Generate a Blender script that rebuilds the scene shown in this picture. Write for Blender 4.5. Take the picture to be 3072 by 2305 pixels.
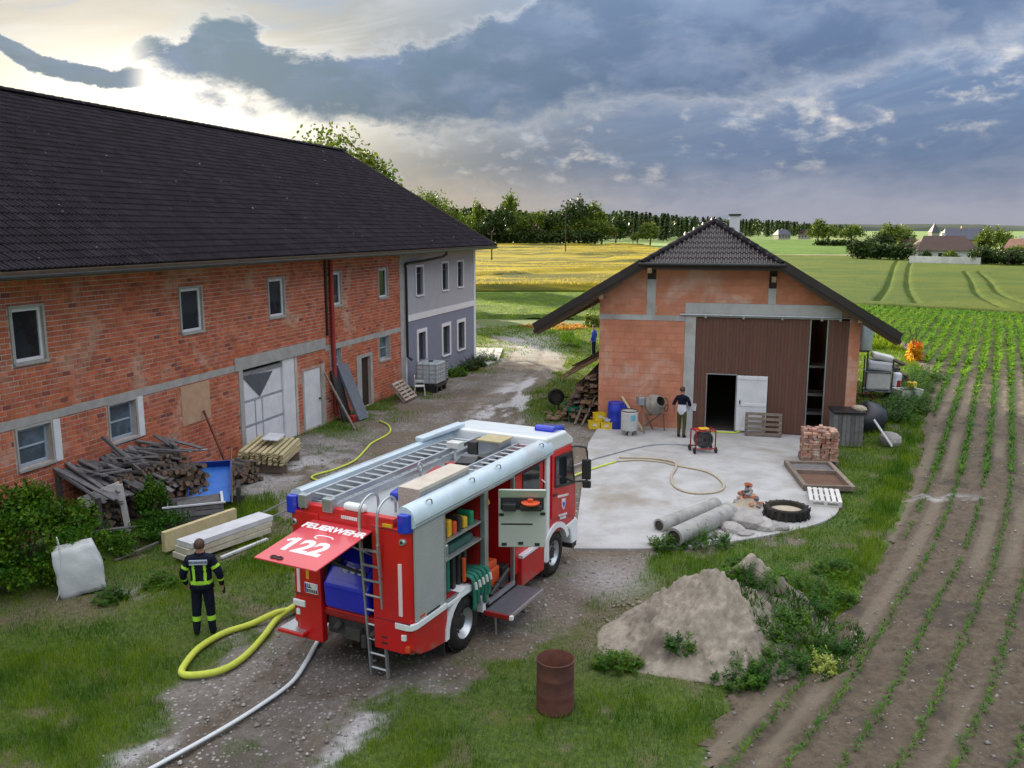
import bpy, bmesh, math, random
import numpy as np
from mathutils import Vector, Matrix, Euler
random.seed(7); rng = np.random.default_rng(11)
R = math.radians; PI = math.pi
for o in list(bpy.data.objects): bpy.data.objects.remove(o)
sc = bpy.context.scene; C = sc.collection

# ------------------------------------------------------------------ camera
cam = bpy.data.cameras.new('camera'); co = bpy.data.objects.new('camera', cam); C.objects.link(co)
cam.sensor_width = 36; cam.lens = 871/1024*36; cam.clip_start = .1; cam.clip_end = 12000
co.location = (0, 0, 7.2); co.rotation_euler = (R(90-10.04), 0, 0); sc.camera = co

# ------------------------------------------------------------------ sky, sun, exposure
SUN_AZ, SUN_EL = R(-24), R(13.5)
w = bpy.data.worlds.new('World'); sc.world = w; w.use_nodes = True
nt = w.node_tree; nt.nodes.clear()
def N(t, typ, **k):
    n = t.nodes.new(typ)
    for a, b in k.items(): setattr(n, a, b)
    return n
def M_(t, op, a, b=None, c=None, clamp=False):
    n = N(t, 'ShaderNodeMath', operation=op); n.use_clamp = clamp
    for i, x in enumerate((a, b, c)):
        if x is None: continue
        if isinstance(x, (int, float)): n.inputs[i].default_value = x
        else: t.links.new(x, n.inputs[i])
    return n.outputs[0]
def MIX(t, f, a, b, typ='MIX'):
    n = N(t, 'ShaderNodeMix', data_type='RGBA', blend_type=typ); n.clamp_factor = True
    for i, x in ((0, f), (6, a), (7, b)):
        if isinstance(x, (int, float)): n.inputs[i].default_value = x
        elif isinstance(x, tuple): n.inputs[i].default_value = (*x[:3], 1)
        else: t.links.new(x, n.inputs[i])
    return n.outputs[2]
def SS(t, x, a, b):            # smoothstep a..b -> 0..1
    n = N(t, 'ShaderNodeMapRange', interpolation_type='SMOOTHSTEP')
    t.links.new(x, n.inputs[0]); n.inputs[1].default_value = a; n.inputs[2].default_value = b
    return n.outputs[0]
def NOISE(t, vec, scale, detail=5, rough=.55, dist=0, out=0, dim='3D'):
    n = N(t, 'ShaderNodeTexNoise', noise_dimensions=dim); n.inputs['Scale'].default_value = scale
    n.inputs['Detail'].default_value = detail; n.inputs['Roughness'].default_value = rough; n.inputs['Distortion'].default_value = dist
    if vec is not None: t.links.new(vec, n.inputs['Vector'])
    return n.outputs[out]
def CURVE(t, x, pts, lo, hi):  # piecewise curve of x in degrees, pts (x,y) with y in degrees
    m = N(t, 'ShaderNodeMapRange'); t.links.new(x, m.inputs[0]); m.inputs[1].default_value = lo; m.inputs[2].default_value = hi
    f = N(t, 'ShaderNodeFloatCurve'); c = f.mapping.curves[0]; f.mapping.use_clip = False
    pts = sorted(pts); q = [((a-lo)/(hi-lo), b/40) for a, b in pts]
    while len(c.points) < len(q): c.points.new(.5, .5)
    for p, (a, b) in zip(c.points, q): p.location = (a, b); p.handle_type = 'AUTO'
    f.mapping.update(); t.links.new(m.outputs[0], f.inputs['Value'])
    return M_(t, 'MULTIPLY', f.outputs[0], 40)
def build_world():
    t = nt
    tc = N(t, 'ShaderNodeTexCoord'); sp = N(t, 'ShaderNodeSeparateXYZ'); t.links.new(tc.outputs['Generated'], sp.inputs[0])
    X, Y, Z = sp.outputs
    az = M_(t, 'MULTIPLY', M_(t, 'ARCTAN2', X, Y), 57.2958)
    el = M_(t, 'MULTIPLY', M_(t, 'ARCSINE', Z), 57.2958)
    sky = N(t, 'ShaderNodeTexSky', sky_type='NISHITA'); sky.sun_disc = False
    sky.sun_elevation = SUN_EL; sky.sun_rotation = SUN_AZ; sky.altitude = 400; sky.dust_density = 2.5
    # coordinates for the cloud noise: stretched sideways, as clouds near the horizon are
    cb = N(t, 'ShaderNodeCombineXYZ'); t.links.new(M_(t, 'MULTIPLY', az, .055), cb.inputs[0]); t.links.new(M_(t, 'MULTIPLY', el, .105), cb.inputs[1])
    P = cb.outputs[0]
    cb2 = N(t, 'ShaderNodeCombineXYZ'); t.links.new(M_(t, 'ADD', M_(t, 'MULTIPLY', az, .045), M_(t, 'MULTIPLY', el, .03)), cb2.inputs[0])
    t.links.new(M_(t, 'ADD', M_(t, 'MULTIPLY', el, .30), M_(t, 'MULTIPLY', az, -.05)), cb2.inputs[1])
    n1 = NOISE(t, P, 2.2, 9, .58, .25); n2 = NOISE(t, P, 6.5, 10, .62, .35); n3 = NOISE(t, cb2.outputs[0], 1.8, 8, .6, .5)
    wob = M_(t, 'ADD', M_(t, 'MULTIPLY', M_(t, 'SUBTRACT', n1, .5), 5.0), M_(t, 'MULTIPLY', M_(t, 'SUBTRACT', n2, .5), 3.4))
    e2 = M_(t, 'ADD', el, wob)
    lo = CURVE(t, az, [(-60, 9.2), (-36, 10.2), (-25, 10.3), (-21, 8.8), (-16, 6.9), (-8, 5.5), (0, 6.4), (6, 7.4), (12, 7.6), (18, 8.3), (24, 9.6), (30, 10.8), (60, 13)], -60, 60)
    up = CURVE(t, az, [(-60, 10.5), (-36, 10.6), (-25, 10.4), (-20.5, 11.3), (-17, 12.8), (-14.6, 11.0), (-8, 11.6), (-3, 12.4), (2, 14.6), (6, 17), (14, 22), (30, 28), (60, 30)], -60, 60)
    bank = M_(t, 'MULTIPLY', SS(t, M_(t, 'SUBTRACT', e2, lo), -1.3, 1.5), SS(t, M_(t, 'SUBTRACT', up, e2), -.35, 1.0))
    # the small dark shred at the far left, a thin drooping ribbon
    rib = CURVE(t, az, [(-40, 12.2), (-32.5, 11.9), (-30.6, 11.0), (-28.5, 9.4), (-25, 8.7), (-21, 8.8), (-15, 8.6)], -40, -15)
    thick = M_(t, 'MULTIPLY', SS(t, az, -32.6, -28), SS(t, M_(t, 'MULTIPLY', az, -1), 18.5, 25.5))
    rb = SS(t, M_(t, 'ABSOLUTE', M_(t, 'SUBTRACT', M_(t, 'ADD', el, M_(t, 'MULTIPLY', wob, .35)), rib)), .85, .3)
    shred = SS(t, M_(t, 'MULTIPLY', rb, thick), .05, .75)
    dark = M_(t, 'MAXIMUM', bank, shred)
    # glow round the hidden sun
    da = M_(t, 'DIVIDE', M_(t, 'SUBTRACT', az, -21), 11.0); de = M_(t, 'DIVIDE', M_(t, 'SUBTRACT', el, 6.3), 3.9)
    d2 = M_(t, 'ADD', M_(t, 'MULTIPLY', da, da), M_(t, 'MULTIPLY', de, de))
    glow = M_(t, 'POWER', 2.718, M_(t, 'MULTIPLY', d2, -1.1))
    # high veil: pale at the left, blue grey at the right, creamy along the horizon
    base = MIX(t, SS(t, az, -16, 16), (.165, .188, .195), (.115, .170, .285))
    base = MIX(t, SS(t, el, 40, 8), (.43, .43, .44), base)
    cl = N(t, 'ShaderNodeMix', data_type='RGBA', blend_type='MULTIPLY'); cl.clamp_result = True; cl.inputs[0].default_value = 1; t.links.new(sky.outputs[0], cl.inputs[6]); cl.inputs[7].default_value = (.012, .012, .012, 1)
    base = MIX(t, .22, base, cl.outputs[2])
    cream = MIX(t, SS(t, az, -14, 14), (.66, .54, .34), (.40, .40, .46))
    base = MIX(t, M_(t, 'MULTIPLY', SS(t, M_(t, 'ADD', el, M_(t, 'MULTIPLY', wob, .5)), 4.6, .2), .8), base, cream)
    base = MIX(t, M_(t, 'MULTIPLY', SS(t, n3, .47, .70), M_(t, 'ADD', .12, M_(t, 'MULTIPLY', SS(t, az, -4, -16), .55))), base, MIX(t, SS(t, az, -16, 0), (.33, .335, .325), (.42, .43, .46)))
    base = MIX(t, M_(t, 'MULTIPLY', SS(t, n3, .50, .30), .45), base, (.15, .205, .29))
    # lit cumulus heads under the dark bank
    n4 = NOISE(t, P, 9.5, 10, .6, .2)
    belt = M_(t, 'MULTIPLY', SS(t, M_(t, 'SUBTRACT', lo, el), -1.5, .6), SS(t, M_(t, 'SUBTRACT', M_(t, 'ADD', el, 5.2), lo), -.8, 1.8))
    puff = M_(t, 'MULTIPLY', M_(t, 'MULTIPLY', SS(t, M_(t, 'ADD', M_(t, 'MULTIPLY', n4, .6), M_(t, 'MULTIPLY', n1, .5)), .53, .72), belt), SS(t, az, -14, -4))
    base = MIX(t, M_(t, 'MULTIPLY', puff, .8), base, MIX(t, SS(t, n2, .35, .65), (.20, .245, .325), (.60, .55, .48)))
    rim = M_(t, 'MULTIPLY', M_(t, 'SUBTRACT', 1, M_(t, 'ABSOLUTE', M_(t, 'SUBTRACT', M_(t, 'MULTIPLY', dark, 2), 1))), 1.0, clamp=True)
    n4_ = NOISE(t, P, 4.2, 10, .6, .3)
    dcol = MIX(t, SS(t, az, -22, 18), (.095, .135, .165), (.066, .098, .165))
    dcol = MIX(t, SS(t, n1, .42, .66), dcol, (.11, .148, .222))
    dcol = MIX(t, M_(t, 'MULTIPLY', SS(t, n4_, .48, .68), .45), dcol, (.17, .195, .25))
    dcol = MIX(t, SS(t, el, 20, 40), dcol, (.42, .42, .43))  # unseen high sky held bright and neutral to light the yard
    lit = MIX(t, M_(t, 'MULTIPLY', glow, .95), base, (1.15, 1.02, .80))
    col = MIX(t, M_(t, 'MULTIPLY', dark, .94), lit, dcol)
    col = MIX(t, M_(t, 'MULTIPLY', M_(t, 'MULTIPLY', rim, M_(t, 'ADD', M_(t, 'MULTIPLY', glow, .7), .10)), .9, clamp=True), col, (1.05, .98, .84))
    # sky brightens towards the zenith, steepened above the view to light the yard
    k = M_(t, 'MULTIPLY', M_(t, 'ADD', .78, M_(t, 'MULTIPLY', M_(t, 'MAXIMUM', Z, 0), 4.6)), 10)
    kc = N(t, 'ShaderNodeCombineXYZ')
    for i in range(3): t.links.new(k, kc.inputs[i])
    col = MIX(t, 1.0, col, kc.outputs[0], 'MULTIPLY')
    bg = N(t, 'ShaderNodeBackground'); bg.inputs['Strength'].default_value = .052
    t.links.new(col, bg.inputs['Color']); ou = N(t, 'ShaderNodeOutputWorld'); t.links.new(bg.outputs[0], ou.inputs[0])
build_world()
sun = bpy.data.lights.new('sun', 'SUN'); so = bpy.data.objects.new('sun', sun); C.objects.link(so)
sun.energy = 5.0; sun.angle = R(.6); sun.color = (1, .86, .60)
sd = Vector((math.sin(SUN_AZ)*math.cos(SUN_EL), math.cos(SUN_AZ)*math.cos(SUN_EL), math.sin(SUN_EL)))
so.rotation_euler = sd.to_track_quat('Z', 'Y').to_euler(); so.location = (-20, 50, 30)
vs = sc.view_settings; vs.view_transform = 'Standard'; vs.look = 'None'; vs.exposure = 1.33; vs.gamma = 1; vs.use_curve_mapping = False
sc.render.film_transparent = False
sc.cycles.use_adaptive_sampling = True; sc.cycles.max_bounces = 5; sc.cycles.transparent_max_bounces = 6
try: sc.cycles.use_denoising = True
except Exception: pass

# ------------------------------------------------------------------ materials
def pm(name, c1, c2=None, scale=4, rough=.7, bump=0, bscale=30, metal=0, rnd=0, spots=None, stretch=None, c3=None, rr=None, spec=None, coat=0, odd=None):
    """procedural material: two/three tone noise in world space, random value per piece, fine bump, optional spots (colour, scale, threshold)"""
    m = bpy.data.materials.new(name); m.use_nodes = True; t = m.node_tree; b = t.nodes['Principled BSDF']
    g = N(t, 'ShaderNodeNewGeometry'); pos = g.outputs['Position']
    if stretch:
        mp = N(t, 'ShaderNodeMapping'); mp.inputs['Scale'].default_value = stretch; t.links.new(pos, mp.inputs[0]); pos = mp.outputs[0]
    c2 = c2 or tuple(x*.75 for x in c1)
    f = SS(t, NOISE(t, pos, scale, 6, .62), .33, .67)
    col = MIX(t, f, c1, c2)
    if c3: col = MIX(t, SS(t, NOISE(t, pos, scale*.23, 4, .6, .6), .5, .68), col, c3)
    if rnd:
        oi = N(t, 'ShaderNodeObjectInfo')
        r = M_(t, 'FRACT', M_(t, 'ADD', M_(t, 'MULTIPLY', oi.outputs['Random'], 7.31), M_(t, 'MULTIPLY', g.outputs['Random Per Island'], 3.77)))
        h = N(t, 'ShaderNodeHueSaturation'); t.links.new(col, h.inputs['Color'])
        t.links.new(M_(t, 'ADD', 1-rnd*.55, M_(t, 'MULTIPLY', r, rnd)), h.inputs['Value'])
        t.links.new(M_(t, 'ADD', .5-rnd*.012, M_(t, 'MULTIPLY', M_(t, 'FRACT', M_(t, 'MULTIPLY', r, 5.7)), rnd*.024)), h.inputs['Hue'])
        col = h.outputs[0]
        if odd: col = MIX(t, M_(t, 'GREATER_THAN', M_(t, 'FRACT', M_(t, 'MULTIPLY', r, 13.7)), odd[1]), col, odd[0])
    if spots:
        v = N(t, 'ShaderNodeTexVoronoi'); v.inputs['Scale'].default_value = spots[1]; t.links.new(g.outputs['Position'], v.inputs['Vector'])
        k = M_(t, 'MULTIPLY', SS(t, v.outputs['Distance'], spots[2], spots[2]*.5), SS(t, NOISE(t, pos, spots[1]*.37, 2), .5, .62))
        col = MIX(t, k, col, spots[0])
    t.links.new(col, b.inputs['Base Color'])
    if rr: t.links.new(M_(t, 'ADD', rough, M_(t, 'MULTIPLY', f, rr)), b.inputs['Roughness'])
    else: b.inputs['Roughness'].default_value = rough
    b.inputs['Metallic'].default_value = metal
    if spec is not None: b.inputs['Specular IOR Level'].default_value = spec
    if coat: b.inputs['Coat Weight'].default_value = coat; b.inputs['Coat Roughness'].default_value = .08
    if bump:
        bp = N(t, 'ShaderNodeBump'); bp.inputs['Strength'].default_value = bump; bp.inputs['Distance'].default_value = .02
        t.links.new(NOISE(t, pos, bscale, 5, .65), bp.inputs['Height']); t.links.new(bp.outputs[0], b.inputs['Normal'])
    return m
def leafmat(name, c1, c2, scale=1.2, rnd=.6, trans=.35, rough=.55):
    m = bpy.data.materials.new(name); m.use_nodes = True; t = m.node_tree; b = t.nodes['Principled BSDF']; o = t.nodes['Material Output']
    g = N(t, 'ShaderNodeNewGeometry'); oi = N(t, 'ShaderNodeObjectInfo')
    col = MIX(t, SS(t, NOISE(t, g.outputs['Position'], scale, 4), .35, .65), c1, c2)
    r = M_(t, 'FRACT', M_(t, 'ADD', M_(t, 'MULTIPLY', oi.outputs['Random'], 3.1), M_(t, 'MULTIPLY', g.outputs['Random Per Island'], 5.3)))
    h = N(t, 'ShaderNodeHueSaturation'); t.links.new(col, h.inputs['Color'])
    t.links.new(M_(t, 'ADD', 1-rnd*.5, M_(t, 'MULTIPLY', r, rnd)), h.inputs['Value'])
    t.links.new(M_(t, 'ADD', .487, M_(t, 'MULTIPLY', M_(t, 'FRACT', M_(t, 'MULTIPLY', r, 3.3)), .03)), h.inputs['Hue'])
    t.links.new(h.outputs[0], b.inputs['Base Color']); b.inputs['Roughness'].default_value = rough; b.inputs['Specular IOR Level'].default_value = .25
    tr = N(t, 'ShaderNodeBsdfTranslucent'); t.links.new(h.outputs[0], tr.inputs[0])
    mx = N(t, 'ShaderNodeMixShader'); mx.inputs[0].default_value = trans
    t.links.new(b.outputs[0], mx.inputs[1]); t.links.new(tr.outputs[0], mx.inputs[2]); t.links.new(mx.outputs[0], o.inputs[0])
    return m

# ------------------------------------------------------------------ mesh helpers
class MB:
    def __init__(s): s.v = []; s.f = []; s.m = []
    def add(s, vs, fs, mi=0):
        o = len(s.v); s.v += [tuple(p) for p in vs]; s.f += [tuple(i+o for i in q) for q in fs]; s.m += [mi]*len(fs); return s
    BF = [(0, 3, 2, 1), (4, 5, 6, 7), (0, 1, 5, 4), (1, 2, 6, 5), (2, 3, 7, 6), (3, 0, 4, 7)]
    def box(s, x0, x1, y0, y1, z0, z1, mi=0):
        return s.add([(x0, y0, z0), (x1, y0, z0), (x1, y1, z0), (x0, y1, z0), (x0, y0, z1), (x1, y0, z1), (x1, y1, z1), (x0, y1, z1)], s.BF, mi)
    def obox(s, c, size, rot=(0, 0, 0), mi=0):
        m = Euler(rot).to_matrix(); c = Vector(c); h = Vector(size)/2
        return s.add([c+m@Vector((a*h.x, b*h.y, d*h.z)) for d in (-1, 1) for a, b in ((-1, -1), (1, -1), (1, 1), (-1, 1))], s.BF, mi)
    def beam(s, p, q, wd, ht, mi=0, up=(0, 0, 1)):
        p, q = Vector(p), Vector(q); d = (q-p).normalized(); up = Vector(up)
        if abs(d.dot(up)) > .98: up = Vector((1, 0, 0))
        x = d.cross(up).normalized()*wd/2; y = x.cross(d).normalized()*ht/2
        return s.add([p-x-y, p+x-y, q+x-y, q-x-y, p-x+y, p+x+y, q+x+y, q-x+y], s.BF, mi)
    def tube(s, pts, r, n=8, mi=0, cap=True, closed=False, flat=1):
        pts = [Vector(p) for p in pts]; k = len(pts); rs = r if isinstance(r, (list, tuple)) else [r]*k
        vs = []; pn = None
        for i, p in enumerate(pts):
            a = pts[(i-1) % k] if (i or closed) else p; b = pts[(i+1) % k] if (i < k-1 or closed) else p
            d = (b-a).normalized()
            if pn is None: pn = d.cross(Vector((0, 0, 1)) if abs(d.z) < .95 else Vector((1, 0, 0))).normalized()
            pn = (pn-d*pn.dot(d)).normalized(); bn = d.cross(pn)
            for j in range(n):
                t = 2*PI*j/n; vs.append(p+pn*(math.cos(t)*rs[i])+bn*(math.sin(t)*rs[i]*flat))
        fs = [(i*n+j, i*n+(j+1) % n, ((i+1) % k)*n+(j+1) % n, ((i+1) % k)*n+j) for i in range(k if closed else k-1) for j in range(n)]
        if cap and not closed: fs += [tuple(range(n))[::-1], tuple((k-1)*n+j for j in range(n))]
        return s.add(vs, fs, mi)
    def lathe(s, prof, n=24, c=(0, 0, 0), axis='z', mi=0):
        vs = []
        for r, h in prof:
            for j in range(n):
                t = 2*PI*j/n; a, b = r*math.cos(t), r*math.sin(t)
                p = {'z': (a, b, h), 'y': (a, h, b), 'x': (h, a, b)}[axis]
                vs.append((p[0]+c[0], p[1]+c[1], p[2]+c[2]))
        k = len(prof); fs = [(i*n+j, i*n+(j+1) % n, (i+1)*n+(j+1) % n, (i+1)*n+j) for i in range(k-1) for j in range(n)]
        if prof[0][0] > 1e-4: pass
        return s.add(vs, fs, mi)
    def prism(s, poly, a0, a1, axis='y', mi=0):
        """poly in the two other axes (in x,y,z order), extruded along axis"""
        def P(u, v, a): return {'y': (u, a, v), 'x': (a, u, v), 'z': (u, v, a)}[axis]
        n = len(poly); vs = [P(u, v, a0) for u, v in poly]+[P(u, v, a1) for u, v in poly]
        fs = [tuple(range(n)), tuple(range(2*n-1, n-1, -1))]+[(i, i+n, (i+1) % n+n, (i+1) % n) for i in range(n)]
        return s.add(vs, fs, mi)
    def build(s, name, mats, parent=None, loc=None, rz=0, smooth=False, bevel=0, center=False, mw=None, seg=2, fixn=True):
        me = bpy.data.meshes.new(name); v = s.v
        o = bpy.data.objects.new(name, me); C.objects.link(o)
        if center:
            xs, ys, zs = zip(*v); c = ((min(xs)+max(xs))/2, (min(ys)+max(ys))/2, min(zs)); v = [(a-c[0], b-c[1], d-c[2]) for a, b, d in v]
        me.from_pydata(v, [], s.f)
        if not isinstance(mats, (list, tuple)): mats = [mats]
        for m in mats: me.materials.append(m)
        if len(mats) > 1: me.polygons.foreach_set('material_index', s.m)
        if fixn:
            bm = bmesh.new(); bm.from_mesh(me); bmesh.ops.recalc_face_normals(bm, faces=bm.faces); bm.to_mesh(me); bm.free()
        if smooth:
            me.polygons.foreach_set('use_smooth', [True]*len(me.polygons))
            if smooth != 'all': me.set_sharp_from_angle(angle=R(38))
        me.update()
        if bevel:
            b = o.modifiers.new('bevel', 'BEVEL'); b.width = bevel; b.segments = seg; b.limit_method = 'ANGLE'; b.angle_limit = R(35)
        if parent: o.parent = parent
        if loc: o.location = loc; o.rotation_euler = (0, 0, rz)
        if mw is not None:
            o.matrix_world = mw @ Matrix.Translation(c) if center else mw
        elif center and not loc:
            o.location = c
        return o
def tag(o, label, cat, group=None, kind=None):
    if label: o['label'] = label
    if cat: o['category'] = cat
    if group: o['group'] = group
    if kind: o['kind'] = kind
    return o
def struct(o): o['kind'] = 'structure'; return o
def empty(name, loc=(0, 0, 0), rz=0, label=None, cat=None, group=None):
    o = bpy.data.objects.new(name, None); C.objects.link(o); o.location = loc; o.rotation_euler = (0, 0, rz); o.empty_display_size = .2
    return tag(o, label, cat, group)
def kids(o): return [c for c in C.objects if c.parent == o]
def dup(o, loc=None, rz=None, label=None, parent=None, scale=None, cache={}):
    c = o.copy(); C.objects.link(c)
    if parent: c.parent = parent
    if loc is not None: c.location = loc
    if rz is not None: c.rotation_euler = (0, 0, rz)
    if scale is not None: c.scale = scale if isinstance(scale, tuple) else (scale,)*3
    if label: c['label'] = label
    for k in list(o.children): dup(k, parent=c)
    return c
def inst(me, name, parent, loc, rot=(0, 0, 0), scale=None):   # one more object on shared mesh data
    o = bpy.data.objects.new(name, me); C.objects.link(o); o.parent = parent; o.location = loc; o.rotation_euler = rot
    if scale: o.scale = scale
    return o
def spline(pts, n=8, closed=False):
    P = [Vector(p) for p in pts]; k = len(P); out = []
    for i in range(k if closed else k-1):
        p0 = P[(i-1) % k] if (i or closed) else P[0]; p1 = P[i]; p2 = P[(i+1) % k]; p3 = P[(i+2) % k] if (i+2 < k or closed) else P[-1]
        for j in range(n):
            t = j/n; out.append(.5*((2*p1)+(-p0+p2)*t+(2*p0-5*p1+4*p2-p3)*t*t+(-p0+3*p1-3*p2+p3)*t**3))
    if not closed: out.append(P[-1])
    return out
def text_mesh(name, body, size, mat, parent, mw, shear=0, bold=0.0, align='CENTER', extrude=.001):
    cu = bpy.data.curves.new(name, 'FONT'); cu.body = body; cu.size = size; cu.align_x = align; cu.align_y = 'CENTER'; cu.extrude = extrude; cu.offset = bold; cu.shear = shear
    t = bpy.data.objects.new('tmp', cu); C.objects.link(t)
    me = bpy.data.meshes.new_from_object(t.evaluated_get(bpy.context.evaluated_depsgraph_get())); bpy.data.objects.remove(t)
    me.name = name; me.materials.clear(); me.materials.append(mat)
    o = bpy.data.objects.new(name, me); C.objects.link(o); o.parent = parent; o.matrix_basis = mw; return o
# value noise for terrain and masks
def vnoise(x, y, seed=0):
    x = np.asarray(x, float); y = np.asarray(y, float); xi = np.floor(x).astype(np.int64); yi = np.floor(y).astype(np.int64); fx = x-xi; fy = y-yi
    def h(a, b):
        k = (a*374761393+b*668265263+seed*974634533) & 0x7fffffff
        k = ((k ^ (k >> 13))*1274126177) & 0x7fffffff
        return ((k ^ (k >> 16)) & 0xffff)/65535.
    u = fx*fx*(3-2*fx); v = fy*fy*(3-2*fy)
    return (h(xi, yi)*(1-u)+h(xi+1, yi)*u)*(1-v)+(h(xi, yi+1)*(1-u)+h(xi+1, yi+1)*u)*v
def fbm(x, y, o=4, seed=0):
    s = 0; a = .5
    for i in range(o): s = s+a*vnoise(x*2**i, y*2**i, seed+i*17); a *= .5
    return s/(1-.5**o)
def pdist(x, y, poly):     # signed distance to polygon, positive inside
    x = np.asarray(x, float); y = np.asarray(y, float); d = np.full(x.shape, 1e9); ins = np.zeros(x.shape, bool); n = len(poly)
    for i in range(n):
        (ax, ay), (bx, by) = poly[i], poly[(i+1) % n]
        ex, ey = bx-ax, by-ay; wx, wy = x-ax, y-ay
        t = np.clip((wx*ex+wy*ey)/(ex*ex+ey*ey+1e-12), 0, 1)
        d = np.minimum(d, np.hypot(wx-ex*t, wy-ey*t))
        c = ((ay > y) != (by > y)) & (x < (bx-ax)*(y-ay)/((by-ay) if by != ay else 1e-12)+ax)
        ins ^= c
    return np.where(ins, d, -d)
def big_mesh(name, v, f, mat, attrs=None, smooth=False):
    """fast numpy mesh: f is an (n,3) or (n,4) array"""
    me = bpy.data.meshes.new(name); f = np.asarray(f); k = f.shape[1]
    me.vertices.add(len(v)); me.vertices.foreach_set('co', np.asarray(v, np.float32).ravel())
    me.loops.add(f.size); me.loops.foreach_set('vertex_index', f.ravel().astype(np.int32))
    me.polygons.add(len(f)); me.polygons.foreach_set('loop_start', np.arange(0, f.size, k, dtype=np.int32))
    if smooth: me.polygons.foreach_set('use_smooth', np.ones(len(f), bool))
    for a, val in (attrs or {}).items():
        at = me.attributes.new(a, 'FLOAT', 'POINT'); at.data.foreach_set('value', np.asarray(val, np.float32))
    me.update(calc_edges=True); me.validate()
    me.materials.append(mat); o = bpy.data.objects.new(name, me); C.objects.link(o); return o
# ================================================================== GROUND
GRAVEL = [(-6.0, 8), (-5.4, 10.7), (-5.3, 12.1), (-5.2, 12.9), (-5.0, 14.2), (-4.7, 15.5), (-4.5, 16.8), (-4.8, 19.0), (-5.8, 21.0), (-7.0, 23.2), (-8.4, 25.0), (-9.2, 25.4),
          (-7.9, 29.3), (-6.4, 34.1), (-4.9, 38.9), (-3.5, 43.6), (-2.05, 48.4), (-.5, 49.4), (-.46, 53.9), (-1.5, 60), (-2.8, 63.4), (-7, 70), (-7, 73), (-2.7, 66.2), (-.4, 62.8),
          (1.35, 57.4), (3.05, 49.9), (2.6, 44.8), (1.3, 39.4), (.8, 35.2), (1.4, 33.4), (3.1, 31.6), (6.5, 31.2), (6.5, 19.6), (3.4, 18.9), (2.6, 17.6), (1.6, 16.2), (1.2, 14.6), (.2, 13.6), (-.9, 12.75), (-1.9, 12.7), (-2.4, 12), (-2.75, 10.7), (-3.0, 8)]
SLAB = [(1.42, 18.94), (3.11, 18.94), (4.3, 19.1), (5.41, 19.5), (6.68, 20.1), (7.82, 20.85), (8.55, 21.85), (8.95, 23.4), (9.2, 25.9), (10.2, 28.0), (10.9, 30.0), (6.6, 31.1), (3.3, 31.9), (2.6, 28.9), (2.0, 24.0)]
XA = ([9, 10.93, 12.23, 13.4, 16.36, 17.79, 20.83, 25.25, 31.51, 60, 100], [1.55, 3.11, 4.15, 4.97, 7.03, 8.06, 10.03, 12.67, 16.21, 32.2, 54])
def xa(y): return np.interp(y, *XA)
FIELD = [(1.2, 8.6), (2.5, 10.84), (4.0, 13.6), (5.9, 15.3), (6.9, 16.4), (8.2, 18.4), (10.0, 21.6), (12.6, 26.3), (15.4, 31.8), (21.4, 44.8), (25.0, 56.2), (26.5, 68), (28.5, 86), (35, 80), (43, 73), (60, 60), (60, 8.6)]
def sstep(x, a, b): t = np.clip((x-a)/(b-a), 0, 1); return t*t*(3-2*t)

def ground_mat():
    m = bpy.data.materials.new('yard_ground'); m.use_nodes = True; t = m.node_tree; b = t.nodes['Principled BSDF']
    g = N(t, 'ShaderNodeNewGeometry'); P = g.outputs['Position']
    def A(n): a = N(t, 'ShaderNodeAttribute'); a.attribute_name = n; return a.outputs['Fac']
    n_mid = NOISE(t, P, 1.3, 6, .6); n_fine = NOISE(t, P, 9, 6, .65); n_big = NOISE(t, P, .35, 5, .6)
    soil = MIX(t, SS(t, n_fine, .35, .65), (.040, .075, .010), (.085, .125, .016))
    soil = MIX(t, SS(t, n_mid, .56, .72), soil, (.115, .105, .040))
    gr = MIX(t, SS(t, n_fine, .35, .65), (.150, .132, .118), (.215, .198, .182))
    gr = MIX(t, SS(t, n_big, .42, .62), gr, (.105, .085, .068))
    v = N(t, 'ShaderNodeTexVoronoi'); v.inputs['Scale'].default_value = 16; t.links.new(P, v.inputs['Vector'])
    sv = N(t, 'ShaderNodeSeparateColor'); t.links.new(v.outputs['Color'], sv.inputs[0])
    gr = MIX(t, M_(t, 'MULTIPLY', SS(t, sv.outputs[0], .78, .86), SS(t, v.outputs['Distance'], .55, .32)), gr, (.38, .37, .37))
    gr = MIX(t, M_(t, 'MULTIPLY', SS(t, sv.outputs[1], .70, .85), .5), gr, (.13, .115, .10))
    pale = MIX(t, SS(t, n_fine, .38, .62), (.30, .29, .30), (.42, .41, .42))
    dirt = MIX(t, SS(t, n_fine, .35, .65), (.105, .078, .052), (.155, .120, .085))
    col = MIX(t, A('grav'), soil, gr)
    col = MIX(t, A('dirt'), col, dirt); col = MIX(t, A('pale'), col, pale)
    tone_mask = A('tone_mask'); col = MIX(t, tone_mask, col, MIX(t, 1.0, col, (.62, .60, .60), 'MULTIPLY'))  # darkens the damp drive, the ruts and the patch under the engine
    t.links.new(col, b.inputs['Base Color'])
    t.links.new(M_(t, 'SUBTRACT', .92, M_(t, 'MULTIPLY', A('pale_streak'), .55)), b.inputs['Roughness'])
    bp = N(t, 'ShaderNodeBump'); bp.inputs['Distance'].default_value = .03
    t.links.new(M_(t, 'SUBTRACT', .9, M_(t, 'MULTIPLY', A('pale_streak'), .88)), bp.inputs['Strength'])
    t.links.new(M_(t, 'ADD', NOISE(t, P, 30, 6, .7), M_(t, 'MULTIPLY', v.outputs['Distance'], .5)), bp.inputs['Height']); t.links.new(bp.outputs[0], b.inputs['Normal'])
    return m
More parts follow.
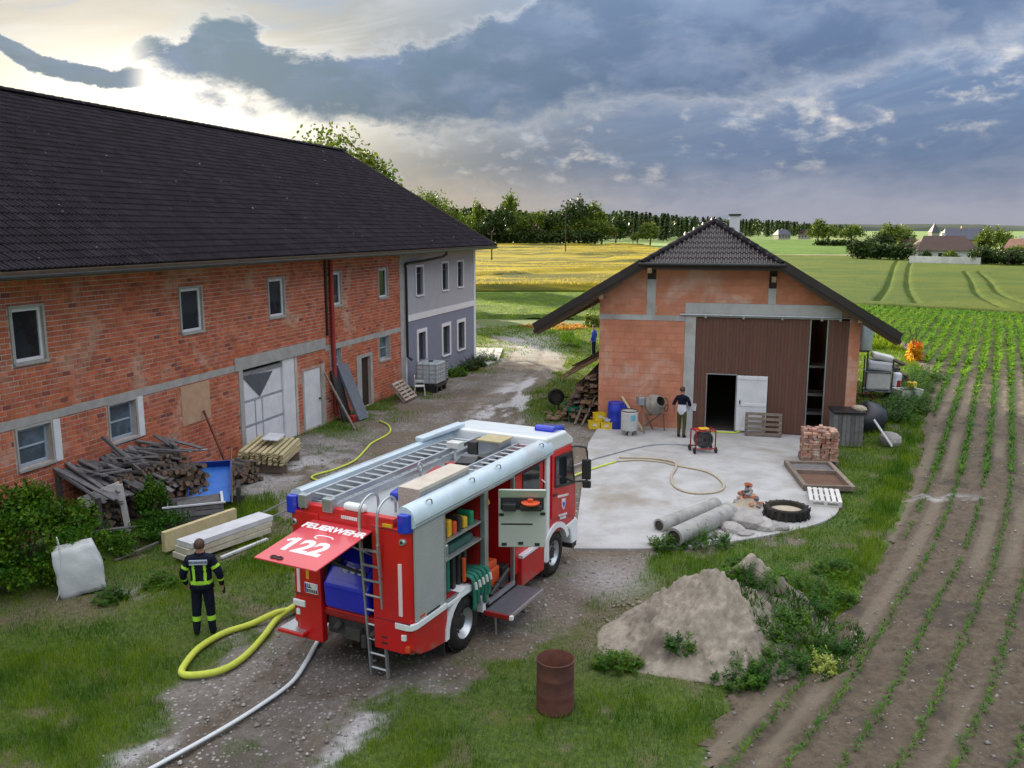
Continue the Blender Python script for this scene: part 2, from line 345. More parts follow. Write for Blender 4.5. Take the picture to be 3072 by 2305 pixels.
def ramp_dist(x, y, cx, cy, rx, ry, rot=0):
    c, s = math.cos(rot), math.sin(rot); a = ((x-cx)*c+(y-cy)*s)/rx; b = (-(x-cx)*s+(y-cy)*c)/ry
    return np.hypot(a, b)
def ground_masks(x, y):
    nz = fbm(x*1.1, y*1.1, 4, 3)-.5; nf = fbm(x*4, y*4, 3, 9)-.5
    gd = pdist(x, y, GRAVEL)
    grav = sstep(gd+nz*1.5+nf*.5, -.18, .22)
    # weeds creep over the edges of the yard along the house and beside the shed
    line = (x+2.05)*.956-(y-48.42)*.292          # distance from the long wall
    weedy = sstep(fbm(x*.7, y*.7, 4, 21)+.18*np.exp(-np.clip(line, 0, 9)/1.6), .60, .70)*sstep(y, 26, 32)*sstep(line, 3.2, .5)
    weedy = np.maximum(weedy, sstep(fbm(x*.8, y*.8, 4, 5), .36, .52)*np.clip(1.25-ramp_dist(x, y, 1.6, 36.5, 1.2, 4.8, -.12), 0, 1)*1.6)
    mid = sstep(fbm(x*1.6, y*1.6, 4, 33), .64, .72)*.7*(y < 30)
    grav = np.clip(grav-weedy-mid*.55, 0, 1)
    dirt = sstep(fbm(x*.5, y*.5, 4, 55), .50, .66)*.85*grav
    dirt = np.maximum(dirt, np.clip(1.3-ramp_dist(x, y, 2.3, 15.3, 2.3, 2.0), 0, 1)*.8)
    dirt = np.maximum(dirt, sstep(fbm(x*1.4, y*1.4, 4, 77), .62, .74)*(1-grav)*.75)
    dirt = np.maximum(dirt, np.clip(1.35-ramp_dist(x, y, -8.6, 16.1, 1.3, 1.0), 0, 1)*.8)
    pale = np.clip(1.25-ramp_dist(x, y, -6.9, 26.2, 1.9, 3.2, -.25), 0, 1)*sstep(fbm(x*1.5, y*1.5, 4, 41), .36, .54)
    pale = np.maximum(pale, np.clip(1.3-ramp_dist(x, y, -2.35, 11.4, .42, 1.6, -.22), 0, 1)*sstep(nf+nz, -.25, .15))
    pale = np.maximum(pale, np.clip(1.3-ramp_dist(x, y, -5.15, 11.1, .42, .9, .1), 0, 1)*sstep(nf+nz, -.2, .15))
    pale = np.maximum(pale, np.clip(1.2-ramp_dist(x, y, 2.0, 17.3, 1.0, 1.2), 0, 1)*.6)
    pale = np.maximum(pale, np.clip(1.2-ramp_dist(x, y, 1.0, 55, 2.6, 7), 0, 1)*.6)
    pale = np.maximum(pale, np.clip(1.2-ramp_dist(x, y, -7.5, 16.6, .6, .4), 0, 1)*.7*sstep(nf, -.1, .1))
    rut = np.zeros(np.shape(x))
    for ln in ([(-4.3, 7), (-3.75, 11), (-3.0, 13.6), (-1.8, 16.2), (-.3, 19.5)], [(-.4, 20), (-.9, 27), (-1.3, 34), (-.6, 41), (.6, 47), (1.0, 54), (-.8, 61)]):
        for (ax, ay), (bx_, by_) in zip(ln, ln[1:]):
            ex, ey = bx_-ax, by_-ay; L_ = math.hypot(ex, ey); tt = np.clip(((x-ax)*ex+(y-ay)*ey)/L_**2, 0, 1); side = ((x-ax-ex*tt)*ey-(y-ay-ey*tt)*ex)/L_; off = np.hypot(x-ax-ex*tt, y-ay-ey*tt)
            rut = np.maximum(rut, sstep(.24-np.abs(off-.88), 0, .16)*(.45+.55*sstep(nf+nz, -.25, .2)))
    dirt = np.maximum(dirt, rut*.7*grav)
    tone_mask = np.clip(1.4-ramp_dist(x, y, -3.3, 12.6, .8, 3.4, -.12), 0, 1)*.75
    tone_mask = np.maximum(tone_mask, np.clip(1.3-ramp_dist(x, y, -1.9, 15.2, 1.5, 3.0, -.48), 0, 1)*.8)  # darker patch along and under the fire engine
    tone_mask = np.maximum(tone_mask, rut*.55*grav); tone_mask = np.maximum(tone_mask, np.clip(1.25-ramp_dist(x, y, -1.2, 37.5, 2.3, 7), 0, 1)*.75*sstep(fbm(x*.6, y*.4, 3, 90), .35, .6))
    # thin pale, smoother streaks on the lane, running with the lane
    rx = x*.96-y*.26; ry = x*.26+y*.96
    pale_streak = sstep(fbm(rx*1.5+4, ry*.42, 4, 63), .46, .56)*np.clip(1.35-ramp_dist(x, y, .1, 36.5, 1.15, 5.6, -.18), 0, 1)*grav
    pale_streak = np.clip(pale_streak*2.2, 0, 1)
    pale = np.maximum(pale, pale_streak*.95)
    return dict(grav=grav, dirt=dirt, pale=pale*(1-.7*rut), rut=rut*grav, tone_mask=tone_mask*(1-pale_streak), pale_streak=pale_streak)
def gz(x, y): return (fbm(np.asarray(x)*.8, np.asarray(y)*.8, 3, 14)-.5)*.05-.01
def near_ground():
    m = ground_mat(); st = .14
    xs = np.arange(-18, 20, st); ys = np.arange(8, 76, st); X, Y = np.meshgrid(xs, ys); sh = X.shape; x = X.ravel(); y = Y.ravel()
    at = ground_masks(x, y); z = gz(x, y); z = z-at['pale_streak']*.02-at['rut']*.035
    fd = pdist(x, y, FIELD); z = z-np.clip(fd*.2, 0, .12); z = z-.06*(pdist(x, y, SLAB) > .05)
    idx = np.arange(len(x)).reshape(sh); f = np.stack([idx[:-1, :-1], idx[:-1, 1:], idx[1:, 1:], idx[1:, :-1]], -1).reshape(-1, 4)
    f = f[~(fd[f] > .8).all(1)]
    # only what the lens could take in, with room to step aside
    keep = (np.abs(x[f].mean(1)) < y[f].mean(1)*.62+7); f = f[keep]
    isg = at['grav'][f].mean(1) > .5
    for nm, sel in (('gravel_yard', isg), ('lawn', ~isg)):
        ff = f[sel]; u, inv = np.unique(ff, return_inverse=True)
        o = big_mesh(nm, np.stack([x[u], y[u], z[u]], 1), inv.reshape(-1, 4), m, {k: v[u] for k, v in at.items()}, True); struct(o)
near_ground()
def sheet(name, poly, z, mat, sub=0):
    b = MB(); b.add([(x, y, z) for x, y in poly], [tuple(range(len(poly)))]); return struct(b.build(name, mat, fixn=False))
m_far = pm('far_meadow', (.085, .165, .018), (.11, .19, .022), .02, .9, c3=(.14, .19, .03))
sheet('ground', [(-5000, -300), (5000, -300), (5000, 6000), (-5000, 6000)], -.22, m_far)
# concrete forecourt
m_slab = pm('forecourt_concrete', (.42, .42, .43), (.32, .315, .31), 1.1, .85, .35, 60, c3=(.25, .225, .19), spots=((.13, .115, .10), 6, .14))
b = MB(); sp_ = [(p.x, p.y) for p in spline([(x, y, 0) for x, y in SLAB[:10]], 6)]+SLAB[10:]
b.prism(sp_, -.12, .035, 'z'); struct(b.build('concrete_slab', m_slab))
b = MB(); b.prism([(-2.15, 49.6), (-1.3, 46.2), (-.75, 48.1), (-.55, 52.9), (-2.3, 53.2)], -.1, .07, 'z'); struct(b.build('concrete_pad', pm('pad', (.36, .36, .35), (.30, .30, .29), 2, .85, .2)))

# ploughed field with ridges, clods and tractor tread
def field_mat():
    m = bpy.data.materials.new('field_soil'); m.use_nodes = True; t = m.node_tree; b = t.nodes['Principled BSDF']
    P = N(t, 'ShaderNodeNewGeometry').outputs['Position']; a = N(t, 'ShaderNodeAttribute'); a.attribute_name = 'track'
    c = MIX(t, SS(t, NOISE(t, P, 7, 6, .65), .35, .65), (.092, .069, .047), (.142, .110, .077))
    c = MIX(t, SS(t, NOISE(t, P, .8, 5, .6), .5, .66), c, (.075, .058, .044))
    c = MIX(t, M_(t, 'MULTIPLY', a.outputs['Fac'], .55), c, (.225, .185, .135))
    w_ = N(t, 'ShaderNodeAttribute'); w_.attribute_name = 'tone_mask'
    c = MIX(t, w_.outputs['Fac'], c, (.44, .44, .46))  # one patch of soil mixed to a flat pale grey
    t.links.new(c, b.inputs['Base Color'])
    b.inputs['Roughness'].default_value = .95
    bp = N(t, 'ShaderNodeBump'); bp.inputs['Strength'].default_value = .9; bp.inputs['Distance'].default_value = .05
    t.links.new(NOISE(t, P, 22, 7, .7), bp.inputs['Height']); t.links.new(bp.outputs[0], b.inputs['Normal']); return m
def field():
    us = np.arange(-20, 46, .11); ys = [8.5]
    while ys[-1] < 90: ys.append(ys[-1]+max(.11, (ys[-1]-8)*.0085))
    U, Y = np.meshgrid(us, np.array(ys)); sh = U.shape; u = U.ravel(); y = Y.ravel(); x = xa(y)+.77*u
    k = np.round(u); du = np.abs(u-k); rdist = np.abs(np.abs(u-np.floor(u))-.5)          # rdist 0 midway between rows
    trk = sstep(.30-rdist, 0, .16)*((np.floor(u) % 3) != 1)*sstep(fbm(u*.4, y*.25, 3, 8), .36, .52)
    lug = np.sin((y+np.abs(u-np.floor(u)-.5)*1.1)*38)
    z = .03*np.cos(du*PI)+(fbm(x*3.2, y*3.2, 3, 2)-.5)*.11+(fbm(x*9, y*9, 2, 4)-.5)*.11*(1-.6*trk)+trk*(-.03+.012*lug*(y < 32))
    z = z+.01-.10*sstep(-pdist(x, y, FIELD), -.3, .5)
    tone_mask = np.clip(1.2-ramp_dist(x, y, 11.6, 22.8, 1.2, .32), 0, 1)*sstep(fbm(x*2.5, y*5, 3, 12), .35, .55)
    idx = np.arange(len(x)).reshape(sh); f = np.stack([idx[:-1, :-1], idx[:-1, 1:], idx[1:, 1:], idx[1:, :-1]], -1).reshape(-1, 4)
    pd = pdist(x[f].mean(1), y[f].mean(1), FIELD)+(fbm(x[f[:, 0]]*1.5, y[f[:, 0]]*1.5, 3, 6)-.5)*.7
    f = f[(pd > -.05) & (x[f].mean(1) < y[f].mean(1)*.64+6)]; uu, inv = np.unique(f, return_inverse=True)
    struct(big_mesh('ploughed_field', np.stack([x, y, z], 1)[uu], inv.reshape(-1, 4), field_mat(), dict(track=trk[uu], tone_mask=tone_mask[uu]), True))
field()
# ================================================================== LONG FARM BUILDING (brick barn + rendered house under one roof)
m_brick = pm('brick', (.51, .140, .060), (.38, .095, .047), 3, .85, .3, 70, rnd=.40, c3=(.49, .26, .175), odd=((.22, .06, .042), .975))
m_mortar = pm('mortar', (.54, .47, .42), (.47, .37, .31), 2.5, .95, .4, 60, c3=(.46, .22, .13))
m_conc = pm('weathered_concrete', (.40, .39, .37), (.32, .31, .30), 3, .9, .4, 40, spots=((.16, .15, .14), 14, .2))
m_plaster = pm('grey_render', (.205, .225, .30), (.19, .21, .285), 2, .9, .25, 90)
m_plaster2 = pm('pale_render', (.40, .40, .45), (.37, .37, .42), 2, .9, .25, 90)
m_trim = pm('white_trim', (.72, .72, .76), (.66, .66, .70), 3, .8, .15, 60)
m_white = pm('white_paint', (.72, .73, .76), (.62, .64, .68), 2.5, .5, .08, 30)
m_tile = pm('roof_tile', (.019, .015, .021), (.012, .010, .014), 1.5, .85, .35, 60, rnd=.6, spec=.15, spots=((.30, .30, .31), 2.6, .10))
m_deck = pm('roof_boards', (.10, .065, .04), (.07, .045, .03), 4, .8, .2)
m_gutter = pm('zinc_gutter', (.10, .12, .135), (.075, .09, .10), 3, .35, 0, metal=.6)
m_black = pm('black_metal', (.025, .026, .03), (.018, .018, .02), 4, .45, .05, metal=.3)
m_redpipe = pm('red_pipe', (.33, .025, .018), (.25, .02, .016), 3, .5)
def glassmat(name, c=(.012, .016, .02), rough=.06):
    m = bpy.data.materials.new(name); m.use_nodes = True; t = m.node_tree; b = t.nodes['Principled BSDF']
    g = N(t, 'ShaderNodeNewGeometry'); b.inputs['Roughness'].default_value = rough; b.inputs['Specular IOR Level'].default_value = .6
    t.links.new(MIX(t, SS(t, NOISE(t, g.outputs['Position'], 1.7, 3), .4, .6), c, tuple(x*2.2 for x in c)), b.inputs['Base Color'])
    bp = N(t, 'ShaderNodeBump'); bp.inputs['Strength'].default_value = .04; t.links.new(NOISE(t, g.outputs['Position'], 2.5, 2), bp.inputs['Height']); t.links.new(bp.outputs[0], b.inputs['Normal'])
    return m
m_glass = glassmat('window_glass'); m_glass2 = glassmat('dusty_glass', (.05, .075, .10), .18)
A1 = R(73); B1 = (-2.05, 48.42)
barn1 = empty('farm_building', (*B1, 0), A1, 'long red brick barn joined to a grey rendered house under one dark tiled roof', 'building')
UPW = [(-30.66, -29.82, 4.28, 5.48), (-24.95, -24.03, 4.32, 5.55), (-20.48, -19.58, 4.34, 5.58), (-16.28, -15.52, 4.38, 5.60), (-12.18, -11.34, 4.38, 5.58)]
LOW = [(-30.82, -29.88, 1.88, 2.78), (-28.0, -27.05, 1.84, 2.80), (-16.48, -15.70, 2.02, 2.72), (-12.27, -11.29, 1.70, 2.70)]
GATE = (-22.2, -19.05, 0, 2.84); WDOOR = (-18.5, -17.25, 0, 2.22); DDOOR = (-14.0, -13.2, 0, 2.08)
HW_U = [(-8.2, -7.4, 4.2, 5.5), (-4.95, -4.15, 4.23, 5.55), (-2.75, -1.95, 4.25, 5.55)]
HW_D = [(-8.1, -7.2, 1.05, 2.42), (-4.95, -4.0, .92, 2.38), (-2.78, -1.8, .92, 2.36)]
S0 = -40.
def holes_wall(mb, s0, s1, z0, z1, holes, depth=.22, mi=0):
    ss = sorted({s0, s1, *[a for h in holes for a in h[:2]]}); zs = sorted({z0, z1, *[a for h in holes for a in h[2:]]})
    for a, b_ in zip(ss, ss[1:]):
        for c, d in zip(zs, zs[1:]):
            if a < s0 or b_ > s1: continue
            cx, cz = (a+b_)/2, (c+d)/2
            if any(h[0] < cx < h[1] and h[2] < cz < h[3] for h in holes): continue
            mb.add([(a, 0, c), (b_, 0, c), (b_, 0, d), (a, 0, d)], [(0, 1, 2, 3)], mi)
    for a, b_, c, d in holes:
        mb.add([(a, 0, c), (b_, 0, c), (b_, 0, d), (a, 0, d), (a, depth, c), (b_, depth, c), (b_, depth, d), (a, depth, d)], [(0, 4, 5, 1), (1, 5, 6, 2), (2, 6, 7, 3), (3, 7, 4, 0)], mi)
mb = MB(); holes_wall(mb, S0, -9.8, -.2, 6.35, UPW+LOW+[GATE, WDOOR, DDOOR])
wall = mb.build('brick_wall', m_mortar, barn1, fixn=False)
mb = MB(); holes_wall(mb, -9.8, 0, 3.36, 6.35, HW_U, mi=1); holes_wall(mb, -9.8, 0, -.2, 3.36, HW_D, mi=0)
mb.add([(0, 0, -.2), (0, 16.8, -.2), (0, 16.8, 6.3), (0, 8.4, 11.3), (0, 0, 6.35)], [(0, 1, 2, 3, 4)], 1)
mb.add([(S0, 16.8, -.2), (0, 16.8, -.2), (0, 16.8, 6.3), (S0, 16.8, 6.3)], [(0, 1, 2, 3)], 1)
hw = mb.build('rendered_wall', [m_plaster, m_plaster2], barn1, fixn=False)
# bricks: rectangles cut round every opening, band and plaster patch
BAND = [(S0, -22.6, 2.84, 3.03), (-22.6, -16.9, 2.84, 3.24), (-16.9, -9.8, 2.72, 2.93)]
PATCH = (-25.2, -23.9, 1.66, 2.80)
def frame_hole(h, a=.09): return (h[0]-a, h[1]+a, h[2]-.10, h[3]+a*.7)
EXC = [frame_hole(h) for h in UPW+LOW]+BAND+[PATCH, (-22.45, -18.9, -.3, 2.9), (-18.62, -17.0, -.3, 2.32), (-14.42, -12.98, -.3, 2.2)]
def cutrect(r, holes):
    todo = [r]
    for h in holes:
        nxt = []
        for (a, b_, c, d) in todo:
            if b_ <= h[0] or a >= h[1] or d <= h[2] or c >= h[3]: nxt.append((a, b_, c, d)); continue
            if a < h[0]: nxt.append((a, h[0], c, d))
            if b_ > h[1]: nxt.append((h[1], b_, c, d))
            a2, b2 = max(a, h[0]), min(b_, h[1])
            if c < h[2]: nxt.append((a2, b2, c, h[2]))
            if d > h[3]: nxt.append((a2, b2, h[3], d))
        todo = nxt
    return [q for q in todo if q[1]-q[0] > .035 and q[3]-q[2] > .03]
BW, BH, J = .250, .122, .014
rects = []
for row in range(52):
    z0 = row*BH; off = (BW/2 if row % 2 else 0)+random.uniform(-.02, .02)
    for i in range(int((-9.82-S0)/BW)+1):
        a = S0+off+i*BW; r = (a, min(a+BW-J, -9.83), z0, z0+BH-J)
        if r[1]-r[0] < .04: continue
        if r[1] < -34: continue
        rects += cutrect(r, EXC)
full = [r for r in rects if abs(r[1]-r[0]-(BW-J)) < 1e-4 and abs(r[3]-r[2]-(BH-J)) < 1e-4]
ca, sa = math.cos(A1), math.sin(A1)
def vis(r):
    s, z = (r[0]+r[1])/2, (r[2]+r[3])/2; x = B1[0]+ca*s; y = B1[1]+sa*s
    return math.sqrt(x*x+y*y+(z-7.2)**2) if x > -.575*y and not (s > -31 and s < -22 and z < 1.7) else 1e9
full.sort(key=vis); single = set(full[:300])
def brick_box(mb, a, b_, c, d, y0=-.012):
    e = .006; mb.add([(a, .01, c), (b_, .01, c), (b_, .01, d), (a, .01, d), (a+e, y0, c+e), (b_-e, y0, c+e), (b_-e, y0, d-e), (a+e, y0, d-e)], [(0, 1, 5, 4), (1, 2, 6, 5), (2, 3, 7, 6), (3, 0, 4, 7), (4, 5, 6, 7)])
ub = MB(); brick_box(ub, -(BW-J)/2, (BW-J)/2, -(BH-J)/2, (BH-J)/2)
t0 = ub.build('brick', m_brick, wall); brick_me = t0.data; bpy.data.objects.remove(t0)
for r in full[:300]:
    inst(brick_me, 'brick', wall, ((r[0]+r[1])/2, random.uniform(-.004, .005), (r[2]+r[3])/2), (random.uniform(-.03, .03), random.uniform(-.012, .012), 0))
mb = MB()
for r in rects:
    if r not in single: brick_box(mb, *r, y0=-.012+random.uniform(-.005, .006))
o = mb.build('brickwork', m_brick, wall); o['kind'] = 'stuff'
# concrete band, lintel beam, plaster patch, pilaster, door surrounds
mb = MB()
for h in BAND: mb.box(h[0], h[1]-.002, -.022 if h[3] < 3.1 else -.045, .05, h[2], h[3])
mb.build('concrete_band', m_conc, barn1)
mb = MB(); mb.box(-22.42, -22.2, -.04, .1, 0, 2.838); mb.build('gate_jamb', m_conc, barn1, bevel=.01)
mb = MB(); mb.box(-10.1, -9.62, -.03, .05, 0, 6.2); mb.build('corner_pilaster', m_conc, barn1)
mb = MB(); mb.box(*PATCH[:2], -.02, .03, *PATCH[2:]); mb.build('plaster_patch', pm('tan_plaster', (.50, .33, .22), (.44, .27, .17), 5, .95, .5, 30), barn1)
mb = MB(); mb.box(-14.42, -14.01, -.03, .03, 0, 2.06); mb.box(-13.19, -12.99, -.03, .03, 0, 2.06); mb.box(-14.42, -12.99, -.031, .03, 2.061, 2.2); mb.build('door_surround', m_conc, barn1)
for a_ in ((-18.62, -18.5), (-17.24, -17.0)): mb = MB(); mb.box(*a_, -.02, .03, 0, 2.3); mb.build('rough_render', m_conc, barn1)
mb = MB(); mb.box(-34, -22.45, -.05, .02, -.1, .12); mb.build('plinth', m_conc, barn1)
def window(par, h, rec=.06, fw=.075, mull=0, bars=(), sill=.07, mf=m_white, mg=m_glass, surround=None, rim=.09):
    a, b_, c, d = h; q = MB(); y0, y1 = rec, rec+.06
    q.box(a, b_, y0, y1, c, c+fw); q.box(a, b_, y0, y1, d-fw, d); q.box(a, a+fw, y0, y1, c+fw, d-fw); q.box(b_-fw, b_, y0, y1, c+fw, d-fw)
    for k in range(mull): s = a+(b_-a)*(k+1)/(mull+1); q.box(s-.03, s+.03, y0+.002, y1, c+fw, d-fw)
    for zz in bars: q.box(a+fw, b_-fw, y0+.004, y1, zz-.022, zz+.022)
    wn = q.build('window', mf, par, bevel=.008)
    p = MB(); p.box(a+.02, b_-.02, y1-.02, y1+.0, c+.02, d-.02); p.build('pane', mg, wn)
    if sill: p = MB(); p.box(a-.06, b_+.06, -sill, rec, c-.07, c-.005); p.build('sill', surround or m_conc, wn, bevel=.006)
    if surround is not None:
        p = MB(); g = rim; p.box(a-g, a-.002, -.035, .02, c-.005, d+g); p.box(b_+.002, b_+g, -.035, .02, c-.005, d+g); p.box(a-.002, b_+.002, -.034, .02, d+.002, d+g); p.build('surround', surround, wn)
    return wn
for h in UPW: window(barn1, h, .035, surround=m_conc, rim=.07)
for i, h in enumerate(LOW): window(barn1, h, .10, .08, 0, (h[2]+.5*(h[3]-h[2]),), surround=m_conc, mg=m_glass2, mf=pm('old_frame%d' % i, (.33, .40, .47), (.28, .34, .40), 5, .6), rim=.05)
for h in LOW[:2]: mb = MB(); mb.box(h[1]+.055, h[1]+.26, -.05, .02, h[2]-.06, h[3]+.04); mb.build('white_jamb', m_white, barn1)
for h in HW_U: window(barn1, h, .10, .05, 0, (h[3]-.32,), mf=pm('dark_frame', (.10, .11, .12), None, 4, .5), surround=m_trim, rim=.10)
for h in HW_D: window(barn1, h, .10, .05, 0, (), mf=pm('dark_frame2', (.16, .16, .16), None, 4, .5), surround=m_trim, rim=.17)
mb = MB(); mb.box(-9.6, 0.012, -.03, .01, 3.07, 3.36); mb.box(-.28, .014, -.032, .01, 0, 3.068); mb.box(-.28, .014, -.032, .01, 3.362, 6.2); mb.box(-9.62, -9.42, -.02, .01, 0, 3.06); mb.build('white_cornice', m_trim, barn1)
# white sectional garage gate with grey dividers and a dark drop-down triangle
g = MB(); g.box(-22.2, -19.8, .10, .16, .02, 2.72); gate = g.build('garage_gate', m_white, barn1)
m_div = pm('gate_rib', (.33, .36, .41), None, 4, .5)
for z in (.05, .90, 1.72):
    q = MB(); q.box(-22.2, -19.8, .085, .11, z, z+.07); q.build('rail', m_div, gate)
for s in (-21.45, -21.05):
    q = MB(); q.box(s, s+.05, .088, .11, .12, 1.72); q.build('rail', m_div, gate)
for i in range(3):
    for s0_, s1_ in ((-22.17, -21.5), (-20.95, -19.84)):
        if i == 2: continue
        q = MB(); q.box(s0_, s1_, .09, .112, .15+i*.82, .86+i*.82); q.build('panel', m_white, gate, bevel=.01)
q = MB(); q.prism([(-22.1, 2.60), (-20.35, 2.52), (-21.15, 1.80)], .07, .099, 'y'); q.build('triangle_panel', pm('dark_panel', (.10, .11, .14), None, 4, .5), gate)
q = MB(); q.box(-22.2, -19.8, .06, .1, 2.60, 2.72); q.build('rail', pm('gate_head', (.26, .26, .27), None, 4, .6), gate)
q = MB(); q.box(-19.79, -19.06, .02, .14, 0, 2.82); q.build('white_jamb', m_white, barn1, bevel=.01)
q = MB(); q.box(-18.48, -17.27, .03, .09, .03, 2.2); d_ = q.build('white_door', m_white, barn1, bevel=.01)
q = MB(); q.box(-17.42, -17.34, -.02, .035, 1.0, 1.06); q.build('door_handle', m_black, d_)
m_dkwood = pm('dark_wood', (.035, .022, .016), (.022, .014, .01), 5, .7, .3, stretch=(6, 6, .6))
dd = MB(); dd.box(-13.98, -13.22, .11, .15, .02, 2.06); dd = dd.build('dark_door', m_dkwood, barn1)
for i in range(5):
    q = MB(); q.box(-13.97+i*.15, -13.97+i*.15+.138, .085, .112, .03, 2.05); q.build('plank', m_dkwood, dd)
q = MB(); q.box(-13.35, -13.3, .05, .09, 1.02, 1.14); q.build('door_handle', m_gutter, dd)
# gutters and pipes
q = MB(); pr = [(-.98+.075*math.cos(t), 6.26+.075*math.sin(t)) for t in [PI+PI*i/8 for i in range(9)]]+[(-.905+.01, 6.262), (-.98, 6.20), (-1.06, 6.262)]
q.prism([(y, z) for y, z in pr[:9]]+[(-.915, 6.255), (-.98, 6.20), (-1.045, 6.255)], -39.5, 1.0, 'x'); q.build('gutter', m_gutter, barn1)
q = MB(); q.tube([(-16.45, -.12, 6.1), (-16.45, -.12, .35), (-16.45, -.2, .2)], .085, 10); q.build('red_downpipe', m_redpipe, barn1, smooth=True)
q = MB(); q.tube([(-16.75, -.05, 6.2), (-16.75, -.05, 3.3)], .05, 8); q.build('black_downpipe', m_black, barn1, smooth=True)
q = MB(); q.tube([(-6.7, -.95, 6.2), (-6.7, -.93, 6.05)]+spline([(-6.75, -.8, 5.95), (-7.6, -.3, 5.80), (-9.4, -.10, 5.70), (-9.55, -.10, 5.5)], 4)+[(-9.55, -.10, 1.5), (-9.4, -.25, 1.35)], .06, 8); q.build('black_downpipe', m_black, barn1, smooth=True)
# roof: deck, tiles, ridge
EY, EZ, RY, RZ = -.9, 6.40, 8.4, 11.70; PITCH = math.atan2(RZ-EZ, RY-EY); SL = math.hypot(RZ-EZ, RY-EY)
q = MB(); q.add([(S0, EY, EZ-.07), (1.1, EY, EZ-.07), (1.1, RY, RZ-.07), (S0, RY, RZ-.07), (S0, EY+.02, EZ-.24), (1.1, EY+.02, EZ-.24), (1.1, RY, RZ-.24), (S0, RY, RZ-.24)], MB.BF)
q.add([(S0, RY, RZ-.03), (1.1, RY, RZ-.03), (1.1, 17.7, EZ), (S0, 17.7, EZ)], [(0, 1, 2, 3)])
roof1 = q.build('roof', m_deck, barn1)
def tile_mesh(wd, ln, hw=.022):
    """interlocking concrete tile: two shallow rolls, nose at -y, lies on the slope plane (x across, y up the slope)"""
    xs = [-.5, -.40, -.30, -.16, -.02, .08, .18, .34, .48]; hs = [.35, 1, .9, .1, .0, .9, 1, .1, .0]
    n = len(xs); b = MB(); vs = []
    for yy, lift in ((-ln*.53, .024), (ln*.53, .002)):
        vs += [(x*wd, yy, lift+h*hw) for x, h in zip(xs, hs)]
    vs += [(x*wd, -ln*.53, .004) for x in xs]
    fs = [(i, i+1, n+i+1, n+i) for i in range(n-1)]+[(2*n+i, 2*n+i+1, i+1, i) for i in range(n-1)]
    fs += [(2*n, 0, n), (n-1, 3*n-1, 2*n-1)]
    b.add(vs, fs); return b
TW, TL = .30, .345
tb = tile_mesh(TW, TL, .034); t0 = tb.build('tile', m_tile, roof1, fixn=False); tile_me = t0.data; bpy.data.objects.remove(t0)
cp_, sp2 = math.cos(PITCH), math.sin(PITCH)
tiles = []
for r in range(int(SL/TL)):
    for c in range(int((1.1-(-37))/TW)):
        s = 1.1-TW/2-c*TW; d = (r+.5)*TL+.03; tiles.append((s, EY+d*cp_, EZ-.045+d*sp2))
def tdist(t):
    x = B1[0]+ca*t[0]-sa*t[1]; y = B1[1]+sa*t[0]+ca*t[1]
    return math.sqrt(x*x+y*y+(t[2]-7.2)**2) if x > -.575*y else 1e9
tiles.sort(key=tdist)
for t in tiles[:300]: inst(tile_me, 'tile', roof1, (t[0]+random.uniform(-.004, .004), t[1], t[2]+random.uniform(0, .004)), (PITCH, 0, random.uniform(-.012, .012)))
tv = np.array(tb.v); tf = tb.f; rest = np.array(tiles[300:])
def joined_tiles(name, mats_, tv, tf, pos, rot, mat, parent):
    """many tiles in one mesh: pos (n,3), rot 3x3"""
    base = tv@np.array(rot).T; n = len(pos); V = (base[None]+np.asarray(pos)[:, None]+rng.normal(0, .0025, (n, 1, 3))).reshape(-1, 3)
    me = bpy.data.meshes.new(name); F = [tuple(i+k*len(tv) for i in f) for k in range(n) for f in tf]
    me.from_pydata(V.tolist(), [], F); me.materials.append(mat); o = bpy.data.objects.new(name, me); C.objects.link(o); o.parent = parent; o['kind'] = 'stuff'; return o
joined_tiles('tile_field', None, tv, tf, rest, Matrix.Rotation(PITCH, 3, 'X'), m_tile, roof1)
def ridge_cap(ln, r=.12):
    b = MB(); n = 8; vs = []
    for x, k in ((-ln*.55, 1.12), (ln*.55, .95)):
        vs += [(x, math.cos(PI*i/n)*r*k*1.25, math.sin(PI*i/n)*r*k-.05) for i in range(n+1)]
    b.add(vs, [(i, i+1, n+2+i, n+1+i) for i in range(n)]+[tuple(range(n+1))]); return b
rb = ridge_cap(.42); t0 = rb.build('ridge_tile', m_tile, roof1); ridge_me = t0.data; bpy.data.objects.remove(t0)
for i in range(92): inst(ridge_me, 'ridge_tile', roof1, (1.0-i*.42, RY, RZ+.03), (0, 0, PI))
q = MB(); q.beam((1.13, EY, EZ-.13), (1.13, RY, RZ-.13), .04, .26); q.build('verge_board', m_deck, roof1)
q = MB(); q.box(-1.6, -.8, 10.6, 11.4, 9.5, 12.1); ch = q.build('chimney', m_white, roof1)
# ================================================================== SMALL BARN
m_block = pm('clay_block', (.57, .235, .14), (.50, .195, .115), 2.2, .9, .3, 60, rnd=.16, c3=(.58, .36, .28))
m_joint = pm('block_joint', (.46, .27, .19), (.40, .22, .15), 3, .95, .3, 60, c3=(.50, .42, .37))
m_conc2 = pm('cast_concrete', (.46, .47, .47), (.40, .41, .41), 3, .85, .3, 50, c3=(.34, .33, .31))
m_plank = pm('brown_plank', (.135, .062, .043), (.115, .052, .037), 5, .75, .25, 40, rnd=.16, stretch=(3, 3, .4))
m_raw = pm('raw_timber', (.26, .17, .10), (.20, .125, .07), 4, .8, .3, 40, rnd=.35, stretch=(1, 1, 1))
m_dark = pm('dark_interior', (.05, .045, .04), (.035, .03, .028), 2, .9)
m_galv = pm('galvanised', (.40, .43, .46), (.33, .36, .39), 4, .35, 0, metal=.7)
A2 = R(-14.5); B2 = (6.6, 30.97)
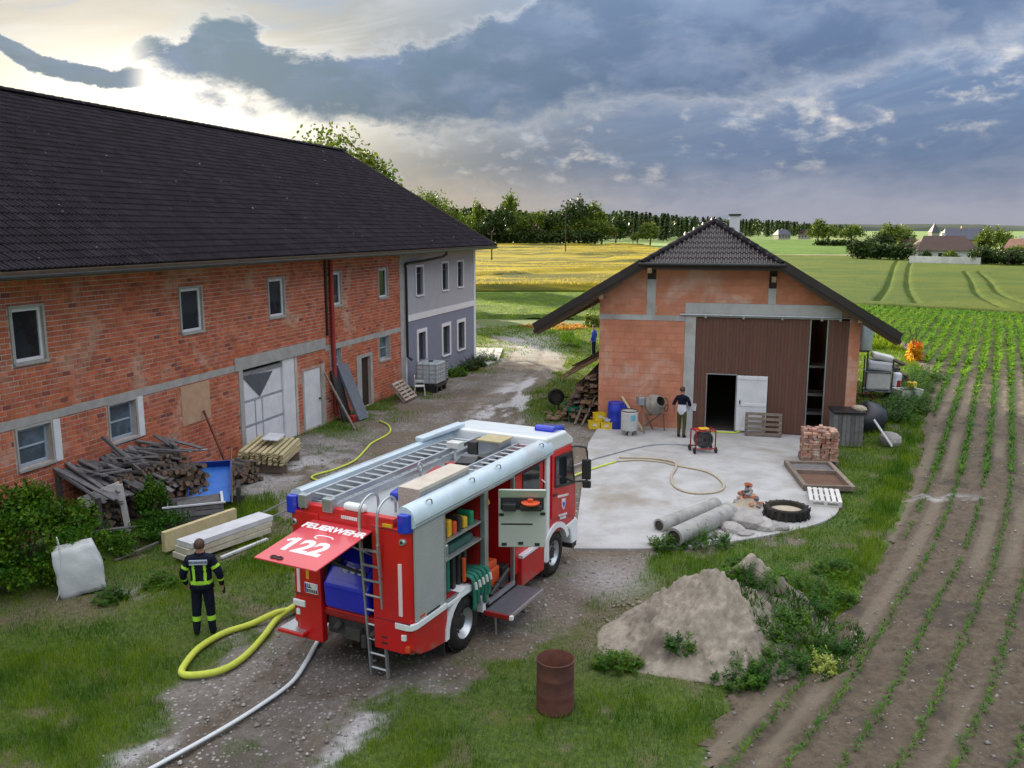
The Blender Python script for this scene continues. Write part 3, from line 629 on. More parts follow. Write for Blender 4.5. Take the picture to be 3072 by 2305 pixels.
barn2 = empty('brick_shed', (*B2, .03), A2, 'small orange clay-block barn with brown plank gate and half-hipped dark tile roof', 'barn')
F2 = Matrix.Translation((*B2, .03)) @ Matrix.Rotation(A2, 4, 'Z')
RS, RZ2, SLP, EV = .42, 7.50, .61, 6.25           # ridge position, ridge height, slope, half span
L2, OV = 14.5, .6; HZ = 6.05; HW = (RZ2-HZ)/SLP   # length, front overhang, half-hip eave
def roofz(s): return RZ2-SLP*abs(s-RS)
TOPW = 5.82                                        # front wall closes under the half hip
def clip(poly, a, b_, c):                          # keep a*s+b*z<=c
    out = []
    for i in range(len(poly)):
        p, q = poly[i], poly[(i+1) % len(poly)]; dp = a*p[0]+b_*p[1]-c; dq = a*q[0]+b_*q[1]-c
        if dp <= 0: out.append(p)
        if dp*dq < 0: t = dp/(dp-dq); out.append((p[0]+(q[0]-p[0])*t, p[1]+(q[1]-p[1])*t))
    return out
def under_roof(poly, off=.22):
    poly = clip(poly, SLP, 1, RZ2+SLP*RS-off); poly = clip(poly, -SLP, 1, RZ2-SLP*RS-off)
    return clip(poly, 0, 1, TOPW)
# carcass: front wall with gate opening, sides, back
q = MB()
q.prism([(-3.5, -.1), (-.35, -.1), (-.35, 4.16), (-3.5, 4.16)], .012, .26, 'y'); q.prism([(5.12, -.1), (5.48, -.1), (5.48, 4.16), (5.12, 4.16)], .012, .26, 'y')
q.prism(under_roof([(-3.5, 4.161), (5.48, 4.161), (5.48, 8), (-3.5, 8)], .20), .012, .26, 'y')
q.box(-3.5, -3.25, .261, L2, -.1, 4.6); q.box(5.23, 5.48, .261, L2, -.1, 3.95)
q.prism(under_roof([(-3.5, -.1), (5.48, -.1), (5.48, 8), (-3.5, 8)], .2), L2, L2+.25, 'y')
wall2 = q.build('block_wall', m_joint, barn2)
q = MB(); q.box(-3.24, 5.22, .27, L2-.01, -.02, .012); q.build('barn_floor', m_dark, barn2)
EXC2 = [(-3.6, -.42, 3.95, 4.15), (-.42, 4.86, 4.12, 4.62), (-.42, -.03, -.2, 4.13), (-.03, 5.14, -.2, 4.13), (-1.80, -1.48, 4.15, 5.92), (2.39, 2.66, 4.62, 5.92), (4.86, 5.6, 4.0, 4.62)]
fullme = None
for row in range(26):
    z0 = row*.25+.005; off = -.19 if row % 2 else 0
    for i in range(26):
        a = -3.5+off+i*.375; r = (max(a, -3.5), min(a+.365, 5.48), z0, z0+.24)
        if r[1]-r[0] < .06: continue
        for p in cutrect(r, EXC2):
            pl = under_roof([(p[0], p[2]), (p[1], p[2]), (p[1], p[3]), (p[0], p[3])])
            if len(pl) < 3: continue
            cx = sum(u for u, _ in pl)/len(pl); cz = sum(v for _, v in pl)/len(pl)
            ar = abs(sum(pl[j][0]*pl[(j+1) % len(pl)][1]-pl[(j+1) % len(pl)][0]*pl[j][1] for j in range(len(pl))))/2
            if ar < .008: continue
            isfull = abs(ar-.365*.24) < 1e-5
            if isfull and fullme: inst(fullme, 'brick', wall2, (cx, random.uniform(-.002, .003), cz)); continue
            mbk = MB(); mbk.prism([(u-cx, v-cz) for u, v in pl], .002, .02, 'y'); ob = mbk.build('brick', m_block, wall2, loc=(cx, random.uniform(-.002, .003), cz))
            if isfull: fullme = ob.data
# concrete members
q = MB(); q.box(-3.52, -.43, -.012, .05, 3.952, 4.148); q.build('concrete_band', m_conc2, barn2)
q = MB(); q.box(-.425, 4.855, -.035, .2, 4.122, 4.615); q.build('lintel_beam', m_conc2, barn2, bevel=.01)
q = MB(); q.box(-.415, -.035, -.02, .2, -.1, 4.118); q.build('gate_post', m_conc2, barn2, bevel=.008)
for s0_, s1_, z0_, z1_ in ((-1.795, -1.485, 4.152, 5.42), (2.395, 2.655, 4.622, 5.16)):
    q = MB(); q.box(s0_, s1_, -.012, .1, z0_, z1_); q.build('concrete_post', m_conc2, barn2)
for s0_, z0_ in ((-1.79, 5.425), (2.40, 5.165)):
    q = MB(); q.box(s0_, s0_+.30 if s0_ < 0 else s0_+.25, .0, .03, z0_, 5.9); q.build('niche_shade', m_dark, barn2)  # flat dark box over the wall, standing for the shaded opening
    q = MB(); q.box(s0_+.06, s0_+.20, -.75, .1, z0_+.25, z0_+.43); q.build('purlin', m_raw, barn2)
for s0_ in (-3.45, 5.3):
    zz = roofz(s0_)-.42; q = MB(); q.box(s0_, s0_+.16, -.62, .1, zz, zz+.18); q.build('purlin', m_raw, barn2)
# plank gate: every board its own piece
gate2 = MB(); gate2.box(-.02, 3.82, .06, .09, 3.95, 4.09); gate2.box(-.02, .40, .06, .09, .3, .42); gate2.box(1.5, 3.82, .06, .09, .3, .42); gate2.box(-.02, 3.82, .06, .09, 2.2, 2.32)
gate2 = gate2.build('plank_gate', m_raw, barn2)
def planks(par, s0, s1, z0, z1, n):
    wd = (s1-s0)/n
    for i in range(n):
        a, b_ = s0+i*wd, s0+(i+1)*wd-.005
        zz = 2.08 if (a+b_)/2 > .41 and (a+b_)/2 < 1.46 and par is gate2 else z0
        q = MB(); q.box(-(b_-a)/2, (b_-a)/2, 0, .025, 0, z1-zz); q.build('plank', m_plank, par, loc=((a+b_)/2, .03+random.uniform(-.004, .004), zz))
planks(gate2, -.025, 3.83, .02, 4.10, 33)
gp = MB(); gp.box(4.42, 5.1, .06, .09, 3.9, 4.04); gp.box(4.42, 5.1, .06, .09, .3, .42); gp = gp.build('gate_leaf', m_raw, barn2)
planks(gp, 4.44, 5.12, .02, 4.10, 6)
for s in (3.835, 4.40):
    q = MB(); q.box(s, s+.04, .0, .1, 0, 4.1); q.build('gate_stile', m_galv, barn2)
q = MB(); q.tube([(-.6, -.07, 4.20), (5.3, -.07, 4.20)], .03, 8); q.build('gate_track', m_galv, barn2)
for s in (.3, 1.6, 2.9, 4.2, 4.8):
    q = MB(); q.box(s-.04, s+.04, -.09, .0, 4.08, 4.24); q.build('track_hanger', m_galv, barn2)
q = MB(); q.box(.40, .43, .0, .1, .02, 2.06); q.box(1.44, 1.47, .0, .1, .02, 2.06); q.box(.40, 1.47, .0, .1, 2.062, 2.10); q.build('door_frame', m_galv, barn2)
# white boarded door folded flat against the gate
dr = MB(); dr.box(1.48, 2.52, -.05, -.02, .05, 2.07); dr = dr.build('white_door', m_white, barn2)
for i in range(9):
    q = MB(); q.box(1.50+i*.113, 1.50+i*.113+.105, -.064, -.049, .08, 2.04); q.build('plank', m_white, dr)
for z in (.08, .98, 1.94):
    q = MB(); q.box(1.49, 2.51, -.08, -.062, z, z+.10); q.build('rail', m_white, dr)
q = MB(); q.box(1.58, 1.62, -.12, -.06, 1.05, 1.18); q.build('door_handle', m_black, dr)
# inside: a green-lit floor strip, trailer shelf and grey sacks seen through the gap
q = MB(); q.box(3.6, 5.0, 1.6, 2.4, 1.15, 1.25); q.box(3.6, 5.0, 1.6, 2.4, .45, .55); q.box(3.62, 3.7, 1.62, 1.7, .012, 2.3); q.box(4.9, 4.98, 1.62, 1.7, .012, 2.3); q.box(3.6, 5.0, 1.6, 2.4, 2.2, 2.28); q.build('store_rack', m_galv, barn2)
# roof
Y0, Y1 = -OV, L2+.7
HY = Y0+HW/ .95*1.0; q = MB(); th = .16
def slab3(pts, t):
    n = len(pts); q.add(pts+[(a, b_, c-t) for a, b_, c in pts], [tuple(range(n)), tuple(range(2*n-1, n-1, -1))]+[(i, (i+1) % n, (i+1) % n+n, i+n) for i in range(n)])
zl = roofz(RS-EV); HS = HW
slab3([(RS, HY, RZ2-.05), (RS, Y1, RZ2-.05), (RS-EV, Y1, zl-.05), (RS-EV, Y0, zl-.05), (RS-HS, Y0, HZ-.05)], th)
slab3([(RS, HY, RZ2-.05), (RS+HS, Y0, HZ-.05), (RS+EV, Y0, zl-.05), (RS+EV, Y1, zl-.05), (RS, Y1, RZ2-.05)], th)
slab3([(RS, HY, RZ2-.05), (RS-HS, Y0, HZ-.05), (RS+HS, Y0, HZ-.05)], th)
roof2 = q.build('roof', m_deck, barn2, fixn=False)
TW2, TL2 = .30, .345
P2 = math.atan(SLP); PH = math.atan2(RZ2-HZ, HY-Y0)
def tile_frame(zdir, ydir): z = Vector(zdir).normalized(); y = Vector(ydir).normalized(); return Matrix((y.cross(z), y, z)).transposed()
# half hip: individual tiles, clipped to the triangle by skipping
hl = math.hypot(RZ2-HZ, HY-Y0)
eh = Euler((PH, 0, 0))
m_tile2 = pm('barn_tile', (.040, .030, .032), (.028, .022, .024), 1.5, .42, .3, 60, rnd=.5, spec=.5)
tm2 = MB(); tm2 = tile_mesh(TW2, TL2, .055).build('tile', m_tile2, roof2, fixn=False); tme2 = tm2.data; bpy.data.objects.remove(tm2)
for r in range(int(hl/TL2)+1):
    d = (r+.5)*TL2+.01; half = HS*(1-d/hl)+.10
    n = int(2*half/TW2/2+.5)
    for i in range(-n, n+1):
        if abs(i*TW2) > half: continue
        inst(tme2, 'tile', roof2, (RS+i*TW2, Y0+d*math.cos(PH), HZ-.045+d*math.sin(PH)), eh)
# side slopes
sl2 = EV/math.cos(P2); side_tiles = []
for sgn in (1, -1):
    pos = []; rowsn = int(sl2/TL2)
    for r in range(rowsn):
        d = (r+.5)*TL2+.01; s = RS+sgn*(EV-d*math.cos(P2)); z = zl-.045+d*math.sin(P2)
        ymin = Y0 if z < HZ else Y0+(z-HZ)/(RZ2-HZ)*(HY-Y0)
        for c in range(int((Y1-ymin)/TW2)): pos.append((s, ymin+TW2/2+c*TW2, z))
    zd = (sgn*SLP, 0, 1); yd = (-sgn, 0, SLP); rot = tile_frame(zd, yd)
    if sgn == 1:
        pos.sort(key=lambda p: p[1]); e = rot.to_euler()
        for p in pos[:130]: inst(tme2, 'tile', roof2, p, e)
        pos = pos[130:]
    joined_tiles('tile_field', None, np.array(tile_mesh(TW2, TL2, .055).v), tile_mesh(TW2, TL2, .055).f, pos, rot, m_tile2, roof2)
# hip and ridge caps, verge boards, rafters
def caps(p, q_, n, par):
    p, q_ = Vector(p), Vector(q_); d = (q_-p).normalized(); y = Vector((0, 0, 1)).cross(d).normalized(); z = d.cross(y); e = Matrix((d, y, z)).transposed().to_euler()
    for i in range(n): inst(ridge_me, 'ridge_tile', par, p+(q_-p)*((i+.5)/n), e, ((q_-p).length/n/.42, .9, .9))
caps((RS-HS, Y0, HZ+.02), (RS, HY, RZ2+.03), 8, roof2); caps((RS+HS, Y0, HZ+.02), (RS, HY, RZ2+.03), 8, roof2); caps((RS, Y1, RZ2+.02), (RS, HY, RZ2+.02), 34, roof2)
for sgn in (-1, 1):
    q = MB(); q.beam((RS+sgn*HS, Y0-.03, HZ-.02), (RS+sgn*EV, Y0-.03, zl-.02), .05, .26); q.build('verge_tile', m_tile2, roof2); q = MB(); q.beam((RS+sgn*HS, Y0-.02, HZ-.22), (RS+sgn*EV, Y0-.02, zl-.22), .03, .14); q.build('verge_board', m_dkwood, roof2)
    for k in range(16):
        yy = Y0+.25+k*.95; q = MB(); q.beam((RS+sgn*(EV-.05), yy, zl-.29), (RS+sgn*3.1, yy, roofz(RS+sgn*3.1)-.29), .08, .14); q.build('rafter', m_raw, roof2)
q = MB(); q.box(RS-HS, RS+HS, Y0-.035, Y0, HZ-.25, HZ-.04); q.build('eave_board', m_dkwood, roof2)
q = MB(); q.tube([(RS-HS-.1, Y0-.09, HZ-.06), (RS+HS+.1, Y0-.09, HZ-.06)], .06, 8); q.build('gutter', m_black, roof2)
ch2 = MB(); ch2.box(.92, 1.32, 4.2, 4.6, 6.2, 7.72); ch2 = ch2.build('chimney', m_white, roof2)
q = MB(); q.box(.88, 1.36, 4.16, 4.64, 7.721, 7.78); q.build('chimney_cap', m_black, ch2)
q = MB(); q.tube(spline([(.85, 4.5, 8.02), (.85, 4.5, 8.25), (1.0, 4.5, 8.36), (1.45, 4.5, 8.22)], 4), .025, 6); q.build('chimney_cowl', m_galv, ch2) if False else None
# ================================================================== FIRE ENGINE (local frame: x forward from the rear axle, y to its left from the right side, z up)
m_red = pm('fire_red', (.56, .008, .010), (.50, .007, .009), 1.5, .35, 0, coat=.2, c3=(.43, .018, .016), rr=.15)
m_redd = pm('dusty_red', (.50, .010, .011), (.40, .022, .018), 3.5, .45, .1, 40, c3=(.33, .10, .075))
m_red2 = pm('dark_red', (.30, .012, .010), (.25, .01, .01), 2, .45)
m_alu = pm('aluminium', (.50, .53, .56), (.44, .47, .50), 3, .33, .03, 30, metal=.75)
m_shut = pm('shutter', (.44, .46, .47), (.41, .43, .44), 3, .42, 0, metal=.35)
m_wht = pm('gloss_white', (.74, .78, .80), (.70, .74, .77), 2, .25, coat=.4)
m_rail = pm('rail_white', (.50, .62, .70), (.46, .57, .65), 2.5, .3, coat=.4, c3=(.42, .47, .50))
m_rub = pm('tyre_rubber', (.016, .016, .017), (.030, .027, .024), 6, .9, .3, 40, spec=.2, c3=(.055, .047, .038))
m_blue = pm('blue_lens', (.010, .035, .52), (.008, .025, .42), 3, .12, coat=.6)
m_blk = pm('black_plastic', (.020, .020, .022), (.028, .028, .03), 4, .5)
m_chas = pm('chassis', (.030, .030, .032), (.05, .046, .042), 4, .7, .2)
m_pump = pm('pump_blue', (.012, .022, .58), (.010, .018, .48), 2.5, .3, coat=.3)
m_flap = pm('flap_red_sheen', (.60, .05, .07), (.56, .045, .062), 2, .3, coat=.5)  # hatch red made pinker, sky reflection put into the colour
m_ltx = pm('lettering_white', (.85, .85, .86), None, 3, .5)
m_rfx = pm('reflective_strip', (.80, .66, .70), (.76, .62, .66), 3, .4)
m_ora = pm('orange_red', (.62, .085, .018), (.55, .07, .015), 3, .45)
m_yel = pm('yellow_plastic', (.70, .42, .02), (.62, .36, .02), 3, .5)
m_cream = pm('panel_grey_green', (.50, .54, .49), (.46, .50, .46), 2, .5)
m_green = pm('hose_green', (.012, .17, .11), (.010, .13, .085), 8, .7, .3, 80, rnd=.3)
m_deckp = pm('roof_plate', (.40, .42, .44), (.35, .37, .39), 14, .5, .3, 120, metal=.4)
AT = R(62.5); BT = (-.85, 14.05)
truck = empty('fire_engine', (*BT, 0), AT, 'red and white fire engine with raised rear hatch and open equipment bays', 'fire engine')
FT = Matrix.Translation((*BT, 0)) @ Matrix.Rotation(AT, 4, 'Z')
W_ = 2.45
def part(name, mat, fn, par=None, **k):
    q = MB(); fn(q); return q.build(name, mat, par or truck, **k)
def bx(*a): return lambda q: q.box(*a)
part('chassis_frame', m_chas, lambda q: (q.box(-1.2, 4.5, .62, .82, .55, .85), q.box(-1.2, 4.5, 1.63, 1.83, .55, .85), q.box(-.1, .3, .4, 2.05, .38, .56), q.box(3.7, 4.0, .4, 2.05, .38, .56), q.box(-1.15, -1.0, .6, 1.85, .5, .9), q.box(1.0, 3.2, .55, 1.9, .42, .8)))
# body shell pieces
part('body', m_red, lambda q: (q.box(-.62, 1.95, .74, 2.42, .92, 2.66), q.box(-1.45, -.621, 1.80, 2.42, .92, 2.66), q.box(-1.38, -.55, .035, .73, 1.02, 2.66), q.box(-1.40, -.621, .731, 1.799, 2.52, 2.66), q.box(-1.44, -.621, .731, 1.799, .90, 1.04)), bevel=.02)
part('rear_column', m_red, lambda q: q.prism([(-1.38, .04), (-1.47, .09), (-1.52, .2), (-1.52, .74), (-1.38, .74)], .60, 2.66, 'z'), bevel=.015)
part('rear_column', m_red, lambda q: q.prism([(-1.38, 2.43), (-1.47, 2.38), (-1.52, 2.26), (-1.52, 1.80), (-1.38, 1.80)], .42, 2.66, 'z'), bevel=.015)
part('rear_fascia', m_red, lambda q: (q.box(-1.50, -1.36, .32, 2.12, 2.53, 2.80),), bevel=.02)
part('reflective_strip', m_rfx, lambda q: q.box(-1.512, -1.49, .78, 1.85, 2.50, 2.545))
part('crew_cabin', m_red, lambda q: q.box(1.951, 3.40, .05, 2.42, .62, 2.66), bevel=.03)
for a in ((2.02, 2.035, .035, .06, .64, 2.62), (3.30, 3.315, .035, .06, .64, 2.62), (2.036, 3.299, .036, .06, 2.615, 2.628)): part('panel_seam', m_blk, bx(*a))
part('grab_handle', m_alu, lambda q: q.tube([(3.22, .05, 1.75), (3.22, -.03, 1.80), (3.22, -.03, 2.20), (3.22, .05, 2.25)], .015, 6))
cw = part('crew_window', m_glass, lambda q: q.box(2.36, 3.10, .028, .06, 2.06, 2.60), bevel=.02)
part('white_pillar', m_wht, lambda q: q.box(3.401, 3.56, .01, 2.44, .40, 2.70), bevel=.03)
for y0, y1, z0, z1 in ((.05, .72, 2.62, 2.632), (.05, .70, 1.115, 1.125), (1.84, 2.40, 1.205, 1.215)): part('panel_seam', m_blk, bx(-1.5225, -1.50, y0, y1, z0, z1))
part('warning_plate', m_yel, bx(-1.5235, -1.50, 2.04, 2.10, 1.50, 1.74))
for z in (.70, .80): part('latch', m_blk, bx(-1.524, -1.50, .48, .60, z, z+.03))
part('shutter_label', m_ora, bx(-1.30, -1.16, -.004, .02, 1.16, 1.20)); part('shutter_handle', m_blk, bx(-1.10, -.72, -.012, .01, 1.135, 1.16))
# shutter A closed, its slats
sh = part('roller_shutter', m_shut, bx(-1.40, -.56, .018, .034, 1.12, 2.64))
for i in range(30):
    z = 1.125+i*.0505
    part('slat', m_shut, lambda q: q.prism([(.0025, z), (.0, z+.006), (.0, z+.042), (.0025, z+.049), (.02, z+.049), (.02, z)], -1.395, -.565, 'x'), par=sh)
part('shutter_frame', m_alu, lambda q: (q.box(-.555, -.51, .0, .08, 1.10, 2.64), q.box(.80, .93, .0, .10, .55, 2.64), q.box(-1.42, 1.95, .0, .06, 2.64, 2.675), q.box(-.51, .80, .0, .06, 1.08, 1.12), q.box(1.92, 1.96, .0, .08, .55, 2.64)), bevel=.006)
# bay B: shelves
part('bay_lining', m_red2, lambda q: (q.box(-.508, .80, .70, .735, 1.12, 2.63), q.box(-.508, -.49, .1, .70, 1.12, 2.63), q.box(.78, .799, .11, .70, 1.12, 2.63), q.box(-.508, .80, .06, .70, 2.60, 2.639), q.box(-.508, .80, .061, .70, 1.06, 1.12)))
for z in (2.10, 1.78): part('shelf', m_alu, bx(-.485, .775, .05, .69, z, z+.035))
part('bay_lining', m_red2, lambda q: (q.box(.931, 1.93, .70, .735, .56, 2.63), q.box(.931, .95, .11, .70, .56, 2.63), q.box(.931, 1.93, .02, .70, .52, .56)))
part('bay_sill', m_alu, bx(.93, 1.95, -.01, .05, .50, .575))
# skirts, white belt and wheel arches
part('rear_skirt', m_redd, lambda q: q.prism([(-1.46, .66), (-1.3, .54), (-.95, .46), (-.46, .40), (-.46, 1.01), (-1.46, 1.01)], .012, .30, 'y'), bevel=.02)
part('rear_skirt', m_redd, lambda q: q.prism([(-1.46, .66), (-1.3, .54), (-.95, .46), (-.46, .40), (-.46, 1.01), (-1.46, 1.01)], 2.15, 2.438, 'y'), bevel=.02)
part('mid_skirt', m_redd, lambda q: q.box(.73, .93, .02, .3, .55, 1.05), bevel=.01)
def arch(c, r0, r1, y0, y1, a0, a1, n=12):
    def fn(q):
        A = [a0+(a1-a0)*i/n for i in range(n+1)]
        for t0_, t1_ in zip(A, A[1:]):
            P = [(c[0]+r*math.cos(t), c[1]+r*math.sin(t)) for r, t in ((r0, t0_), (r1, t0_), (r1, t1_), (r0, t1_))]
            q.prism(P, y0, y1, 'y')
    return fn
RW, FW = (.12, .47), (3.86, .47)
for y0, y1 in ((-.012, .26), (2.19, 2.462)):
    part('wheel_arch', m_wht, arch(RW, .57, .68, y0, y1, -.05, PI+.05), bevel=0)
    part('wheel_arch', m_wht, arch(FW, .56, .68, y0, y1, .35, PI-.05), bevel=0)
part('white_belt', m_wht, lambda q: (q.prism([(-.53, -.02), (-1.40, -.02), (-1.51, .02), (-1.54, .12), (-1.54, .32), (-1.50, .32), (-1.50, .14), (-1.47, .06), (-1.39, .02), (-.53, .02)], 1.015, 1.115, 'z'), q.box(-.50, .80, -.015, .03, 1.01, 1.075)), bevel=.008)
part('lower_door', m_redd, lambda q: q.box(2.20, 3.22, -.03, .12, .36, .93), bevel=.015)
part('white_belt', m_wht, bx(2.20, 3.22, -.05, .14, .932, 1.0), bevel=.01)
# wheels
def wheel(name, c, wd, mir):
    h = empty(name); h.parent = truck; h.location = c
    q = MB(); r = .475; q.lathe([(.27, -wd/2), (.30, -wd/2-.012), (.40, -wd/2-.012), (.455, -wd/2+.03), (r, -wd/2+.06), (r, wd/2-.06), (.455, wd/2-.03), (.40, wd/2+.012), (.30, wd/2+.012), (.27, wd/2)], 36, axis='y')
    for k in range(36):
        a = 2*PI*k/36
        for s in (-1, 1): q.obox((math.cos(a)*(r+.003), s*wd*.24, math.sin(a)*(r+.003)), (.03, wd*.42, .035), (0, -a, s*.35))
    q.build('tyre', m_rub, h, smooth=True)
    q = MB(); s = -1 if mir else 1
    q.lathe([(.275, -s*wd*.48), (.255, -s*wd*.44), (.235, -s*wd*.30), (.15, -s*wd*.12), (.13, -s*wd*.30), (.10, -s*wd*.34), (.0, -s*wd*.34)], 28, axis='y'); q.lathe([(.275, s*wd*.48), (.2, s*wd*.3), (0, s*wd*.3)], 28, axis='y')
    for k in range(8):
        a = 2*PI*k/8; q.obox((math.cos(a)*.20, -s*wd*.22, math.sin(a)*.20), (.07, .03, .035), (0, -a, 0), 1)
    q.lathe([(.13, -s*wd*.31), (.135, -s*wd*.33), (.095, -s*wd*.36), (0, -s*wd*.36)], 20, axis='y', mi=1); q.build('rim', [m_alu, m_blk], h, smooth=True); return h
wheel('rear_wheel', (.12, .27, .475), .50, False); wheel('rear_wheel', (.12, 2.18, .475), .50, True)
wheel('front_wheel', (3.86, .20, .475), .29, False); wheel('front_wheel', (3.86, 2.25, .475), .29, True)
for x, y in ((-.52, .05), (3.30, .05), (-.52, 2.0), (3.30, 2.0)): part('mud_flap', m_blk, bx(x, x+.02, y, y+.4, .14, .55))
# cab
def cabshape(q):
    q.prism([(3.561, .95), (4.90, .80), (4.96, 1.15), (4.93, 1.75), (4.72, 2.68), (3.561, 2.72)], .03, 2.42, 'y')
cab = part('cab', m_red, cabshape, bevel=.05, seg=3)
d = part('cab_door', m_red, lambda q: q.prism([(3.64, 1.30), (4.50, 1.12), (4.86, .98), (4.87, 1.70), (4.66, 2.62), (3.64, 2.64)], .005, .032, 'y'), bevel=.01)
part('side_window', m_glass, lambda q: q.prism([(3.80, 1.96), (4.76, 1.80), (4.62, 2.50), (3.80, 2.56)], -.002, .02, 'y'), par=d)
part('window_seal', m_blk, lambda q: [q.beam((a[0], .0, a[1]), (b_[0], .0, b_[1]), .02, .05) for a, b_ in (((3.79, 1.94), (3.79, 2.58)), ((3.79, 2.57), (4.63, 2.51)), ((4.63, 2.52), (4.78, 1.79)), ((4.78, 1.79), (3.79, 1.95)))], par=d)
part('door_handle', m_blk, bx(3.70, 3.86, -.02, .01, 1.76, 1.80), par=d)
# crest on the door: white shield edged with blue, with its lettering lines
part('door_crest', m_wht, lambda q: q.prism([(4.12, 1.60), (4.30, 1.57), (4.30, 1.42), (4.21, 1.33), (4.12, 1.44)], -.006, .01, 'y'), par=d)
part('door_crest', m_blue, lambda q: q.prism([(4.15, 1.52), (4.27, 1.50), (4.27, 1.43), (4.21, 1.38), (4.15, 1.46)], -.009, .01, 'y'), par=d)
for a, b_, z in ((3.92, 4.50, 1.68), (3.98, 4.46, 1.26), (4.05, 4.40, 1.19)):
    part('door_lettering', m_ltx, lambda q: [q.prism([(s, z-.17*(s-3.9)), (s+.045, z-.17*(s-3.9)-.008), (s+.045, z-.17*(s-3.9)+.04), (s, z-.17*(s-3.9)+.048)], -.004, .01, 'y') for s in [a+k*.062 for k in range(int((b_-a)/.062))]], par=d)
part('windscreen', m_glass, lambda q: q.add([(4.945, .16, 1.72), (4.945, 2.29, 1.72), (4.765, 2.22, 2.55), (4.765, .23, 2.55)], [(0, 1, 2, 3)]))
part('front_bumper', m_wht, lambda q: q.prism([(4.35, .92), (4.62, .72), (4.72, .38), (5.06, .36), (5.06, .86), (4.95, .95)], .01, 2.44, 'y'), bevel=.04)
part('headlight', m_glass, bx(4.82, 5.07, .02, .28, .52, .70), bevel=.02); part('headlight', m_glass, bx(4.82, 5.07, 2.17, 2.43, .52, .70), bevel=.02)
part('front_step', m_blk, bx(4.70, 4.95, .0, .25, .30, .42), bevel=.02)
part('cab_roof', m_wht, lambda q: q.prism([(3.40, 2.701), (4.80, 2.66), (4.78, 2.80), (4.40, 3.02), (3.40, 3.06)], .03, 2.42, 'y'), bevel=.06, seg=3)
part('beacon', m_blue, lambda q: q.prism([(4.0, 3.03), (4.62, 2.89), (4.66, 2.99), (4.55, 3.10), (4.06, 3.16)], .16, .62, 'y'), bevel=.05, seg=3)
# mirrors
mi = part('mirror', m_blk, lambda q: q.obox((4.78, -.28, 2.12), (.07, .20, .46), (0, 0, .3)), bevel=.03); part('wide_mirror', m_blk, lambda q: q.obox((4.80, -.28, 1.78), (.07, .19, .17), (0, 0, .3)), par=mi, bevel=.03)
part('mirror_arm', m_blk, lambda q: (q.tube(spline([(4.62, .02, 2.62), (4.74, -.16, 2.62), (4.80, -.28, 2.50), (4.80, -.28, 1.70)], 5), .022, 6), q.tube([(4.70, .02, 1.82), (4.80, -.28, 1.86)], .02, 6)), par=mi)
part('mirror', m_blk, lambda q: q.obox((4.86, 2.72, 2.12), (.07, .20, .46), (0, 0, -.3)), bevel=.03)
# roof edge rails: rounded white coving each side with lashing eyes
prof = [(0., 2.676), (-.03, 2.70), (-.035, 2.78), (-.01, 2.88), (.04, 2.955), (.12, 3.0), (.21, 3.005), (.26, 2.97), (.27, 2.70), (.24, 2.676)]
rl = part('roof_rail', m_rail, lambda q: q.prism(prof, -1.44, 3.62, 'x'), smooth=True, bevel=0)
rl2 = part('roof_rail', m_rail, lambda q: q.prism([(W_-y, z) for y, z in prof], -1.44, 3.62, 'x'), smooth=True)
part('rail_groove', m_alu, bx(-1.43, 3.6, -.042, -.02, 2.735, 2.755), par=rl)
for x in (-1.0, .35, 1.3, 3.1): part('lashing_eye', m_galv, lambda q: q.tube(spline([(x, .05, 2.985), (x+.03, .02, 3.02), (x+.08, 0, 3.0), (x+.10, .0, 2.93)], 4), .012, 6), par=rl)
part('front_roof_rail', m_rail, lambda q: (q.box(3.50, 3.62, .27, 2.18, 2.70, 3.0), q.beam((2.2, 2.30, 3.04), (3.6, 2.14, 3.10), .22, .10)), bevel=.03)
part('roof_deck', m_deckp, bx(-1.40, 3.50, .27, 2.18, 2.66, 2.72))
for y0 in (.0, 2.21): part('beacon', m_blue, lambda q: q.prism([(-1.40, y0+.02), (-1.50, y0+.05), (-1.545, y0+.10), (-1.545, y0+.23), (-1.40, y0+.235)], 2.60, 2.90, 'z'), bevel=.02)
part('reversing_lamp', m_wht, lambda q: q.obox((-1.43, 1.10, 2.86), (.16, .42, .13)), bevel=.06, seg=4)
part('marker_lamp', m_yel, bx(-1.53, -1.49, .34, .52, 2.66, 2.71))
# rear: lights, strips, plate, hatch, opening
for y in (.21, 2.26): part('reflective_strip', m_rfx, bx(-1.535, -1.50, y-.03, y+.03, 1.24, 2.10))
for y, z in ((.17, .88), (2.30, .88)): part('tail_lamp', m_wht, bx(-1.535, -1.48, y-.04, y+.04, z-.05, z+.05), bevel=.01)
part('tail_lamp', m_wht, bx(-1.54, -1.50, 2.14, 2.40, .98, 1.10), bevel=.02)
part('tail_lamp', m_ora, bx(-1.50, -1.44, .08, .18, .62, .74), bevel=.02)
part('marker_lamp', m_yel, bx(-1.50, -1.46, .38, .52, .66, .70))
for y in (.16, 2.30): part('corner_lamp', m_alu, lambda q: q.lathe([(.0, -1.54), (.045, -1.54), (.055, -1.52), (.055, -1.47)], 16, (0, y, 2.46), 'x')); part('corner_lamp', m_blk, lambda q: q.lathe([(0, -1.548), (.022, -1.548), (.022, -1.53)], 12, (0, y, 2.46), 'x'))
pl = part('number_plate', m_ltx, bx(-1.535, -1.51, 1.86, 2.13, 1.26, 1.44), bevel=.006)
part('plate_mark', m_blue, bx(-1.539, -1.53, 2.09, 2.12, 1.27, 1.43), par=pl)
def face_rear(x, y, z): return Matrix.Translation((x, y, z)) @ Matrix(((0, 0, -1, 0), (-1, 0, 0, 0), (0, 1, 0, 0), (0, 0, 0, 1)))
text_mesh('plate_lettering', 'LL', .09, m_blk, pl, face_rear(-1.54, 2.03, 1.39), bold=.004)
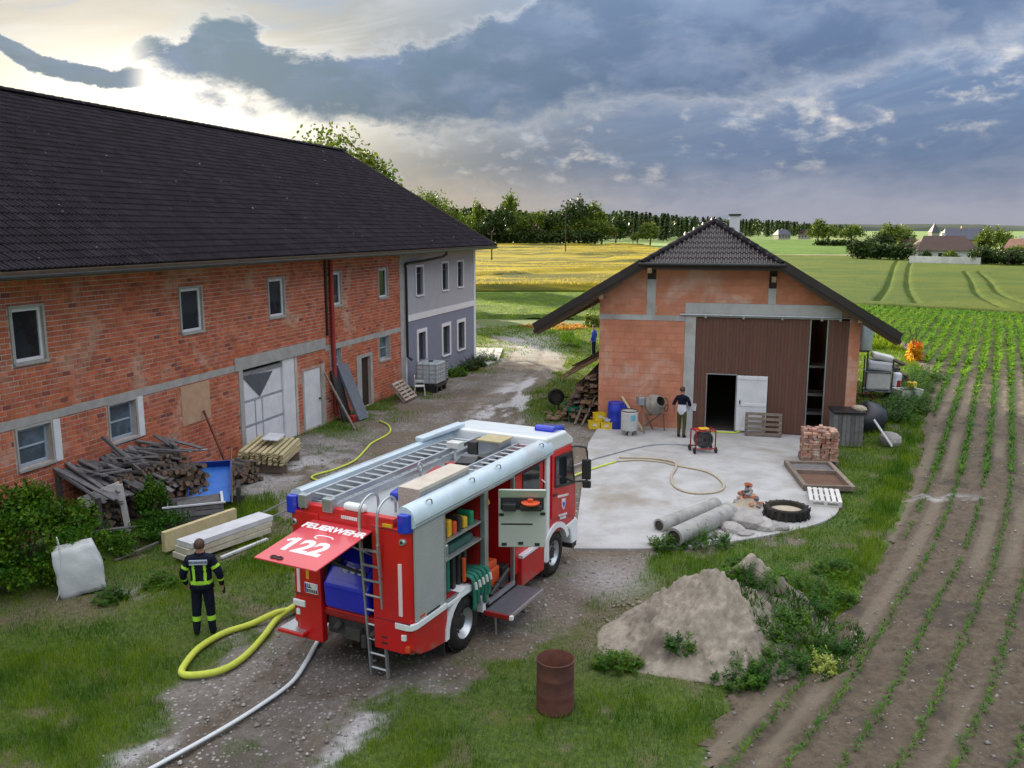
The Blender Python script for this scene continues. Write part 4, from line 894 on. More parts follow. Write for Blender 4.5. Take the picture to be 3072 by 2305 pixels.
text_mesh('plate_lettering', '122', .08, m_blk, pl, face_rear(-1.54, 1.98, 1.305), bold=.003) if False else part('plate_lettering', m_blk, lambda q: [q.box(-1.541, -1.53, 2.05-k*.045, 2.075-k*.045, 1.28, 1.335) for k in range(5)], par=pl)
part('fascia_lettering', m_ltx, lambda q: [q.box(-1.508, -1.49, 1.02+k*.036, 1.046+k*.036, 2.66, 2.715) for k in range(9)])
# hatch raised over the rear opening
HL = 1.38; HA = math.atan2(.18, 1.36)
hatch = part('rear_hatch', m_flap, lambda q: q.box(-HL, 0, -.57, .62, -.03, 0), bevel=.012)
hatch.location = (-1.50, 1.29, 2.56); hatch.rotation_euler = (0, -HA, 0)
def flat(x, y, rz=PI*1.5): return Matrix.Translation((x, y, .0015)) @ Matrix.Rotation(rz, 4, 'Z')
text_mesh('hatch_lettering', 'FEUERWEHR', .215, m_ltx, hatch, flat(-.22, .03), bold=.011)
text_mesh('hatch_lettering', '122', .54, m_ltx, hatch, flat(-.86, .09), bold=.022)
part('hatch_lettering', m_ltx, lambda q: q.beam((-.672, .415, .002), (-.765, .505, .002), .07, .003), par=hatch)
part('phone_symbol', m_ltx, lambda q: (q.tube([(-.50+.10*math.sin(a)*.62, .17*math.cos(a), .002) for a in [PI*.05+PI*.9*i/10 for i in range(11)]], [.02]+[.014]*9+[.02], 6, flat=.1), q.tube([(-.50-.10*math.sin(a)*.62, .17*math.cos(a), .002) for a in [PI*.05+PI*.9*i/10 for i in range(4)]], .014, 6, flat=.1)), par=hatch)
part('hatch_handle', m_blk, lambda q: [q.tube([(-1.28+.035*math.cos(a), .20+k*.11+.055*math.sin(a), .012) for a in [2*PI*i/14 for i in range(14)]], .012, 6, closed=True) for k in (0, 1)], par=hatch)
part('hatch_underside', m_red2, bx(-HL+.03, -.03, -.52, .52, -.045, -.031), par=hatch)
for y in (.78, 1.80): part('gas_strut', m_galv, lambda q: q.tube([(-1.35, y, 2.05), (-2.0, y, 2.46)], .014, 6))
# pump in the rear opening
pump = part('pump', m_pump, lambda q: (q.prism([(-1.50, 1.06), (-1.54, 1.50), (-1.30, 1.78), (-1.0, 2.0), (-.75, 2.0), (-.75, 1.06)], .86, 1.76, 'y'),), bevel=.07, seg=3)
part('control_panel', m_pump, lambda q: q.prism([(-1.48, 1.58), (-1.28, 1.84), (-1.24, 1.82), (-1.44, 1.56)], .95, 1.66, 'y'), par=pump)
for k in range(3): part('gauge', m_ltx, lambda q: q.lathe([(0, .02), (.05, .02), (.055, 0), (.055, -.05)], 16, (0, 0, 0), 'z'), par=pump, smooth=True).matrix_basis = Matrix.Translation((-1.36, 1.10+k*.145, 1.74)) @ Matrix.Rotation(-R(38), 4, 'Y')
part('pump_valve', m_blk, lambda q: (q.obox((-1.33, 1.58, 1.80), (.10, .18, .20), (0, -.6, 0)), q.tube(spline([(-1.50, 1.70, 2.02), (-1.48, 1.45, 1.86), (-1.45, 1.2, 1.80), (-1.46, .9, 1.78)], 5), .025, 6)), par=pump)
part('hose_reel', m_blk, lambda q: [q.lathe([(.20, .84+i*.042), (.24, .861+i*.042), (.20, .882+i*.042)], 20, (-.95, 0, 2.24), 'y') for i in range(21)], smooth=True)
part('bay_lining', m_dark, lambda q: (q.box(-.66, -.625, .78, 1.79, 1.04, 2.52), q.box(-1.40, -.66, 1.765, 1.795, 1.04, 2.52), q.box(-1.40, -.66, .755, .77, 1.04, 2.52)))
part('tow_hitch', m_chas, lambda q: (q.box(-1.38, -1.2, .62, 1.78, .58, .92), q.box(-1.50, -1.35, 1.05, 1.35, .60, .80), q.tube([(-1.45, 1.0, .72), (-1.45, 1.0, .5)], .05, 8), q.tube([(-1.42, 1.5, .8), (-1.55, 1.5, .74)], .06, 10), q.tube([(-1.42, .8, .8), (-1.52, .8, .75)], .05, 10)), bevel=.01)
part('underride_bar', m_red2, bx(-1.46, -1.40, .76, 1.80, .93, 1.0), bevel=.01)
for y0, y1 in ((2.10, 2.66),): s_ = part('rear_step', m_red, bx(-1.66, -1.22, y0, y1, .50, .56), bevel=.012); part('step_tread', m_alu, bx(-1.63, -1.24, y0+.03, y1-.03, .561, .572), par=s_)
# folding access ladder at the rear
def ladder(q, p, u, l, wv, wd, n, r=.022, st=.035):
    p, u, wv = Vector(p), Vector(u).normalized(), Vector(wv).normalized()
    for k in (0, 1): q.beam(p+wv*wd*k, p+wv*wd*k+u*l, st, st*1.6)
    for i in range(n): c = p+u*(l*(i+.5)/n); q.tube([c, c+wv*wd], r, 6)
rla = part('rear_ladder', m_alu, lambda q: ladder(q, (-1.36, .60, .02), (-.105, -.02, 1), 2.38, (0, 1, 0), .33, 9))
for y in (.56, .90): part('grab_rail', m_alu, lambda q: q.tube(spline([(-1.60, y, 2.25), (-1.60, y, 2.80), (-1.52, y, 2.98), (-1.30, y, 3.06), (-1.12, y, 2.98), (-1.10, y, 2.76)], 4), .022, 8), par=rla, smooth=True)
part('ladder_stay', m_red2, lambda q: q.tube([(-1.44, .50, 1.7), (-1.58, .58, 1.85)], .015, 6), par=rla)
# swung-out equipment wall and fold-down step
def panel(q): q.box(0, .86, -.04, .04, 1.50, 2.58)
ep = part('swing_panel', m_cream, panel, bevel=.012); ep.location = (1.27, -.02, 0); ep.rotation_euler = (0, 0, -R(62.5)-.02)
part('panel_recess', m_blk, bx(.04, .82, -.06, -.041, 2.22, 2.44), par=ep)
part('panel_rail', m_alu, bx(.0, .86, -.06, -.041, 2.46, 2.58), par=ep)
part('panel_slot', m_blk, bx(.05, .62, -.048, -.041, 1.93, 1.955), par=ep)
for x, z in ((.10, 1.56), (.70, 1.56), (.40, 1.58), (.05, 2.12), (.80, 2.14)): part('panel_latch', m_blk, bx(x-.04, x+.05, -.055, -.041, z-.025, z+.025), par=ep)
part('orange_reel', m_ora, lambda q: (q.lathe([(0, .0), (.16, 0), (.17, .03), (.05, .04), (.05, .09), (0, .09)], 20, (.58, -.16, 2.36), 'z')), par=ep, smooth=True)
part('tool_holder', m_blk, lambda q: (q.box(.08, .32, -.20, -.061, 2.23, 2.36), q.box(.40, .78, -.22, -.061, 2.24, 2.33)), par=ep, bevel=.01)
fs = part('fold_step', pm('step_plate', (.13, .135, .16), (.11, .115, .135), 12, .45, .4, 150, metal=.4), lambda q: q.box(.75, 2.07, -.52, -.01, .43, .46), bevel=.006)
part('step_edge', m_alu, bx(.74, 2.08, -.56, -.521, .42, .475), par=fs); part('step_side', m_red2, bx(.70, .749, -.52, -.02, .40, .475), par=fs); part('step_lamp', m_ltx, bx(.69, .76, -.60, -.54, .41, .48), par=fs)
part('step_leg', m_alu, lambda q: q.tube([(.80, -.20, .44), (.84, -.20, .0)], .02, 8), par=fs)
# ================================================================== PEOPLE
m_skin = pm('skin', (.46, .25, .17), (.42, .22, .15), 9, .55)
m_hair = pm('brown_hair', (.045, .022, .012), (.07, .035, .018), 40, .6, .4, 120)
m_navy = pm('navy_cloth', (.007, .010, .022), (.013, .016, .030), 9, .9, 1.0, 14, spec=.1)
m_hiv = pm('hi_vis', (.38, .72, .04), (.34, .66, .04), 5, .6)
m_boot = pm('boot_leather', (.010, .010, .011), (.016, .015, .014), 8, .6, spec=.2)
m_olive = pm('olive_cloth', (.085, .085, .035), (.060, .060, .024), 9, .9, 1.0, 14, spec=.1)
m_tee = pm('white_cloth', (.62, .64, .70), (.55, .57, .64), 5, .85, .3, 30)
m_royal = pm('royal_cloth', (.015, .05, .42), (.012, .04, .34), 5, .8, .3, 30)
def body(name, J, E_, rad, mats, region, parent, sub=4):
    """one continuous figure grown by Skin + Subdivision over a posed skeleton; region(bone, t, p) gives the material slot"""
    names = list(J); me = bpy.data.meshes.new(name); me.from_pydata([J[n] for n in names], [(names.index(a), names.index(b_)) for a, b_ in E_], [])
    o = bpy.data.objects.new(name, me); C.objects.link(o)
    o.modifiers.new('skin', 'SKIN').use_smooth_shade = True
    sv = me.skin_vertices[0].data
    for i, n in enumerate(names): r = rad[n]; sv[i].radius = r if isinstance(r, tuple) else (r, r); sv[i].use_root = (n == 'pelvis')
    s_ = o.modifiers.new('sub', 'SUBSURF'); s_.levels = s_.render_levels = sub
    new = bpy.data.meshes.new_from_object(o.evaluated_get(bpy.context.evaluated_depsgraph_get())); bpy.data.objects.remove(o); new.name = name
    o = bpy.data.objects.new(name, new); C.objects.link(o); o.parent = parent; new.materials.clear()
    for m in mats: new.materials.append(m)
    V = {n: Vector(J[n]) for n in names}
    idx = []
    for p in new.polygons:
        c = p.center; best = (9, None, 0)
        for a, b_ in E_:
            d = V[b_]-V[a]; t = max(0, min(1, (c-V[a]).dot(d)/max(d.length_squared, 1e-9))); q = (c-(V[a]+d*t)).length/((max(rad[a]) if isinstance(rad[a], tuple) else rad[a])*(1-t)+(max(rad[b_]) if isinstance(rad[b_], tuple) else rad[b_])*t)
            if q < best[0]: best = (q, (a, b_), t)
        idx.append(region(best[1], best[2], c))
    new.polygons.foreach_set('material_index', idx); new.polygons.foreach_set('use_smooth', [True]*len(idx)); new.update(); return o
def human(h=1.8, arms=None, legs=None, turn=0, bulk=1.0):
    """joints for a standing figure facing +y; arms gives per side (elbow, wrist) offsets"""
    k = h/1.8; J = {}; Rd = {}
    def S(n, p, r): J[n] = tuple(c*k for c in p); Rd[n] = tuple(c*k for c in r) if isinstance(r, tuple) else r*k
    S('pelvis', (0, 0, .96), (.155*bulk, .115*bulk)); S('belly', (0, .0, 1.12), (.155*bulk, .115*bulk)); S('chest', (0, -.005, 1.33), (.18*bulk, .125*bulk)); S('collar', (0, -.01, 1.46), (.12, .09)); S('neck', (0, 0, 1.53), .058)
    ct, st_ = math.cos(turn), math.sin(turn)
    S('head_low', (0, .012, 1.60), (.072, .085)); S('head_mid', (0, .008, 1.68), (.082, .098)); S('head_top', (0, -.005, 1.755), (.062, .075))
    S('nose', (-st_*.115, .008+ct*.115, 1.665), .014); S('chin', (-st_*.075, .012+ct*.075, 1.59), .03)
    E_ = [('pelvis', 'belly'), ('belly', 'chest'), ('chest', 'collar'), ('collar', 'neck'), ('neck', 'head_low'), ('head_low', 'head_mid'), ('head_mid', 'head_top'), ('head_mid', 'nose'), ('head_low', 'chin')]
    for s, L in ((-1, 'l'), (1, 'r')):
        el, wr = (arms or {}).get(L, ((s*.275, -.03, 1.17), (s*.29, .06, .93)))
        S(L+'sho', (s*.185, -.01, 1.43), .082*bulk); S(L+'elb', el, .062*bulk); S(L+'wri', wr, .046)
        w = Vector(wr); d = (w-Vector(el)).normalized(); ac = Vector((s, 0, 0)); ac = (ac-d*ac.dot(d)).normalized(); fr = Vector((0, 1, 0)); fr = (fr-d*fr.dot(d)).normalized()
        pa = w+d*.075; S(L+'palm', pa, (.034, .024))
        for i, (off, ln) in enumerate(((-.030, .055), (-.010, .075), (.010, .082), (.028, .070))):
            f1 = pa+fr*off+d*.04; f2 = f1+d*ln*.62+ac*(-s*.0)-ac*.012; S('%sf%da' % (L, i), f1, .0095); S('%sf%db' % (L, i), f2-ac*.012, .0075); E_ += [(L+'palm', '%sf%da' % (L, i)), ('%sf%da' % (L, i), '%sf%db' % (L, i))]
        t1 = w+d*.05+fr*.045; S(L+'tha', t1, .011); S(L+'thb', t1+d*.045+fr*.012, .009); E_ += [(L+'palm', L+'tha'), (L+'tha', L+'thb')]
        lg = (legs or {}).get(L, (s*.11, 0, 0))
        S(L+'hip', (s*.092, 0, .90), .098*bulk); S(L+'kne', (s*.10+(lg[0]-s*.1)*.5, .012+lg[1]*.5, .50), .072*bulk); S(L+'ank', (lg[0], lg[1]-.02, .11), .056*bulk); S(L+'hee', (lg[0], lg[1]-.05, .045), .045); S(L+'toe', (lg[0]+s*.02, lg[1]+.15, .035), (.045, .035))
        E_ += [('collar', L+'sho'), (L+'sho', L+'elb'), (L+'elb', L+'wri'), (L+'wri', L+'palm'), ('pelvis', L+'hip'), (L+'hip', L+'kne'), (L+'kne', L+'ank'), (L+'ank', L+'hee'), (L+'hee', L+'toe')]
    return J, E_, Rd
def hair_cap(par, h=1.8, mat=None, turn=0):
    k = h/1.8; q = MB(); n, mN = 20, 10; vs = []; fs = []
    for j in range(mN+1):
        ph = PI*.62*j/mN
        for i in range(n):
            th = 2*PI*i/n; r = 1+.04*math.sin(7*th+j)+random.uniform(-.03, .03)
            cut = 1 if math.cos(th-turn-PI/2) < .35 else (.62 if j/mN > .62 else 1)
            pp = ph*cut; vs.append((.094*k*r*math.sin(pp)*math.cos(th), (.0+.112*r*math.sin(pp)*math.sin(th)-.008)*k, (1.70+.112*r*math.cos(pp))*k))
    fs = [(j*n+i, j*n+(i+1) % n, (j+1)*n+(i+1) % n, (j+1)*n+i) for j in range(mN) for i in range(n)]
    q.add(vs, fs); o = q.build('hair', mat or m_hair, par, smooth='all'); return o
def ears_eyes(par, h=1.8, turn=0):
    k = h/1.8
    for s in (-1, 1):
        q = MB(); q.lathe([(0, -.008), (.014, -.006), (.022, .004), (.016, .010), (0, .008)], 10, (s*.088*k, 0, 1.675*k), 'x'); q.build('ear', m_skin, par, smooth='all')
        q = MB(); a = turn+s*.35; q.lathe([(0, -.010), (.008, -.007), (.010, 0), (.008, .007), (0, .010)], 8, (-math.sin(a)*.088*k, math.cos(a)*.098*k, 1.69*k), 'z'); q.build('eye', m_boot, par, smooth='all')
# firefighter watching the barn, back to us
ff = empty('person', (-5.55, 14.72, 0), R(6), 'firefighter in navy turnout suit with yellow-green stripes standing on grass', 'person')
J, E_, Rd = human(1.80, dict(l=((-.315, -.02, 1.17), (-.30, .10, .95)), r=((.325, -.03, 1.17), (.335, .06, .93))), dict(l=(-.13, .0, 0), r=(.14, .02, 0)), turn=.3, bulk=1.22)
def reg_ff(b_, t, c):
    a, d = b_
    if a in ('head_low', 'head_mid') or d in ('head_mid', 'nose', 'chin'): return 0
    if d == 'neck' or (a == 'neck'): return 2 if c.z < 1.56 else 0
    if a in ('pelvis', 'belly', 'chest', 'collar') and d in ('belly', 'chest', 'collar'):
        if .98 < c.z < 1.06: return 1
        if 1.06 < c.z < 1.38 and .075 < abs(c.x)+.02*(1.2-c.z) < .118: return 1
        return 2
    if a[1:] == 'sho' and .42 < t < .60: return 1
    if a[1:] == 'elb' and .40 < t < .58: return 1
    if a[1:] in ('sho', 'elb') or d[1:] == 'sho': return 2
    if a[1:] in ('wri', 'palm') or a[1:2] == 'f' or a[1:3] == 'th': return 4
    if a[1:] == 'kne' and .34 < t < .58: return 1
    if a[1:] in ('ank', 'hee'): return 3
    return 2
body('body', J, E_, Rd, [m_skin, m_hiv, m_navy, m_boot, m_skin], reg_ff, ff)
hair_cap(ff, turn=.3); ears_eyes(ff, turn=.3)
q = MB(); q.lathe([(.085, 1.50), (.098, 1.52), (.090, 1.565), (.075, 1.56)], 20, axis='z'); q.build('jacket_collar', m_navy, ff, smooth=True)
q = MB(); q.lathe([(.205, .90), (.215, .905), (.205, .985), (.20, 1.0)], 28, axis='z'); jh = q.build('jacket_hem', m_navy, ff, smooth='all'); jh.scale = (1.0, .78, 1)
lb = MB(); lb.box(-.155, .155, -.172, -.150, 1.385, 1.47); lb = lb.build('back_label', pm('label_grey', (.45, .52, .66), None, 4, .5), ff)
text_mesh('label_lettering', 'FEUERWEHR', .055, m_navy, lb, Matrix.Translation((0, -.1735, 1.427)) @ Matrix.Rotation(PI/2, 4, 'X'), bold=.001)
q = MB(); q.tube(spline([(.36, .08, .88), (.37, .10, .80), (.355, .08, .74), (.34, .08, .80)], 4), .014, 6); q.build('glove', m_boot, ff)
# man by the gate, olive trousers, white sheet in his hands
mn = empty('person', (5.93, 29.75, .035), R(-28), 'man in navy top and olive trousers holding a white cloth beside the gate', 'person')
J, E_, Rd = human(1.78, dict(l=((-.30, -.05, 1.18), (-.31, .06, .96)), r=((.27, .06, 1.17), (.16, .30, 1.12))), dict(l=(-.10, .03, 0), r=(.10, -.02, 0)), turn=-.4)
def reg_mn(b_, t, c):
    a, d = b_
    if a in ('head_low', 'head_mid', 'neck') or d in ('neck', 'nose', 'chin'): return 0
    if a in ('pelvis', 'belly', 'chest', 'collar') and d in ('belly', 'chest', 'collar'): return 1 if c.z > 1.17 else 2
    if a[1:] == 'sho' or d[1:] == 'sho': return 1
    if a[1:] in ('elb', 'wri', 'palm') or a[1:2] == 'f' or a[1:3] == 'th': return 0
    if a[1:] in ('ank', 'hee'): return 4
    return 3 if c.z < .98 else 2
body('body', J, E_, Rd, [m_skin, m_navy, m_tee, m_olive, m_boot], reg_mn, mn, 3); hair_cap(mn, turn=-.4); ears_eyes(mn, turn=-.4)
cl = empty('cloth', (0, 0, 0), 0, 'white cloth held out by the man at the barn gate', 'cloth')
q = MB(); nx, nz = 10, 6; vs = [(-.10+.5*i/nx, .34+.03*math.sin(i*1.3+j), 1.16-.26*j/nz+.03*math.sin(i*.9)) for j in range(nz+1) for i in range(nx+1)]
vs += [(x, y+.012, z) for x, y, z in vs]; m_ = (nx+1)*(nz+1)
fs_ = [(j*(nx+1)+i, j*(nx+1)+i+1, (j+1)*(nx+1)+i+1, (j+1)*(nx+1)+i) for j in range(nz) for i in range(nx)]; q.add(vs, fs_+[tuple(i+m_ for i in f[::-1]) for f in fs_])
co_ = q.build('cloth', m_tee, smooth='all', fixn=False); bpy.data.objects.remove(cl); co_.location = mn.location; co_.rotation_euler = mn.rotation_euler; tag(co_, 'white cloth held out by the man at the barn gate', 'cloth')
# figure in blue beyond the left corner of the barn
p3_ = empty('person', (4.75, 50.2, 0), R(60), 'small figure in royal blue coat on grass beyond the barn corner', 'person')
J, E_, Rd = human(1.75, None, None, 0)
body('body', J, E_, Rd, [m_skin, m_royal, m_navy, m_boot], lambda b_, t, c: 0 if (b_[0] in ('head_low', 'head_mid', 'neck') or b_[0][1:] in ('wri', 'palm') or b_[0][1:2] == 'f') else (1 if c.z > .80 else (3 if c.z < .12 else 2)), p3_, 2); hair_cap(p3_); ears_eyes(p3_)
# ================================================================== THINGS IN THE YARD
m_rust = pm('rust', (.115, .040, .028), (.16, .06, .038), 6, .85, .5, 40, c3=(.085, .032, .026))
m_wood = pm('old_wood', (.24, .19, .15), (.17, .135, .11), 6, .9, .4, 50, rnd=.5)
m_grey = pm('grey_wood', (.17, .165, .17), (.115, .11, .118), 6, .9, .45, 50, rnd=.6)
m_pine = pm('pale_pine', (.52, .46, .27), (.45, .38, .21), 5, .8, .3, 50, rnd=.3)
m_cut = pm('log_end', (.22, .15, .095), (.14, .09, .06), 14, .9, .3, 60, rnd=.5)
m_bark = pm('bark', (.105, .092, .085), (.065, .056, .052), 10, .95, .6, 40, rnd=.5)
m_bluep = pm('blue_plastic', (.012, .035, .42), (.010, .03, .34), 3, .4)
m_yelc = pm('yellow_crate', (.72, .52, .02), (.64, .45, .02), 3, .5)
m_whp = pm('white_plastic', (.62, .63, .62), (.54, .55, .54), 4, .5, .1)
m_pvc = pm('pale_panel', (.58, .60, .64), (.50, .52, .56), 3, .6, .15)
m_hosey = pm('hose_yellow', (.52, .60, .07), (.46, .53, .06), 12, .75, .3, 120)
m_hosew = pm('hose_white', (.58, .62, .64), (.52, .56, .58), 14, .8, .3, 120)
m_hoseb = pm('hose_beige', (.42, .37, .27), (.36, .31, .22), 14, .8, .3, 120)
m_sand = pm('sand', (.42, .36, .28), (.36, .31, .24), 6, .95, .4, 40)
m_soil = pm('mound_soil', (.32, .28, .23), (.215, .185, .148), 4.5, .97, 1.0, 14, c3=(.125, .105, .085))
m_stone = pm('stone', (.34, .32, .31), (.26, .25, .24), 5, .9, .5, 30, rnd=.35)
m_cpipe = pm('pipe_concrete', (.36, .355, .345), (.27, .265, .26), 4, .9, .6, 30, c3=(.20, .195, .18))
def T(name, loc, rz, label, cat, group=None): return empty(name, loc, rz, label, cat, group)
def P(par, name, mat, fn, **k): q = MB(); fn(q); return q.build(name, mat, par, **k)
# rusty drum
t = T('rusty_drum', (.66, 12.26, 0), .3, 'open rusty steel drum standing on the grass near the earth mound', 'barrel')
P(t, 'drum_shell', m_rust, lambda q: (q.lathe([(.285, 0), (.29, .02), (.285, .05), (.285, .26), (.290, .28), (.285, .30), (.285, .53), (.290, .55), (.285, .57), (.285, .79), (.292, .81), (.28, .82), (.272, .80), (.272, .03), (0, .03)], 40)), smooth=True)
P(t, 'ash', m_dark, lambda q: q.lathe([(0, .22), (.14, .24), (.271, .2)], 24), smooth=True)
# hoses
def hose(label, pts, r, mat, flat=.8, n=8, coup=None):
    pts = spline(pts, n); q = MB(); q.tube(pts, r, 10, flat=flat); o = q.build('fire_hose', mat, smooth='all'); tag(o, label, 'hose', 'fire hoses')
    return o
hz_ = .05
hose('thick yellow suction hose looped on the grass behind the fire engine', [(-3.62, 15.75, .45), (-4.05, 15.55, .22), (-4.36, 15.2, .08), (-4.43, 14.5, .06), (-4.55, 13.75, .06), (-4.78, 13.3, .06), (-5.16, 13.14, .06), (-5.40, 13.2, .06), (-5.46, 13.55, .06), (-5.42, 14.1, .06), (-5.18, 14.64, .06), (-4.8, 15.0, .06), (-4.42, 15.22, .17), (-4.15, 15.6, .10), (-3.9, 16.1, .07)], .058, m_hosey, 1)
hose('flat white hose running from the fire engine down the gravel drive', [(-3.12, 15.2, .60), (-3.28, 15.05, .3), (-3.40, 14.75, .05), (-3.44, 14.3, .035), (-3.47, 13.6, .035), (-3.55, 12.94, .035), (-3.86, 12.25, .035), (-4.24, 11.6, .035), (-4.83, 10.74, .035), (-6.2, 8.8, .035)], .055, m_hosew, .55)
hose('thin yellow hose snaking over pale gravel towards the house wall', [(-3.9, 22.6, .03), (-5.0, 23.9, .03), (-5.9, 24.75, .03), (-5.4, 25.6, .03), (-4.98, 26.6, .03), (-4.85, 28.0, .03), (-4.78, 28.95, .03), (-4.45, 30.1, .03), (-4.42, 30.9, .03), (-4.66, 31.8, .03), (-5.06, 32.45, .03)], .034, m_hosey, .9)
hose('beige hose lying in a wide loop on the concrete forecourt', [(3.3, 26.45, .06), (4.0, 26.6, .06), (4.7, 26.35, .06), (5.05, 25.95, .06), (5.87, 25.18, .06), (6.02, 23.9, .06), (5.65, 23.2, .06), (4.95, 23.1, .06), (4.6, 23.7, .06), (4.68, 24.7, .06), (5.0, 25.7, .09), (5.0, 26.3, .09), (4.4, 26.8, .06), (3.4, 26.9, .06)], .036, m_hoseb, .8)
hose('short yellow-green hose on the forecourt beside the fire engine cab', [(.9, 22.6, .06), (1.6, 24.4, .06), (2.2, 25.3, .06), (3.25, 26.4, .06)], .036, m_hosey, .8)
hose('grey hose crossing the forecourt to the red ventilator', [(1.6, 25.6, .06), (2.4, 26.5, .06), (2.9, 27.05, .06), (4.6, 28.5, .06), (5.75, 28.6, .06), (6.05, 28.0, .2)], .030, pm('hose_grey', (.34, .36, .39), None, 10, .8, .2, 100), .8)
hose('yellow-green hose lying across the open barn doorway', [(6.75, 30.62, .06), (7.2, 30.5, .06), (7.7, 30.4, .06), (8.0, 30.36, .06), (8.3, 30.7, .06)], .045, m_hosey, .8)
# earth mound
MC, MR = (3.92, 14.85), R(16)
def mound_h(x, y):
    r1 = np.hypot((x+.35)/1.85, (y+.1)/1.75); r2 = np.hypot((x-.55)/1.6, (y-.22)/1.45); r3 = np.hypot((x+1.3)/1.25, (y+.1)/1.3)
    h = np.maximum(np.maximum(1.52*np.clip(1-r1, 0, 1)**.95, 1.42*np.clip(1-r2, 0, 1)**.95), .62*np.clip(1-r3, 0, 1))
    a = np.arctan2(y+.1, x+.2); k = np.clip(h*2.5, 0, 1)
    rill = np.abs(fbm(a*5+3*fbm(x*1.2, y*1.2, 2, 4), np.hypot(x, y)*.7, 3, 79)-.5)
    return h*(.90+.30*(fbm(x*1.6, y*1.6, 4, 71)-.5))-rill*.34*k+(fbm(x*4.5, y*4.5, 3, 72)-.5)*.24*k+(fbm(x*13, y*13, 2, 75)-.5)*.13*k+(fbm(x*30, y*30, 1, 76)-.5)*.05*k
def mound():
    xs = np.linspace(-3.0, 3.0, 190); X, Y = np.meshgrid(xs, np.linspace(-2.4, 2.4, 150)); x = X.ravel(); y = Y.ravel(); h = mound_h(x, y); z = h-.06*(h < .02)-.03
    idx = np.arange(len(x)).reshape(X.shape); f = np.stack([idx[:-1, :-1], idx[:-1, 1:], idx[1:, 1:], idx[1:, :-1]], -1).reshape(-1, 4)
    f = f[(z[f] > -.06).any(1)]
    o = big_mesh('earth_mound', np.stack([x, y, z], 1), f, m_soil, None, True); o.location = (*MC, 0); o.rotation_euler = (0, 0, MR); tag(o, 'heap of pale earth with weeds growing on its right side', 'mound'); return o
md = mound()
# concrete pipes and rubble by the forecourt edge
def pipe(p, q_, r, label):
    p, q_ = Vector(p), Vector(q_); L = (q_-p).length; a = math.atan2(q_.y-p.y, q_.x-p.x); o = T('concrete_pipe', (*p.xy, 0), a, label, 'pipe', 'concrete pipes')
    P(o, 'pipe_shell', m_cpipe, lambda q: q.lathe([(r*.72, 0), (r, 0), (r*1.02, .1), (r, .2), (r, L-.15), (r*1.12, L-.12), (r*1.12, L), (r*.72, L)], 28, (0, 0, r), 'x'), smooth=True)
    P(o, 'bore_shade', m_dark, lambda q: q.lathe([(0, .02), (r*.73, .02)], 20, (0, 0, r), 'x'))  # flat dark disc in the mouth stands for the shaded bore
pipe((3.55, 20.1), (5.3, 21.75), .17, 'slim grey concrete pipe lying at the back of the forecourt edge'); pipe((3.72, 19.1), (5.45, 20.95), .23, 'thick grey concrete pipe lying in front beside green weeds')
def rock(name, c, size, mat, label=None, cat='stone', seed=0, par=None, grp=None):
    bm = bmesh.new(); bmesh.ops.create_icosphere(bm, subdivisions=2, radius=.5); rr = random.Random(seed)
    for v in bm.verts:
        d = v.co.normalized(); k = .75+.35*float(fbm(np.array([d.x*1.7+seed]), np.array([d.y*1.7+d.z*2.1]), 3, seed)[0]); v.co = Vector((d.x*size[0], d.y*size[1], d.z*size[2]))*k*.62
    me = bpy.data.meshes.new(name); bm.to_mesh(me); bm.free(); me.materials.append(mat); o = bpy.data.objects.new(name, me); C.objects.link(o); o.location = c; o.rotation_euler = (rr.uniform(-.15, .15), rr.uniform(-.15, .15), rr.uniform(0, 6))
    if par: o.parent = par
    else: tag(o, label, cat, grp)
    return o
for i, (x, y, sx, sy, sz, lb) in enumerate([(5.75, 20.75, 1.3, .8, .45, 'large flat grey concrete slab fragment beside the pipes'), (5.35, 20.15, .6, .45, .3, 'pale broken concrete lump in front of the large slab fragment'), (6.15, 20.35, .6, .5, .35, 'brownish rubble lump between the slab fragment and the tyre'), (6.5, 20.25, .45, .35, .22, 'small dark stone in front of the tractor tyre'), (4.95, 19.75, .35, .3, .2, 'small reddish stone beside the thick pipe'), (5.6, 19.95, .5, .35, .12, 'flat whitish stone at the forecourt edge')]):
    rock('stone', (x, y, sz*.22), (sx, sy, sz), m_stone, lb, 'stone', i+3, grp='rubble at the forecourt edge')
# tractor tyre filled with sand
t = T('tractor_tyre', (6.98, 21.25, .035), 0, 'large black tractor tyre lying flat with sand inside', 'tyre'); t.scale = (.88, .88, .88)
def tyr(q):
    q.lathe([(.47, .0), (.60, .0), (.63, .05), (.63, .24), (.60, .29), (.50, .30), (.47, .27), (.47, .0)], 44)
    for k in range(40):
        a = 2*PI*k/40; s = 1 if k % 2 else -1; q.obox((math.cos(a)*.638, math.sin(a)*.638, .145+s*.065), (.03, .045, .15), (0, s*.3, a))
P(t, 'tyre_ring', m_rub, tyr, smooth=True); P(t, 'sand_fill', m_sand, lambda q: q.lathe([(0, .17), (.3, .19), (.475, .16)], 24), smooth=True)
# small heap of broken bricks
t = T('brick_heap', (6.25, 22.15, .035), .4, 'small heap of broken red bricks and rubble on the forecourt', 'rubble')
for i in range(26):
    a = random.uniform(0, 6.28); r = random.uniform(0, .33); z = max(0, .52-r*1.6)*random.uniform(.3, 1)
    P(t, 'brick', [m_brick, m_stone, m_grey][i % 3], lambda q: q.obox((r*math.cos(a)*.8, r*math.sin(a), z+.05), (.22, .12, .08), (random.uniform(-.6, .6), random.uniform(-.6, .6), random.uniform(0, 3))))
P(t, 'mortar_dust', m_sand, lambda q: q.lathe([(.42, .0), (.28, .10), (.12, .32), (0, .40)], 14), smooth=True)
